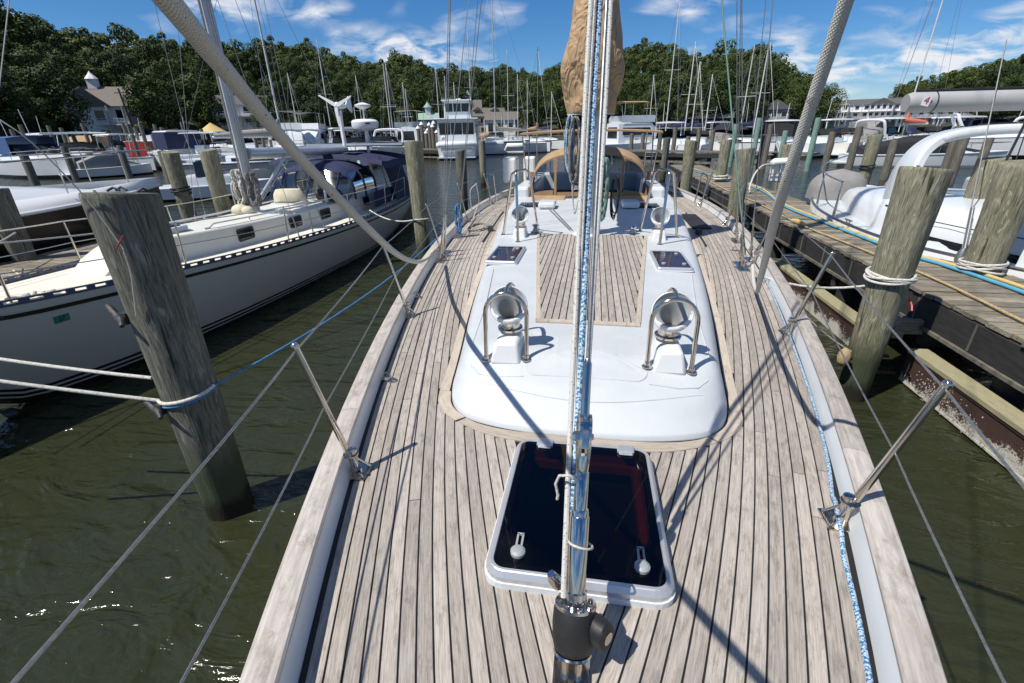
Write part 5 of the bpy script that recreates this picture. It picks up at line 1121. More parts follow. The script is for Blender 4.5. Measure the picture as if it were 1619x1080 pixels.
# registration sticker
b = MB(); yy = 3.62; w, z = side(yy, .24); w2, z2 = side(yy, .17); w3, _ = side(yy+.14, .24); w4, _ = side(yy+.14, .17); e = .004
b.add([(lax(yy)+w+e, yy, z), (lax(yy+.14)+w3+e, yy+.14, z), (lax(yy+.14)+w4+e, yy+.14, z2), (lax(yy)+w2+e, yy, z2)], [(0, 1, 2, 3)]); stk = lp(b, 'registration_sticker', ['sticker_green'], parent=hullL)
def text(s_, name, size, M_, mat, parent=None, ext=.001):
    cu = bpy.data.curves.new(name, 'FONT'); cu.body = s_; cu.size = size; cu.align_x = 'CENTER'; cu.align_y = 'CENTER'; cu.extrude = ext
    o = bpy.data.objects.new(name, cu); COL.objects.link(o); me = bpy.data.meshes.new_from_object(o); bpy.data.objects.remove(o); me.materials.append(MAT[mat]); me.transform(M_); return link(name, me, parent)
tw = (w3+w4+w+w2)/4; tdir = Vector((lax(yy+.14)+w3-lax(yy)-w, .14, 0)).normalized(); upv = Vector((w2-w, 0, z2-z)).normalized(); nv = tdir.cross(upv)
M_ = Matrix.Identity(4); c = Vector((lax(yy+.07)+tw+.007, yy+.07, (z+z2)/2))
for i in range(3): M_[i][0], M_[i][1], M_[i][2], M_[i][3] = tdir[i], upv[i], nv[i], c[i]
text('27', 'sticker_number', .065, M_, 'dock_beam', hullL)
# ================================================================== white motorboat at the far left
def boat_hull(L_, B, f0, f1, n=18, full=.55):
    """local x = bow; rows of (side half-breadth, waterline half-breadth, sheer, x)"""
    st = []
    for t in np.linspace(0, 1, n):
        x = -L_/2+L_*t; w = B/2*(1-max(0, (t-full)/(1-full))**2.2)*(.9+.1*min(1, t*3)); st.append((max(w, .01), max(w*.86-.05*B*max(0, t-.6), .0), f1+(f0-f1)*t**1.6, x))
    return st
def hull_parts(root, st, topm, botm='hull_black', deckm='gelcoat', stripe=None, draft=.4, cut=.22, flare=.1):
    sx = lambda s, f, q=0: [(x+flare*0, s*(wl+(w-wl)*f**.7), z*f) for w, wl, z, x in st]
    b = MB()
    for s in (-1, 1):
        rows = [sx(s, f) for f in (cut, .4, .6, .8, 1)]; b.grid(rows, flip=s < 0)
    w, wl, z, x = st[0]; b.add([(x, -w, z), (x, w, z), (x, wl+(w-wl)*cut**.7, z*cut), (x, -wl-(w-wl)*cut**.7, z*cut)], [(0, 1, 2, 3)]); h = b.build('hull', [topm], root, 50)
    b = MB()
    for s in (-1, 1): b.grid([[(x, s*wl*.7, -draft) for w, wl, z, x in st], sx(s, 0), sx(s, cut)], flip=s < 0)
    b.add([(x, -wl, 0), (x, wl, 0), (x, wl+(w-wl)*cut**.7, z*cut), (x, -wl-(w-wl)*cut**.7, z*cut)], [(0, 1, 2, 3)]); b.build('bottom', [botm], root, 50)
    b = MB(); b.grid([[(x, u*w*.985, z-.02+.05*(1-u*u)) for u in np.linspace(-1, 1, 5)] for w, wl, z, x in st]); b.build('deck', [deckm], root, 50)
    b = MB()
    for s in (-1, 1): b.tube([(x, s*w, z) for w, wl, z, x in st], .035, 6)
    b.build('rub_rail', ['gelcoat' if stripe is None else stripe], h, 50)
    return h
RW = lambda v, rot: v
def bow_rail(root, st, h=.55, t0=.45, mat='steel', r=.014):
    k = [q for q in st if q[3] > st[0][3]+(st[-1][3]-st[0][3])*t0]; b = MB()
    P = [(x, -max(w-.06, .0), z+h) for w, wl, z, x in k]+[(x, max(w-.06, 0), z+h) for w, wl, z, x in k][::-1]; b.tube(P, r, 6)
    for w, wl, z, x in k[::3]:
        for s in (-1, 1): b.rod((x, s*(w-.06), z), (x, s*(w-.06), z+h), r, 6)
    b.build('bow_rail', [mat], root, 50)
bx, by = -10.75, 10.6; dirv = Vector((.22, .97, 0)).normalized(); ang = math.atan2(dirv.y, dirv.x); Lm = 12.
ML = thing('motorboat', 'white motor cruiser with black bottom and bow rail at the far left', 'motorboat', (bx-dirv.x*Lm/2, by-dirv.y*Lm/2, 0), ang)
st = boat_hull(Lm, 4.6, 1.5, 1.36, 24, .5); hull_parts(ML, st, 'hull_black', 'hull_black', 'nonskid_white', None, .5, .2)
b = MB()
for s in (-1, 1): b.grid([[(x, s*w*k, z+h) for k, h in ((1.0, 0), (.97, .07), (.9, .15), (.8, .19))] for w, wl, z, x in st], flip=s < 0)
b.build('deck_moulding', ['hull_white'], ML, 40); bow_rail(ML, [(w*.95, wl, z+.2, x) for w, wl, z, x in st], .62, .35)
b = MB(); rows = []
for t, h, w in ((-5.5, .5, 1.9), (-3, .95, 1.9), (0, .85, 1.8), (2, .62, 1.5), (3.8, .36, .95), (4.8, .2, .45), (5.2, .1, .2)): rows.append([(t, s*w*k, 1.32+h*hh) for s, k, hh in ((-1, 1.06, -.1), (-1, 1, .1), (-1, .8, .5), (-1, .45, .88), (0, 0, 1.), (1, .45, .88), (1, .8, .5), (1, 1, .1), (1, 1.06, -.1))])
b.grid(rows); b.build('cabin', ['gelcoat'], ML, 60)
b = MB(); b.box((.2, -.75, 2.0), (1.8, .5, .1), Matrix.Rotation(rad(-14), 3, 'Z')); b.build('deck_window', ['boat_glass'], ML)
for x, s in ((5.3, 0), (3.2, -1), (3.2, 1)):
    b = MB(); b.box((x, s*1.15, 1.52), (.25, .05, .05)); b.rod((x, s*1.15, 1.42), (x, s*1.15, 1.52), .02, 6); b.build('mooring_cleat', ['cast_iron'], ML)
# short finger pier between the two left boats
fp = thing('finger_pier', 'short weathered finger pier between the white motorboat and the grey-hulled sailboat', 'dock', (-9, 6, 0), 0, world=True)
y = 2.6
while y < 8.4:
    o = link('plank', plankm[int(y*10) % 6], fp); o.location = (-8.85+rd.uniform(-.02, .02), y, .76+rd.uniform(-.004, .004)); o.scale = (.92, 1, 1); y += .147
b = MB(); b.box((-8.3, 5.5, .64), (.05, 5.9, .2)); b.build('fascia_board', ['dock_beam'], fp); b = MB(); b.box((-9.4, 5.5, .64), (.05, 5.9, .2)); b.build('fascia_board', ['dock_beam'], fp)
for y in (3.2, 5.8, 8): b = MB(); b.lathe([(.12, -1), (.12, .7)], 12, Matrix.Translation((-8.8, y, 0))); b.build('pier_post', ['dock_beam'], fp, 50)
rope('white dock line from the grey-hulled sailboat to the finger pier', sag((-7.0, 4.6, 1.15), (-8.4, 5.4, .85), .08), .012, 'rope_plain', 'dock line', 'dock_line')
rope('white dock line drooping past the dark piling at the left edge', sag((-6.6, 2.7, 1.35), (-9.1, 6.1, 1.25), .1), .013, 'rope_plain', 'dock line', 'dock_line')
# ================================================================== white motor yacht on the right with the arch
MR = thing('motor_yacht', 'white motor yacht with a radar arch lying across the right dock', 'motor yacht', (6.0, 8.6, 0), 0, world=True)
def rp(mb, name, mats, smooth=None, bevel=None, parent=MR, **k): return mb.build(name, mats, parent, smooth, bevel, **k)
_r = [(5.5, .75), (5.9, 1.02), (6.4, 1.3), (7.0, 1.55), (7.6, 1.74), (8.5, 1.8), (10.5, 1.68), (12, 1.2), (13, .5), (13.5, .03)]; _rx, _ry = dense(_r); rh = lambda y: float(np.interp(y, _rx, _ry)); RXC = 6.15
rys = np.linspace(5.5, 13.5, 40); rzz = lambda y: 1.0+.25*max(0, (y-9)/4.5)**1.5
b = MB()
for s in (-1, 1): b.grid([[(RXC+s*rh(y)*k, y, rzz(y)*f) for k, f in ((.8, -.2), (.86, 0), (.95, .5), (1, 1), (.985, 1.03))] for y in rys], flip=s > 0)
rp(b, 'hull', ['hull_white'], 60)
b = MB(); b.grid([[(RXC+u*rh(y), y, rzz(y)+.02*(1-u*u)) for u in np.linspace(-1, 1, 9)] for y in rys]); rp(b, 'deck', ['nonskid_white'], 60)
rows = []
for y, w, h in ((5.8, .7, .45), (6.4, 1.05, .6), (7.0, 1.25, .6), (7.6, 1.36, .57), (8.6, 1.36, .55), (9.6, 1.26, .5), (10.6, 1.06, .4), (11.6, .72, .26), (12.3, .4, .1), (12.6, .2, .0)):
    rows.append([(RXC+s*w*k, y, rzz(y)+h*hh) for s, k, hh in ((-1, 1.08, -.05), (-1, 1.05, .3), (-1, 1, .62), (-1, .93, .82), (-1, .75, .97), (0, 0, 1.05), (1, .75, .97), (1, .93, .82), (1, 1, .62), (1, 1.05, .3), (1, 1.08, -.05))])
b = MB(); b.grid([[Vector(p) for p in spline(list(c), 4)] for c in zip(*rows)], flip=False); rc = rp(b, 'cabin', ['gelcoat'], 70)
for z0, z1 in ((.34, .352), (.05, .15)):
    b = MB(); ys_ = np.linspace(6.35, 7.5, 8); b.grid([[(RXC-float(np.interp(y, [5.8, 6.4, 7.0, 7.6], [.7, 1.05, 1.25, 1.36]))*(1.065-.08*max(0, z-.18))-.012, y, 1.0+z) for z in (z0, z1)] for y in ys_]); rp(b, 'side_window', ['boat_glass'], parent=rc)
for k in range(3):
    b = MB(); c0 = Vector((RXC-1.4+.02*k, 8.0+.06*k, 1.2+.085*k)); b.rod(c0, c0+Vector((.03, .75, .0)), .012, 6); rp(b, 'vent_slot', ['black_gloss'], parent=rc)
# radar arch: a broad flattened tube
ya = 9.0; P = [(4.98, ya-.05, 1.3), (5.02, ya, 1.75), (5.08, ya, 2.05), (5.2, ya, 2.26), (5.42, ya, 2.4), (5.8, ya, 2.47), (6.3, ya, 2.5), (7.0, ya, 2.49), (7.3, ya, 2.43), (7.45, ya, 2.2), (7.5, ya, 1.9), (7.55, ya-.05, 1.3)]
P = spline(P, 5); wds = [.3 if p[2] < 1.9 else max(.16, .3-.28*(p[2]-1.9)) for p in P]; b = MB(); rows = []
for i, p in enumerate(P):
    t_ = (Vector(P[min(i+1, len(P)-1)])-Vector(P[max(i-1, 0)])).normalized(); n_ = Vector((0, 1, 0)).cross(t_).normalized(); w = wds[i]; th = .07
    rows.append([Vector(p)+n_*th*a+Vector((0, w*c, 0)) for a, c in ((-1, -.8), (-1, .8), (-.6, 1), (.6, 1), (1, .8), (1, -.8), (.6, -1), (-.6, -1), (-1, -.8))])
b.grid(rows, flip=True); arch_o = rp(b, 'radar_arch', ['gelcoat'], 50)
b = MB(); b.box((6.75, ya, 2.495), (.3, .38, .17), Matrix.Rotation(rad(3), 3, 'Y')); rp(b, 'arch_patch', ['grey_canvas'], bevel=.03, parent=arch_o)
b = MB(); b.lathe([(.05, 0), (.055, .02), (.03, .05)], 12, Matrix.Translation((5.0, ya-.3, 1.95)) @ Matrix.Rotation(rad(90), 4, 'X')); rp(b, 'arch_light', ['steel'], 50, parent=arch_o)
for y in (10.75, 9.65):
    b = MB(); x = RXC-rh(y)+.06; z = rzz(y); b.rod((x, y, z), (x+.02, y+.06, z+.62), .015, 8); b.rod((x+.08, y+.25, z), (x+.02, y+.06, z+.62), .013, 8); b.ball((x+.02, y+.06, z+.63), .026, 8, 6); rp(b, 'rail_post', ['steel'], 50)
b = MB(); b.rod((6.25, 6.9, 1.5), (6.25, 6.95, 2.0), .03, 8); b.ball((6.25, 6.95, 2.02), .05, 8, 6); rp(b, 'deck_light', ['white_plastic'], 50)
b = MB(); rows = []
for v in np.linspace(0, 1, 9):
    k = math.sqrt(max(0, 1-(max(0, v-.35)/.65)**2.2)); rows.append([(5.3+.52*k*math.copysign(abs(math.cos(a))**.7, math.cos(a))+.06*v, 11.8+.42*k*math.copysign(abs(math.sin(a))**.7, math.sin(a)), 1.1+.62*v) for a in np.linspace(0, 6.283, 29)])
b.grid(rows); tag(b.build('canvas_cover', ['grey_canvas'], smooth=50), 'domed grey canvas cover on the bow of the white motor yacht', 'cover')
b = MB(); rows = [[(6.3+.3*k*math.cos(a), 11.2+.3*k*math.sin(a), 1.3+.36*v) for a in np.linspace(0, 6.283, 21)] for v, k in ((0, 1), (.4, 1.05), (.75, .85), (1, .3))]; b.grid(rows); b.add(rows[-1][:-1], [tuple(range(20))]); tag(b.build('canvas_cover', ['grey_canvas'], smooth=50), 'small grey canvas cover beside the foot of the white arch', 'cover')
# deck details of the motor yacht: hatches, cleats, a side rail and cabin-top moulding lines
for y in (10.2, 8.9):
    z = rzz(y)+(.5 if y < 9.5 else .42); b = MB(); b.prism(rrect(RXC-.2, y, .6, .6, .08), z, z+.05, 0); b.prism(rrect(RXC-.2, y, .5, .5, .06), z+.045, z+.058, 1); rp(b, 'deck_hatch', ['aluminium', 'boat_glass'], 30, parent=rc)
for y in (11.6, 9.2, 7.6): b = MB(); x = RXC-rh(y)+.12; b.rod((x, y-.12, rzz(y)+.06), (x, y+.12, rzz(y)+.06), .016, 6); b.rod((x, y-.05, rzz(y)), (x, y-.05, rzz(y)+.06), .014, 6); b.rod((x, y+.05, rzz(y)), (x, y+.05, rzz(y)+.06), .014, 6); rp(b, 'mooring_cleat', ['steel'], 50)
P = [(RXC-rh(y)+.02, y, rzz(y)+.03) for y in np.linspace(5.6, 13.3, 40)]; rp(MB().tube(P, .022, 6), 'rub_rail', ['steel_dull'], 60)
P = [(RXC-rh(y)+.08, y, rzz(y)+.64) for y in (9.72, 10.2, 10.8, 11.6, 12.4, 13.1)]+[(RXC, 13.45, rzz(13.4)+.66)]; rp(MB().tube(spline(P, 4), .014, 8), 'bow_rail', ['steel'], 60)
t_ = thing('fender_rack', 'white fender rack with a looped hose beyond the right dock', 'fender rack', (5.1, 15.0, .9), 0, world=True)
b = MB(); b.tube([(4.9, 15, 1.66), (5.0, 15, 1.66), (5.55, 15.05, 1.68), (5.6, 15.05, 1.68)], [.03, .1, .1, .03], 12); b.build('fender', ['white_plastic'], t_, 50)
b = MB(); b.box((5.2, 15.08, 1.35), (.44, .12, .46)); b.build('box', ['white_plastic'], t_, bevel=.04)
b = MB()
for x in (4.92, 5.2, 5.5): b.rod((x, 14.98, .95), (x, 14.98, 1.7), .018, 6)
for z in (1.15, 1.35): b.rod((4.85, 14.98, z), (5.55, 14.98, z), .012, 6)
b.build('rack', ['steel'], t_, 50)
rope('pale hose arching from the white fender rack to the dock', spline([(5.0, 14.95, 1.6), (4.6, 14.6, 1.6), (4.3, 14.2, 1.4), (4.15, 13.9, 1.1), (4.15, 13.8, .98)], 6), .025, 'rope_plain', 'hose', 'hose')
# ================================================================== sailing yacht whose boom reaches in from the right
SB = thing('moored_sailboat', 'sailboat mostly outside the frame whose fat grey boom reaches in at the right', 'sailboat', (11.5, 10.5, 0), 0, world=True)
b = MB(); P = [(4.2, 8.0, 2.86), (4.26, 8.0, 2.865), (6.2, 8.15, 2.87), (9, 8.3, 2.9), (11.3, 8.5, 2.95)]; b.tube(P, [.11, .128, .132, .135, .14], 18, flat=1.0); bo = b.build('boom', ['boom_grey'], SB, 50)
for x in (4.53,): MB().tube([(x, 8.0+.06*(x-4.2), 2.866), (x+.012, 8.0+.06*(x-4.2), 2.866)], .134, 18).build('boom_band', ['rubber'], bo, 50)
b = MB(); b.tube([(4.3, 8.0, 3.0), (7, 8.17, 3.02), (11, 8.4, 3.09)], .022, 6); b.build('sail_track', ['rubber'], bo, 50)
b = MB(); M_ = Matrix.Translation((4.38, 7.868, 2.88)) @ Matrix.Rotation(rad(90), 4, 'X') @ Matrix.Rotation(rad(-12), 4, 'Z'); b.prism(rrect(0, 0, .1, .13, .012), 0, .004, 0, M_); bd = b.build('sail_badge', ['house_white'], bo); text('4', 'badge_number', .13, M_ @ Matrix.Translation((0, 0, .006)), 'red_paint', bo)
b = MB(); b.lathe([(.11, .8), (.11, 16)], 16, Matrix.Translation((11.5, 8.5, 0))); b.build('mast', ['mast_paint'], SB, 50)
b = MB(); q = [(10-1.6, 5), (9.7, 8), (9.6, 11), (10, 14), (11.2, 17), (12.4, 14), (12.9, 11), (12.8, 8), (12.5, 5)]; b.prism(q[::-1], 0, 1.1); b.build('hull', ['hull_white'], SB, bevel=.08)
b = MB(); b.rod((4.72, 6.75, 1.02), (5.35, 8.3, 3.6), .008, 6); b.rod((4.74, 6.75, 1.05), (4.85, 7.05, 1.6), .022, 8); b.lathe([(.06, 0), (.05, .08), (.025, .14)], 10, Matrix.Translation((4.72, 6.75, 1.0))); b.build('boom_tackle', ['wire'], SB, 50)
b = MB(); b.rod((5.9, 8.2, 2.75), (5.35, 7.6, 1.55), .016, 8); b.rod((5.92, 8.2, 2.75), (5.55, 7.6, 1.5), .008, 6); b.build('boom_preventer', ['rubber'], SB, 50)
# ================================================================== boats across the water
def toward(p, turn=0.): return math.atan2(CO[1]-p[1], CO[0]-p[0])+rad(turn)     # heading with the bow to the camera, turned
def loft(b, rows, mat=0, flip=False): b.grid(rows, mat=mat, flip=flip); b.add(rows[0], [tuple(range(len(rows[0])))], None, mat); b.add(rows[-1], [tuple(range(len(rows[-1])))[::-1]], None, mat)
def house_rows(st): return [[(x, s*w*k, z0+(z1-z0)*h) for s, k, h in ((-1, 1, 0), (-1, .96, .7), (-1, .88, .95), (0, 0, 1.05), (1, .88, .95), (1, .96, .7), (1, 1, 0))] for x, w, z0, z1 in st]
def cruiser(label, px, dist, turn, Lb=9., B=3.2, hull='hull_white', top='hardtop', canv='navy_canvas', bottom='hull_black', f=1.15, group=None, cat='motorboat', dz=0.):
    p = far(px, dist); rt = thing('motorboat', label, cat, (p[0], p[1], dz), toward(p, turn), group); r_ = random.Random(px)
    st = boat_hull(Lb, B, f*1.25, f, 12, .5); hull_parts(rt, st, hull, bottom, 'gelcoat', None, .3, .2)
    k = Lb/9; b = MB(); loft(b, house_rows([(-Lb*.22, B*.42, f-.05, f+.45), (Lb*.0, B*.42, f-.05, f+.55), (Lb*.16, B*.36, f-.02, f+.42), (Lb*.34, B*.14, f, f+.12)]))
    cab = b.build('cabin', ['gelcoat'], rt, 40)
    b = MB(); zb, zt = f+.4, f+1.1; b.grid([[(Lb*.12-.75*k*v-.25*abs(u)**2, u*B*(.38-.03*v), zb+(zt-zb)*v) for u in np.linspace(-1, 1, 7)] for v in (0, .5, 1)])
    for s in (-1, 1): b.add([(Lb*.12-.25, s*B*.38, zb), (-Lb*.12, s*B*.4, zb), (-Lb*.12, s*B*.36, zt-.1), (Lb*.12-.75*k-.25, s*B*.35, zt)], [(0, 1, 2, 3)])
    b.build('windscreen', ['boat_glass'], rt, 50)
    zz = f+1.75
    if top in ('hardtop', 'enclosed'):
        b = MB(); loft(b, [[(x, u*B*.4*q, zz+h) for u, h in ((-1, 0), (-.9, .1), (0, .15), (.9, .1), (1, 0))] for x, q in ((-Lb*.26, .92), (-Lb*.2, 1), (Lb*.0, 1), (Lb*.05, .85))]); b.build('hardtop', ['gelcoat'], rt, 40)
        b = MB()
        for s in (-1, 1):
            for x0, x1 in ((Lb*.02, -Lb*.02), (-Lb*.2, -Lb*.2)): MB().rod((x0, s*B*.38, f+.7), (x1, s*B*.37, zz+.03), .035, 6).build('top_support', ['gelcoat'], rt, 50)
        if top == 'enclosed':
            b = MB(); b.grid([[(x, s_*B*.395, z) for z in (f+.5, zz)] for x, s_ in ((Lb*.02, -1), (-Lb*.24, -1), (-Lb*.25, -.6), (-Lb*.25, .6), (-Lb*.24, 1), (Lb*.02, 1))]); b.build('canvas_enclosure', [canv], rt)
    elif top == 'canvas':
        b = MB(); b.grid([[(x, u*B*.42, zz-.1-.12*u*u-(.55 if x < -Lb*.28 else 0)) for u in np.linspace(-1, 1, 7)] for x in (Lb*.04, -Lb*.1, -Lb*.24, -Lb*.34)]); b.grid([[(x, s*B*.42, z) for z in (f+.45, zz-.22)] for s in (-1,) for x in (Lb*.02, -Lb*.3)]); b.grid([[(x, s*B*.42, z) for z in (f+.45, zz-.22)] for s in (1,) for x in (Lb*.02, -Lb*.3)]); b.build('canvas_top', [canv], rt, 60)
    elif top == 'fly':
        b = MB(); loft(b, house_rows([(-Lb*.3, B*.4, f, f+1.9), (Lb*.05, B*.4, f, f+1.9), (Lb*.14, B*.34, f, f+1.2), (Lb*.2, B*.3, f, f+.5)])); b.build('deck_house', ['gelcoat'], rt, 40)
        b = MB()
        for s in (-1, 1): b.add([(-Lb*.26, s*(B*.4+.01), f+.8), (Lb*.06, s*(B*.4+.01), f+.8), (Lb*.03, s*(B*.385+.01), f+1.45), (-Lb*.26, s*(B*.385+.01), f+1.45)], [(0, 1, 2, 3)])
        b.add([(-Lb*.3-.01, -B*.3, f+.5), (-Lb*.3-.01, B*.3, f+.5), (-Lb*.3-.01, B*.28, f+1.5), (-Lb*.3-.01, -B*.28, f+1.5)], [(0, 1, 2, 3)]); b.add([(Lb*.152, -B*.28, f+.75), (Lb*.152, B*.28, f+.75), (Lb*.075, B*.28, f+1.6), (Lb*.075, -B*.28, f+1.6)], [(0, 1, 2, 3)]); b.build('window', ['boat_glass'], rt)
        b = MB(); b.grid([[(x, u*B*.38, f+z) for u, z in ((-1, 1.9), (-1.02, 2.5), )] for x in (-Lb*.28, 0, Lb*.08)]); b.grid([[(x, u*B*.38, f+z) for u, z in ((1, 1.9), (1.02, 2.5), )] for x in (-Lb*.28, 0, Lb*.08)]); b.add([(Lb*.08, -B*.38, f+1.9), (Lb*.08, B*.38, f+1.9), (Lb*.05, B*.38, f+2.55), (Lb*.05, -B*.38, f+2.55)], [(0, 1, 2, 3)]); b.build('flybridge', ['gelcoat'], rt)
        b = MB(); b.grid([[(x, u*B*.4, f+3.75-.15*u*u) for u in np.linspace(-1, 1, 5)] for x in (-Lb*.26, 0.)]); b.build('bimini', [canv], rt, 60)
        b = MB()
        for s in (-1, 1):
            for x in (-Lb*.25, -.02*Lb): b.rod((x, s*B*.38, f+2.4), (x, s*B*.39, f+3.65), .03, 6)
        b.build('bimini_frame', ['steel'], rt)
    elif top == 'arch':
        b = MB(); P = [(-Lb*.2, -B*.44, f+.3), (-Lb*.25, -B*.42, f+1.3), (-Lb*.26, -B*.3, f+1.65), (-Lb*.26, B*.3, f+1.65), (-Lb*.25, B*.42, f+1.3), (-Lb*.2, B*.44, f+.3)]; b.tube(spline(P, 4), .11, 8); b.build('radar_arch', ['gelcoat'], rt, 50)
    elif top == 'cover':
        b = MB(); loft(b, house_rows([(-Lb*.42, B*.42, f, f+.45), (-Lb*.1, B*.44, f, f+1.05), (Lb*.06, B*.42, f, f+1.1), (Lb*.2, B*.3, f, f+.45), (Lb*.36, B*.12, f+.1, f+.2)])); b.build('mooring_cover', [canv], rt, 60)
    bow_rail(rt, st, .5, .5, 'steel', .02)
    b = MB(); b.box((-Lb/2-.35, 0, .3), (.7, B*.8, .08)); b.build('swim_platform', ['gelcoat'], rt)
    if r_.random() < .6 and top != 'cover':
        b = MB(); b.rod((-Lb*.15, B*.2, f+1.6), (-Lb*.18, B*.2, f+3.4), .02, 6); b.build('antenna', ['white_plastic'], rt)
    return rt
def console_boat(label, px, dist, turn, Lb=7.5, hull='hull_white', topm='gelcoat', group=None):
    p = far(px, dist); rt = thing('motorboat', label, 'motorboat', (p[0], p[1], 0), toward(p, turn), group); B = 2.6
    st = boat_hull(Lb, B, 1.15, .9, 12, .5); hull_parts(rt, st, hull, 'hull_black', 'gelcoat', None, .3, .15)
    b = MB(); b.box((-.3, 0, 1.4), (.9, .9, 1.0), None, 0, (.8, .9)); b.build('console', ['gelcoat'], rt, bevel=.05)
    b = MB(); b.add([(.12, -.42, 1.85), (.12, .42, 1.85), (-.05, .38, 2.3), (-.05, -.38, 2.3)], [(0, 1, 2, 3)]); b.build('windscreen', ['boat_glass'], rt)
    b = MB(); loft(b, [[(x, u*1.05*q, 2.75+h) for u, h in ((-1, 0), (-.9, .08), (0, .12), (.9, .08), (1, 0))] for x, q in ((-1.5, .9), (-1.3, 1), (.5, 1), (.8, .85))]); b.build('t_top', [topm], rt, 40)
    b = MB()
    for x in (-1, .2):
        for s in (-1, 1): MB().rod((x, s*.5, .9), (x, s*.75, 2.78), .03, 6).build('top_support', ['steel'], rt)
    b = MB(); b.box((-Lb/2-.25, 0, 1.15), (.5, .45, .6), None, 0, (.8, .8)); b.box((-Lb/2-.2, 0, .5), (.25, .2, .9)); b.build('outboard_motor', ['cast_iron'], rt, bevel=.06); return rt
def sailboat(label, px, dist, turn, Lb=10., mast=13., hull='hull_white', cover='navy_canvas', stripe='navy_canvas', group=None, boomz=1., mastm='far_mast', spread=1, lean=0., furl=None):
    p = far(px, dist); rt = thing('moored_sailboat', label, 'sailboat', (p[0], p[1], 0), toward(p, turn), group); B = Lb*.32
    st = boat_hull(Lb, B, 1.25, 1.05, 14, .45); hull_parts(rt, st, hull, 'hull_navy', 'gelcoat', stripe, .4, .1)
    b = MB(); loft(b, house_rows([(-Lb*.2, B*.3, 1., 1.5), (Lb*.05, B*.28, 1., 1.5), (Lb*.2, B*.18, 1.05, 1.35), (Lb*.24, B*.12, 1.1, 1.15)])); c = b.build('cabin', ['gelcoat'], rt, 40)
    b = MB()
    for s in (-1, 1): b.add([(-Lb*.17, s*(B*.295), 1.18), (Lb*.06, s*(B*.278), 1.18), (Lb*.06, s*(B*.272), 1.36), (-Lb*.17, s*(B*.29), 1.36)], [(0, 1, 2, 3)])
    b.build('cabin_window', ['boat_glass'], rt, parent=None) if False else b.build('cabin_window', ['boat_glass'], rt)
    mx = Lb*.1; b = MB(); b.tube([(mx, 0, 1.3), (mx-.3*lean, 0, mast)], [.065, .05], 8); mo = b.build('mast', [mastm], rt, 50)
    for k in range(spread):
        z = mast*(.55 if spread == 1 else .42+.28*k); b = MB(); b.rod((mx, -B*.3, z), (mx, B*.3, z), .022, 6); b.build('spreader', [mastm], mo)
    b = MB(); b.rod((mx, 0, 1.5+boomz), (mx-Lb*.38, 0, 1.5+boomz), .07, 8); b.build('boom', [mastm], rt, 50)
    if cover:
        b = MB(); b.tube([(mx-.05, 0, 2.4+boomz), (mx-.15, 0, 1.75+boomz), (mx-Lb*.2, 0, 1.68+boomz), (mx-Lb*.37, 0, 1.6+boomz)], [.1, .22, .19, .09], 10); b.build('sail_cover', [cover], rt, 60)
    b = MB(); b.rod((Lb/2-.1, 0, 1.25), (mx, 0, mast*.97), .012, 5); b.rod((-Lb/2+.1, 0, 1.1), (mx, 0, mast), .011, 5)
    for s in (-1, 1): b.tube([(mx-.2, s*B*.45, 1.1), (mx, s*B*.3, mast*.55), (mx, 0, mast*.96)], .011, 5)
    b.build('rigging', ['wire'], rt, stuff=True)
    if furl: MB().rod((Lb/2-.15, 0, 1.6), (mx+.15, 0, mast*.9), .022, 6).build('furled_headsail', [furl], rt, 50)
    bow_rail(rt, st, .6, .0, 'steel', .018); return rt
def pilings_far(spots, mat, h, d, label, group, cap=False):
    src = None
    for k, (x, y) in enumerate(spots):
        if src is None:
            src = tag(MB().lathe([(d/2, -1), (d/2, h-.06), (d/2*.9, h)], 10).build('dock_piling', [mat], None, 50), label, 'piling', group); src.location = (x, y, 0)
            if cap: MB().lathe([(d*.62, h-.03), (d*.55, h+.05), (.02, h+.25)], 10).build('cap', ['white_plastic'], src, 40)
        else: o = dup(src, (x, y, 0), 0, label, group); o.scale = (1, 1, 1+.16*math.sin(k*2.3))
def far_dock(label, x0, y0, x1, y1, w=1.6, z=.9, planks=True):
    L_ = math.hypot(x1-x0, y1-y0); rt = thing('dock', label, 'dock', ((x0+x1)/2, (y0+y1)/2, 0), math.atan2(y1-y0, x1-x0)); b = MB(); b.box((0, 0, z), (L_, w, .12)); b.build('deck_boards', ['far_dock'], rt)
    b = MB(); b.box((0, -w/2, z-.22), (L_, .08, .28)); b.build('fascia_board', ['dock_beam'], rt); b = MB(); b.box((0, -w/2+.02, z-.7), (L_, .07, .15)); b.build('lower_rail', ['far_dock'], rt); return rt
# ---- right of the mast
a, c = far(1000, 42), far(1300, 37); far_dock('long grey wooden dock across the water right of the mast', a[0], a[1], c[0], c[1])
pilings_far([tuple(far(x, d)[:2]) for x, d in ((1045, 41), (1068, 40.6), (1090, 40.3), (1106, 40), (1128, 39.4), (1210, 37), (1218, 36), (1000, 43), (1018, 42.5))], 'far_pile', 2.3, .32, 'grey dock piling along the long dock right of the mast', 'grey dock pilings right of the mast')
pilings_far([tuple(far(x, d)[:2]) for x, d in ((1163, 37.6), (1198, 36.4), (1243, 36), (1290, 35))], 'teal_pile', 2.7, .32, 'pale green steel piling of the dock right of the mast', 'pale green pilings')
pilings_far([tuple(far(x, d)[:2]) for x, d in ((1318, 34), (1358, 33), (1420, 31), (1515, 34), (1530, 30), (1570, 33))], 'far_pile', 2.2, .36, 'grey mooring piling among the white speedboats at the right', 'grey pilings at the right')
cruiser('white speedboat with low bow and black cockpit cover at the right', 1470, 41, 110, 8.5, 2.6, 'hull_white', 'cover', 'black_canvas', 'hull_white', .75)
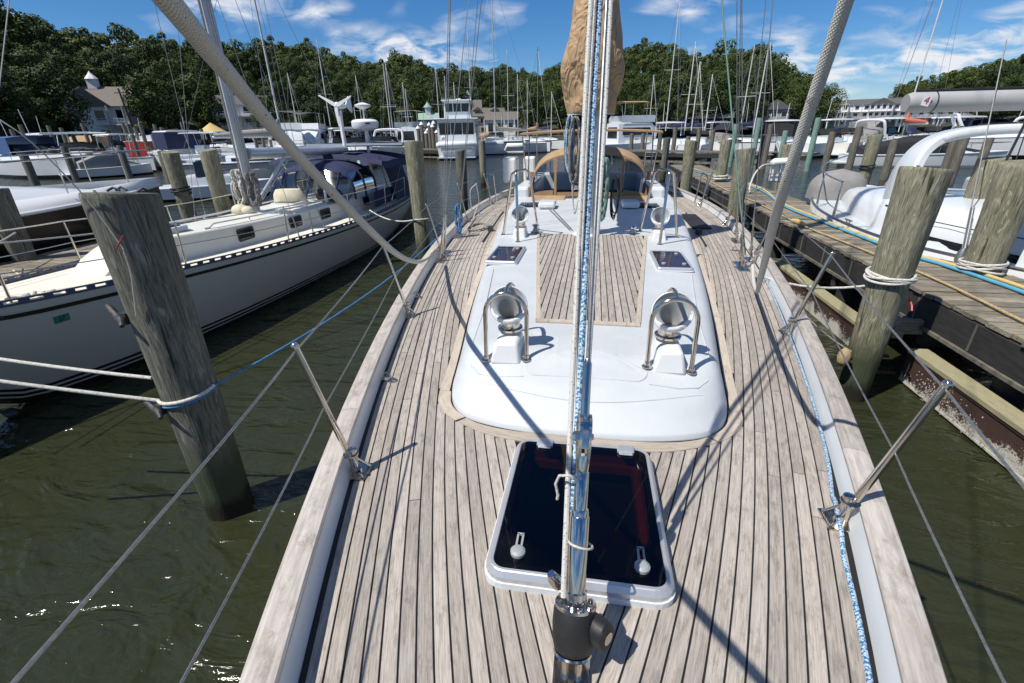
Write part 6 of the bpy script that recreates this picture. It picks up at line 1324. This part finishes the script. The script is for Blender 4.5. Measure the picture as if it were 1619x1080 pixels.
cruiser('white express cruiser with dark hull bottom and open arch at the right edge', 1590, 53, 100, 12, 3.8, 'hull_white', 'arch', 'navy_canvas', 'hull_black', 1.4)
cruiser('white sport cruiser whose bow points left, behind the white arch', 1530, 63, 75, 10, 3.4, 'hull_white', 'hardtop')
cruiser('white boat with grey mooring cover at the pale green pilings', 1145, 60, 170, 9, 3.4, 'hull_white', 'cover', 'grey_canvas')
cruiser('black-hulled boat with black canvas behind the pale green pilings', 1195, 57, 165, 9, 3.2, 'hull_black', 'canvas', 'black_canvas')
cruiser('white hardtop cruiser with dark enclosure left of the thick right sheet', 1245, 56, 160, 9.5, 3.4, 'hull_white', 'enclosed', 'black_canvas')
cruiser('small white runabout right of the thick right sheet', 1310, 51, 150, 7, 2.5, 'hull_white', 'none')
cruiser('cream runabout with open cockpit at the dock under the white houses', 1345, 53, 165, 7, 2.5, 'gelcoat_cream', 'none')
cruiser('pale grey covered runabout at the dock under the white houses', 1378, 56, 160, 7.5, 2.6, 'hull_white', 'cover', 'grey_canvas')
cruiser('white hardtop runabout beside the coral sail cover', 1412, 58, 160, 7.5, 2.6, 'hull_white', 'hardtop')
sailboat('sailboat with a coral sail cover, red-edged headsail and tall silver mast at the upper right', 1437, 56, -160, 11, 21, 'hull_white', 'coral_canvas', 'coral_canvas', furl='coral_line')
cruiser('white cabin cruiser partly hidden by the tan bimini, right of the mast', 1012, 52, 120, 10, 3.4, 'hull_white', 'fly', 'tan_canvas')
cruiser('low white boat moored stern-on left of the leaning white masts', 1062, 50, 170, 8.5, 3, 'hull_white', 'hardtop')
cruiser('low white cruiser moored under the paired white masts', 1100, 50, 170, 9, 3.2, 'hull_white', 'none')
for px, d, t, mh, lab in ((1075, 56, 30, 10., 'sailboat with a dull grey mast left of the paired white masts'), (1088, 58, 20, 8.5, 'sailboat with a bright white mast, left one of the short pair right of the mast'), (1105, 60, 40, 7.5, 'sailboat with the shortest white mast right of the sail cover'), (1183, 54, 30, 9.6, 'sailboat with a bright white mast behind the right shrouds'), (1176, 57, -20, 9.4, 'sailboat with slightly leaning white mast behind the right shrouds'), (1048, 62, 20, 15, 'sailboat with a thin tall grey mast between dodger and right shrouds'), (1022, 75, 20, 9, 'sailboat with a short dim mast against the trees right of the sail cover')):
    sailboat(lab, px, d, t, 9.5, mh)
# ---- between left shrouds and mast
a, c = far(655, 54), far(715, 50); far_dock('dock with white-capped pilings left of the big white trawler', a[0], a[1], c[0], c[1])
pilings_far([tuple(far(x, d)[:2]) for x, d in ((661, 55), (667, 54), (673, 53.5), (679, 53), (684, 52), (690, 51), (697, 50.5), (668, 57), (676, 58), (686, 56))], 'far_pile', 2.9, .38, 'white-capped dock piling left of the big white trawler', 'white-capped pilings', True)
def trawler(label, px, dist, turn):
    p = far(px, dist); rt = thing('motor_yacht', label, 'motor yacht', (p[0], p[1], 0), toward(p, turn)); Lb, B = 13., 4.3
    st = boat_hull(Lb, B, 2.2, 1.5, 14, .55); hull_parts(rt, st, 'hull_white', 'hull_navy', 'gelcoat', None, .5, .12)
    for (x0, x1, w, z0, z1, nm) in ((-5.6, 2.2, 1.9, 1.45, 3.6, 'saloon'), (-3.2, 1.4, 1.35, 3.75, 5.3, 'pilothouse')):
        b = MB(); loft(b, [[(x, s*w*k, z) for s, k, z in ((-1, 1, z0), (-1, .95, z1), (1, .95, z1), (1, 1, z0))] for x in (x0, x1)]); h = b.build(nm, ['gelcoat'], rt)
        zz0, zz1 = z0+(z1-z0)*.38, z0+(z1-z0)*.86
        for s in (-1, 1):
            n = 4
            for k in range(n):
                xa = x0+.3+(x1-x0-.6)*k/n; b = MB(); b.add([(xa, s*(w*.99), zz0), (xa+(x1-x0-.6)/n-.12, s*(w*.99), zz0), (xa+(x1-x0-.6)/n-.12, s*(w*.965), zz1), (xa, s*(w*.965), zz1)], [(0, 1, 2, 3)]); b.build('window', ['boat_glass'], rt)
        for xs_, sg in ((x0-.012, -1), (x1+.012, 1)):
            for k in range(3): y0 = -w*.9+w*1.8*k/3+.04; b = MB(); b.add([(xs_, y0, zz0), (xs_, y0+w*.6-.08, zz0), (xs_, y0+w*.6-.08, zz1), (xs_, y0, zz1)], [(0, 1, 2, 3)]); b.build('window', ['boat_glass'], rt)
        b = MB(); b.box(((x0+x1)/2+.2, 0, z1+.05), (x1-x0+1.2, w*2.25, .12)); b.build('roof', ['gelcoat'], rt, bevel=.05)
    b = MB(); b.lathe([(.3, 5.4), (.32, 5.5), (.28, 5.65), (.1, 5.7)], 14); b.build('radar_dome', ['white_plastic'], rt, 50)
    b = MB(); b.tube([(-6.7, -1.7, 1.35), (-6.9, -1.6, 1.4), (-6.9, 1.6, 1.4), (-6.7, 1.7, 1.35)], .28, 10); b.tube([(-6.7, -1.5, .95), (-6.7, 1.5, .95)], .22, 10); b.build('dinghy', ['house_white'], rt, 60)
    b = MB(); b.tube([(-5.62, 1.3+.25*math.cos(a_), 1.85+.25*math.sin(a_)) for a_ in np.linspace(0, 6.28, 18)], .07, 8); b.build('life_ring', ['white_plastic'], rt, 60)
    b = MB(); b.box((-6.9, 0, .25), (.8, 3.6, .1)); b.build('swim_platform', ['gelcoat'], rt); bow_rail(rt, st, .9, .3, 'steel', .025)
    b = MB()
    for s in (-1, 1):
        for z in (1.9, 2.2): b.rod((-6.4, s*1.95, z), (-1, s*2.05, z), .025, 6)
    b.build('side_rail', ['steel'], rt, 50); return rt
trawler('big white two-deck trawler yacht with a dinghy on its stern left of the mast', 728, 55.5, 176)
sailboat('white sailboat with grey dinghy and the tallest bright mast left of the sail cover', 797, 60, -60, 11.5, 17.3, 'hull_white', 'cream_canvas', 'hull_navy')
b = MB(); p = far(815, 57); b.tube([(p[0]-1.1, p[1], .55), (p[0]-.9, p[1]-.2, .95), (p[0]+.9, p[1]-.2, .95), (p[0]+1.1, p[1], .55), (p[0]+.8, p[1], .25), (p[0]-.8, p[1], .25)], .28, 8, closed=True); tag(b.build('dinghy', ['house_white'], smooth=60), 'pale inflatable dinghy tied at the stern of the white sailboat left of the mast', 'dinghy')
cruiser('flybridge boat with a cream bimini left of the white-capped pilings', 655, 64, 160, 10, 3.6, 'hull_white', 'fly', 'cream_canvas')
sailboat('sailboat with a dark brown wooden mast left of the sail cover', 845, 66, 20, 11, 11.5, 'hull_white', 'tan_canvas', mastm='roof_brown')
sailboat('sailboat with thin grey mast just right of the brown-masted boat', 866, 72, 30, 9.5, 7.2)
for px, d, t, mh, lab in ((518, 68, 25, 12.5, 'sailboat with a white leaning mast left of the wind generator'), (621, 62, -15, 9.5, 'sailboat with a bright white mast between radar dome and tall brown piling'), (617, 70, 20, 10.5, 'sailboat with the dimmer of two masts right of the radar dome'), (640, 78, 20, 9, 'sailboat with a grey mast behind the cream bimini'), (652, 82, -30, 8.5, 'sailboat with the short mast left of the copper cupola'), (692, 76, 20, 11, 'sailboat with a thin mast against the trees left of the trawler'), (702, 80, 40, 10, 'sailboat with double-spreader mast behind the trawler'), (720, 84, 10, 9.5, 'sailboat with a dull mast behind the pilothouse of the trawler'), (741, 74, 30, 14.5, 'sailboat with a tall thin mast right of the trawler pilothouse'), (804, 78, 0, 13, 'sailboat with the grey mast right of the tallest bright mast'), (815, 84, 25, 10.5, 'sailboat with a slim mast between the bright mast and the brown mast'), (830, 86, 25, 9.8, 'sailboat with a faint mast left of the brown wooden mast'), (570, 80, 20, 10, 'sailboat with a faint mast between wind generator and radar dome'), (468, 74, 15, 9.6, 'sailboat with a faint mast left of the white twin-radar boat')):
    sailboat(lab, px, d, t, 9.5, mh, spread=2 if 'double' in lab else 1)
# ---- the left basin
a, c = far(-40, 62), far(330, 64); far_dock('long dock behind the motorboats in the left basin', a[0], a[1], c[0], c[1])
a, c = far(390, 80), far(650, 84); far_dock('far dock behind the boats between the left mast and the trawler', a[0], a[1], c[0], c[1])
pilings_far([tuple(far(x, 58+3*math.sin(x))[:2]) for x in (18, 34, 58, 78, 97, 112, 133, 143, 168, 197, 206, 214, 224, 238, 246, 256, 276, 290, 304, 318)], 'far_pile', 3.3, .3, 'thin grey mooring post in the left basin', 'mooring posts in the left basin')
pilings_far([tuple(far(x, 66+4*math.sin(x))[:2]) for x in (400, 412, 424, 438, 452, 470, 486, 497, 504, 512, 533, 566, 610, 616, 632, 646)], 'far_pile', 2.4, .34, 'grey dock piling between the left mast and the tall brown piling', 'grey dock pilings left of centre')
pilings_far([tuple(far(x, d)[:2]) for x, d in ((20, 36), (90, 44), (127, 46), (180, 44), (245, 30))], 'far_pile', 1.9, .4, 'dark thick piling in front of the motorboats of the left basin', 'thick pilings of the left basin')
cruiser('motorboat with a blue canvas bow cover at the far left', 40, 50, 20, 9, 3.2, 'hull_white', 'canvas', 'blue_canvas')
cruiser('white hardtop cruiser with dark hull, left one of the pair before the trees', 84, 56, 15, 10, 3.4, 'hull_navy', 'hardtop')
cruiser('white hardtop cruiser with blue-black hull, right one of the pair before the trees', 116, 54, -20, 10, 3.4, 'hull_navy', 'hardtop')
console_boat('white centre-console boat with a flat white T-top before the white gabled house', 180, 52, 25, 8.5)
cruiser('small runabout under a light grey cover behind the bow rail of the white cruiser', 158, 46, 100, 4.6, 1.9, 'hull_white', 'cover', 'grey_canvas', f=.6)
cruiser('red and white speedboat stacked behind the navy enclosure', 246, 60, 150, 7.5, 2.6, 'red_paint', 'none', f=2.2)
cruiser('white cruiser with a navy canvas enclosure under its hardtop in the left basin', 268, 52, -160, 9.5, 3.4, 'hull_white', 'enclosed', 'navy_canvas')
console_boat('white boat with small white T-top left of the grey-hulled sailboat mast', 316, 48, 150, 7.5)
cruiser('grey inflatable-like tender near the piling behind the left mast', 318, 26, 80, 4.5, 1.9, 'hull_white', 'none', f=.55)
sailboat('grey sailboat bow-on right of the grey-hulled sailboat mast', 415, 34, 70, 10.5, 13, 'hull_grey', 'grey_canvas')
cruiser('white boat with twin open-array radars on its mast behind the left boom', 455, 62, 10, 10, 3.6, 'hull_white', 'fly', 'gelcoat')
cruiser('white flybridge boat with dark windows left of the wind generator', 488, 66, -15, 10.5, 3.6, 'hull_white', 'fly', 'gelcoat')
cruiser('wide white cruiser with a dark windscreen behind the wind generator', 552, 44, 5, 10, 4., 'hull_white', 'hardtop')
cruiser('white cruiser partly behind the radar dome', 600, 50, -20, 9.5, 3.4, 'hull_white', 'arch')
NEARBY = [(30, 'at the left edge of the photo'), (100, 'below the dark trees at the left'), (170, 'in front of the white cupola house'), (215, 'right of the white T-top boat'), (260, 'by the red speedboat'), (320, 'left of the grey-hulled sailboat mast'), (360, 'just left of the thick sheet'), (385, 'hidden by the left mast'), (420, 'just right of the left mast'), (450, 'left of the twin-radar boat'), (530, 'left of the wind generator pole'), (560, 'right of the wind generator pole'), (605, 'left of the radar dome'), (640, 'behind the tall brown piling'), (776, 'right of the trawler yacht'), (850, 'by the tallest bright mast'), (1050, 'right of the tan bimini'), (1140, 'under the leaning white masts'), (1190, 'behind the right shrouds'), (1240, 'below the grey gabled house'), (1285, 'left of the thick right sheet'), (1312, 'at the thick right sheet'), (1340, 'right of the thick right sheet'), (1380, 'below the long white house'), (1410, 'below the white gabled house'), (1450, 'below the coral sail cover'), (1490, 'above the left shoulder of the white arch'), (1540, 'above the white arch'), (1580, 'above the right half of the white arch'), (9999, 'at the right edge of the photo')]
def BACK(px, hl, tp, cv):
    look = {'none': 'open', 'hardtop': 'hardtop', 'canvas': cv.split('_')[0]+'-topped', 'arch': 'radar-arch', 'cover': cv.split('_')[0]+'-covered'}[tp]
    return 'small %s %s motorboat in the back rows %s' % ('navy-hulled' if hl == 'hull_navy' else 'white', look, [t for q, t in NEARBY if px < q][0])
for k, (px, d) in enumerate(((3, 54), (60, 68), (145, 70), (205, 72), (228, 66), (290, 70), (345, 74), (372, 70), (395, 66), (436, 76), (520, 78), (538, 84), (582, 78), (628, 76), (770, 84), (783, 82))):
    hl, tp = ('hull_white', 'hull_white', 'hull_navy', 'hull_white')[k % 4], ('none', 'hardtop', 'canvas', 'arch', 'cover')[k % 5]; cv = ('navy_canvas', 'grey_canvas', 'tan_canvas', 'black_canvas')[k % 4]
    cruiser(BACK(px, hl, tp, cv), px, d, (-1)**k*(150 if k % 3 else 20), 7.5+.5*(k % 4), 2.8, hl, tp, cv, group='small boats in the back rows')
for k, (px, d) in enumerate(((1030, 60), (1125, 62), (1165, 60), (1222, 58), (1270, 62), (1300, 58), (1325, 56), (1362, 60), (1395, 56), (1432, 62), (1480, 60), (1505, 62), (1560, 60), (1600, 58))):
    tp = ('none', 'hardtop', 'canvas', 'arch', 'cover')[k % 5]; cv = ('navy_canvas', 'grey_canvas', 'black_canvas')[k % 3]
    cruiser(BACK(px, 'hull_white', tp, cv), px, d, (-1)**k*(150 if k % 3 else 20), 7.5+.5*(k % 4), 2.8, 'hull_white', tp, cv, group='small boats in the right back rows')
# ================================================================== shore, hills
RIDGE = [(-260, -60), (-120, -20), (0, -2), (60, 22), (110, 58), (150, 60), (200, 66), (250, 72), (300, 78), (350, 74), (390, 72), (430, 82), (500, 72), (560, 98), (600, 108), (650, 104), (690, 118), (740, 124), (800, 124), (850, 128), (900, 120), (960, 96), (1000, 78), (1050, 74), (1080, 92), (1100, 94), (1150, 84), (1200, 94), (1240, 118), (1280, 140), (1310, 172), (1350, 176), (1385, 170), (1410, 158), (1440, 146), (1500, 126), (1560, 108), (1619, 96), (1750, 80), (1900, 90)]
DIST = [(-260, 150), (0, 165), (120, 185), (300, 215), (430, 235), (560, 250), (700, 290), (850, 330), (930, 270), (1000, 215), (1200, 215), (1270, 230), (1320, 420), (1400, 430), (1619, 420), (1900, 400)]
SHORE = [(-260, 85), (0, 95), (200, 108), (400, 128), (700, 138), (1000, 118), (1260, 124), (1310, 240), (1619, 245), (1900, 245)]
def tanel(px, py): d = ray(px, py); return d[2]/np.hypot(d[0], d[1])
TREEH = 10.5
def ridge(px):
    rr_ = interp(DIST, px); return CAMZ+rr_*tanel(px, interp(RIDGE, px)), rr_
def ground(px, r):
    H, rr_ = ridge(px); s = interp(SHORE, px); H = max(H-TREEH*.92, 1.5); t = min(max((r-s)/(rr_-s), 0), 1.25); t = min(t, 1); return .6+(H-.6)*(t*t*(3-2*t))**.8
b = MB(); rows = []
for px in np.linspace(-260, 1900, 110):
    s = interp(SHORE, px); rr_ = interp(DIST, px); row = [tuple(far(px, s-2, -1.5)), tuple(far(px, s, .5))]
    for r in np.linspace(s+3, rr_+10, 14): row.append(tuple(far(px, r, ground(px, r)-.1)))
    row += [tuple(far(px, rr_+60, 2)), tuple(far(px, 700, 0.5))]; rows.append(row)
b.grid(rows, flip=True); struct('hills', b.build('hills', 'ground', None, 60))
# ---- trees: a few kinds, each a trunk with limbs and a crown of leaf clumps
def make_tree(seed, R_=4., H_=11., lobes=26, per=260, ls=.34):
    r_ = random.Random(seed); tr = MB(); tr.tube([(0, 0, -1), (.1, 0, H_*.25), (.0, .15, H_*.5), (.1, .1, H_*.72)], [.32, .26, .18, .08], 7); cr = MB(); L_ = []
    for i in range(lobes):
        a = i*2.4+r_.uniform(-.5, .5); q = (i+.5)/lobes; z = H_*(.26+.62*q); rr_ = R_*(.72*math.sin(math.pi*(.18+.75*q))**.7)*r_.uniform(.55, 1.05); c = Vector((rr_*math.cos(a), rr_*math.sin(a), z+r_.uniform(-.5, .5))); s_ = R_*r_.uniform(.24, .42); L_.append((c, s_))
        tr.tube([(0, 0, z*.62), (c.x*.5, c.y*.5, z*.85), tuple(c)], [.12, .07, .03], 5)
    vs = []; fs = []
    for c, s_ in L_:
        for k in range(per):
            d = Vector((r_.gauss(0, 1), r_.gauss(0, 1), r_.gauss(0, 1)+.25)).normalized(); p = c+Vector((d.x*s_, d.y*s_, d.z*s_*.8))*r_.uniform(.72, 1.08)
            n_ = (d+Vector((r_.uniform(-.38, .38), r_.uniform(-.38, .38), r_.uniform(-.15, .5)))).normalized(); u = n_.orthogonal().normalized(); v = n_.cross(u); t = r_.uniform(0, 6.28); u, v = u*math.cos(t)+v*math.sin(t), v*math.cos(t)-u*math.sin(t); w = ls*r_.uniform(.6, 1.3)
            o = len(vs); vs += [p-u*w*.5, p+v*w*.32+n_*.05, p+u*w*.5, p-v*w*.32]; fs.append((o, o+1, o+2, o+3))
    cr.add(vs, fs); return tr.mesh('trunk', ['bark'], 60), cr.mesh('crown', ['leaves'])
KINDS = [make_tree(k, 3.7+.45*(k % 3), 10.4+1.2*(k % 2), 15+k) for k in range(5)]
LITE = [make_tree(50+k, 3.9, 10.5, 12, 100, .6)[1] for k in range(4)]; FV = []; FF = []
def plant(x, y, z, k, s, label, group, sz=1.):
    t, c = KINDS[k]; rt = thing('broadleaf_tree', label, 'tree', (x, y, z), rt_.uniform(0, 6.28), group); rt.scale = (s, s, s*sz); link('trunk', t, rt); link('crown', c, rt)
rt_ = random.Random(21); ntree = 0
ZONES = [(60, 'at the left edge of the photo'), (130, 'left of the white cupola house'), (215, 'behind the white cupola house'), (300, 'left of the grey-hulled sailboat mast'), (370, 'around the grey-hulled sailboat mast'), (450, 'right of the grey-hulled sailboat mast'), (530, 'above the wind generator'), (600, 'above the radar dome'), (660, 'above the tall brown piling'), (720, 'left of the trawler yacht'), (780, 'behind the beige house'), (850, 'behind the tallest bright mast'), (930, 'left of the tan sail cover'), (1010, 'right of the tan sail cover'), (1070, 'behind the thin tall grey mast'), (1130, 'behind the leaning white masts'), (1200, 'behind the right shrouds'), (1260, 'above the grey gabled house'), (1330, 'by the thick right sheet'), (1430, 'behind the white waterfront houses'), (1500, 'above the grey boom end'), (9999, 'above the grey boom at the right edge')]
TIERS = ['at the shoreline', 'low on the slope', 'halfway up the slope', 'high on the slope']
for row in range(13):
    f = row/12; px = -60+rt_.uniform(0, 20)
    while px < 1690:
        H, rr_ = ridge(px); s = interp(SHORE, px); r = s+5+(rr_-s-5)*f; low = H-TREEH < 6
        step = 6.3/r*FPX*(1.1 if px < 200 else 1.7 if px > 1300 else 1.)
        skip = (low and 3 < row < 11) or (1300 < px < 1400 and row < 8) or (f < .22 and (105 < px < 215 or 350 < px < 425 or 735 < px < 815 or 1195 < px < 1250)) or (f < .35 and 1400 < px < 1520)
        if not skip:
            z = ground(px, r)-.3; zn = [q[1] for q in ZONES if px < q[0]][0]; tr_ = TIERS[min(3, int(f*5))]; lab = ('green broadleaf tree %s %s' % (tr_, zn), 'trees %s %s' % (tr_, zn)); p = far(px+rt_.uniform(-7, 7), r+rt_.uniform(-3, 3)); sc = rt_.uniform(.72, 1.25)*(1.15 if rr_ > 270 else 1)*(1.2 if px > 1300 else 1)
            if 1300 < px < 1400: sc *= .6
            if ntree < 292: plant(p[0], p[1], z, rt_.randrange(5), sc, lab[0], lab[1], rt_.uniform(.85, 1.15)); ntree += 1
            else:
                me = rt_.choice(LITE); n_ = len(me.vertices); co = np.empty(n_*3); me.vertices.foreach_get('co', co); co = co.reshape(-1, 3); a_ = rt_.uniform(0, 6.28); c_, s_ = math.cos(a_), math.sin(a_)
                FV.append(np.stack([co[:, 0]*c_-co[:, 1]*s_, co[:, 0]*s_+co[:, 1]*c_, co[:, 2]*rt_.uniform(.85, 1.15)], 1)*sc+np.array([p[0], p[1], z]))
        px += step*rt_.uniform(.85, 1.2)
fv = np.concatenate(FV); nf = len(fv)//4; me = bpy.data.meshes.new('forest'); me.vertices.add(len(fv)); me.vertices.foreach_set('co', fv.ravel()); me.loops.add(len(fv)); me.loops.foreach_set('vertex_index', np.arange(len(fv))); me.polygons.add(nf); me.polygons.foreach_set('loop_start', np.arange(0, len(fv), 4)); me.polygons.foreach_set('loop_total', np.full(nf, 4)); me.materials.append(MAT['leaves']); me.update(calc_edges=True); me.validate()
o = link('forest', me); tag(o, 'mass of green treetops covering the upper slopes of the hills', 'forest'); o['kind'] = 'stuff'
for px, d, sc, lab in ((1372, 330, 1.0, 'small round tree rising alone above the white houses at the right'), (1340, 320, .9, 'low bushy tree among the white houses at the right'), (1090, 135, .6, 'low tree left of the grey gabled house'), (1262, 140, .8, 'tree at the right foot of the wooded hill by the thick sheet')):
    p = far(px, d); plant(p[0], p[1], ground(px, d), 1, sc, lab, 'single trees by the houses')
# ---- houses
def win(parent, x, z, w, h, y):
    fr = MB().box((x, y, z), (w+.18, .06, h+.18)).build('window', ['house_white'], parent); MB().box((x, y-.035, z), (w, .03, h)).build('pane', ['boat_glass'], fr)
def house(label, px, dist, turn, w, d, h, rh_, wall, roof, nx=4, ns=2, balc=False, gable_front=False, z=None, dormer=0, cupola=False, cat='house'):
    p = far(px, dist); rt = thing('house', label, cat, (p[0], p[1], ground(px, dist) if z is None else z), toward(p, turn)+rad(90)); b = MB(); b.box((0, 0, h/2-1), (w, d, h+2)); b.build('wall', [wall], rt)
    b = MB(); o = .5
    if gable_front: P = [(-w/2-o, h-.05), (w/2+o, h-.05), (0, h+rh_)]; b.add([(x, y, z_) for y in (-d/2-o, d/2+o) for x, z_ in P], [(0, 1, 2), (5, 4, 3), (0, 2, 5, 3), (2, 1, 4, 5), (0, 3, 4, 1)])
    else: P = [(-d/2-o, h-.05), (d/2+o, h-.05), (0, h+rh_)]; b.add([(x, y, z_) for x in (-w/2-o, w/2+o) for y, z_ in P], [(0, 2, 1), (3, 4, 5), (0, 3, 5, 2), (2, 5, 4, 1), (0, 1, 4, 3)])
    ro = b.build('roof', [roof], rt); fl = h/ns
    for s in range(ns):
        for k in range(nx): x = -w/2+w*(k+.5)/nx; win(rt, x, fl*(s+.55), min(1.3, w/nx*.55), fl*.5, -d/2-.03)
        if balc and s:
            b = MB(); b.box((0, -d/2-.9, fl*s), (w, 1.8, .18)); bal = b.build('balcony', ['house_white'], rt); b = MB(); b.box((0, -d/2-1.75, fl*s+1.0), (w, .06, .08)); b.box((0, -d/2-1.75, fl*s+.55), (w, .05, .05))
            for k in range(nx*2+1): b.box((-w/2+w*k/(nx*2), -d/2-1.75, fl*s+.5), (.07, .07, 1.0))
            b.build('balcony_rail', ['house_white'], bal)
        if balc:
            for k in range(nx+1): b = MB(); b.box((-w/2+w*k/nx, -d/2-1.75, h/2), (.18, .18, h)); b.build('porch_post', ['house_white'], rt)
    if gable_front: win(rt, 0, h+rh_*.3, 1.2, 1.3, -d/2-.03)
    for k in range(dormer):
        x = -w/2+w*(k+.5)/dormer; b = MB(); b.box((x, -d*.25, h+rh_*.4), (1.8, 1.8, 1.4)); dm = b.build('dormer', [wall], rt); win_ = MB().box((x, -d*.25-.92, h+rh_*.42), (1, .06, .9)).build('pane', ['boat_glass'], dm)
        b = MB(); b.add([(x+sx, y, h+rh_*.4+.65+zz_) for y in (-d*.25-1.2, 0) for sx, zz_ in ((-1.2, 0), (1.2, 0), (0, .9))], [(0, 1, 2), (5, 4, 3), (0, 2, 5, 3), (2, 1, 4, 5)]); b.build('dormer_roof', [roof], dm)
    if cupola:
        b = MB(); b.box((0, 0, h+rh_+.4), (1.4, 1.4, 1.6)); cu = b.build('cupola', ['house_white'], ro); b = MB(); b.lathe([(1.1, 0), (.9, .25), (.3, .9), (.05, 1.3)], 8, Matrix.Translation((0, 0, h+rh_+1.2))); b.build('cupola_roof', ['roof_copper' if cupola == 2 else 'house_white'], ro)
    return rt
house('white multi-storey house with brown roof and cupola under the left hillside', 172, 124, -25, 12, 9, 6.2, 3.4, 'house_white', 'roof_brown', 5, 2, True, False, 1.5, 0, 1)
house('white gabled wing with garage front left of the white cupola house', 140, 122, 10, 6, 9, 6.4, 3., 'house_white', 'roof_brown', 2, 2, False, True, 1.2)
house('white apartment house with balconies behind the left mast', 392, 142, -10, 11, 8, 7.5, 2.2, 'house_white', 'roof_dark', 4, 3, True, False, 1.5)
house('small white house among the trees left of the left mast', 305, 159, 0, 9, 8, 4.2, 2.4, 'house_white', 'roof_dark', 3, 1, False, False, 6)
house('beige house with grey shingle roof right of the trawler', 768, 147, 8, 10, 8, 4.6, 2.2, 'house_beige', 'roof_brown', 4, 2, False, False, 1.5, 2)
house('pale boathouse with cream porch behind the tallest bright mast', 795, 139, -10, 8, 7, 4, 2, 'gelcoat_cream', 'roof_brown', 3, 1, True, False, 1.)
house('stone-grey house with copper cupola behind the trawler', 742, 153, 0, 7, 7, 7, 2.2, 'house_grey', 'roof_brown', 2, 2, False, False, 1.5, 0, 2)
house('small kiosk with green copper roof and finial left of the trawler', 679, 130, 0, 4, 4, 4.2, 1.5, 'house_grey', 'roof_copper', 2, 1, False, False, 1., 0, 2)
house('house glimpsed high among the trees on the middle ridge', 655, 213, 0, 10, 8, 4, 2, 'house_grey', 'roof_dark', 4, 1, False, False, 17)
house('grey gabled house with white trim at the foot of the hill right of the mast', 1222, 132, -5, 5.6, 6, 4.2, 2., 'house_grey', 'roof_dark', 3, 2, False, True, 1.5)
house('low white clubhouse left of the grey gabled house', 1185, 133, 0, 14, 7, 3.2, 1.5, 'house_white', 'roof_dark', 6, 1, False, False, 1.2)
house('dark low shed under the trees right of the leaning masts', 1120, 127, 0, 9, 6, 3, 1.2, 'dock_beam', 'roof_dark', 3, 1, False, False, 1.2)
for k, (px, d, w, lab, rf, wl, gf) in enumerate(((1292, 262, 11, 'tan-roofed house touching the thick right sheet', 'roof_brown', 'house_grey', False), (1312, 264, 9, 'cream gabled house with porches right of the thick right sheet', 'house_beige', 'gelcoat_cream', True), (1352, 270, 13, 'long white house with grey roof and balconies, left one of the waterfront row', 'roof_dark', 'house_white', False), (1382, 266, 8, 'white gabled house with balconies in the middle of the waterfront row', 'roof_dark', 'house_white', True), (1412, 270, 10, 'white house with stacked balconies left of the grey boom', 'roof_dark', 'house_white', False), (1455, 272, 13, 'white house with balconies just below the end of the grey boom', 'roof_dark', 'house_white', False), (1500, 272, 12, 'white house partly hidden under the grey boom', 'roof_dark', 'house_white', True))):
    house(lab, px, d, 5, w, 8, 8.2, 2.2, wl, rf, 4, 3, True, gf, 1.5)
t_ = thing('patio_umbrella', 'tan patio umbrella on the shore left of the grey-hulled sailboat mast', 'umbrella', tuple(far(335, 110, .8))); MB().lathe([(2.3, 2.4), (2.2, 2.45), (.05, 3.9)], 10).build('canopy', ['yellow_hose'], t_, 30); MB().lathe([(.05, 0), (.05, 3.8)], 8).build('pole', ['far_pile'], t_)
t_ = thing('utility_pole', 'leaning dark utility pole with a crossarm before the left hillside trees', 'utility pole', tuple(far(212, 104, .6))); MB().rod((0, 0, 0), (-.5, 0, 9.), .13, 8).build('pole', ['bark'], t_, 50); MB().box((-.45, 0, 8.4), (2., .1, .12)).build('crossarm', ['bark'], t_)
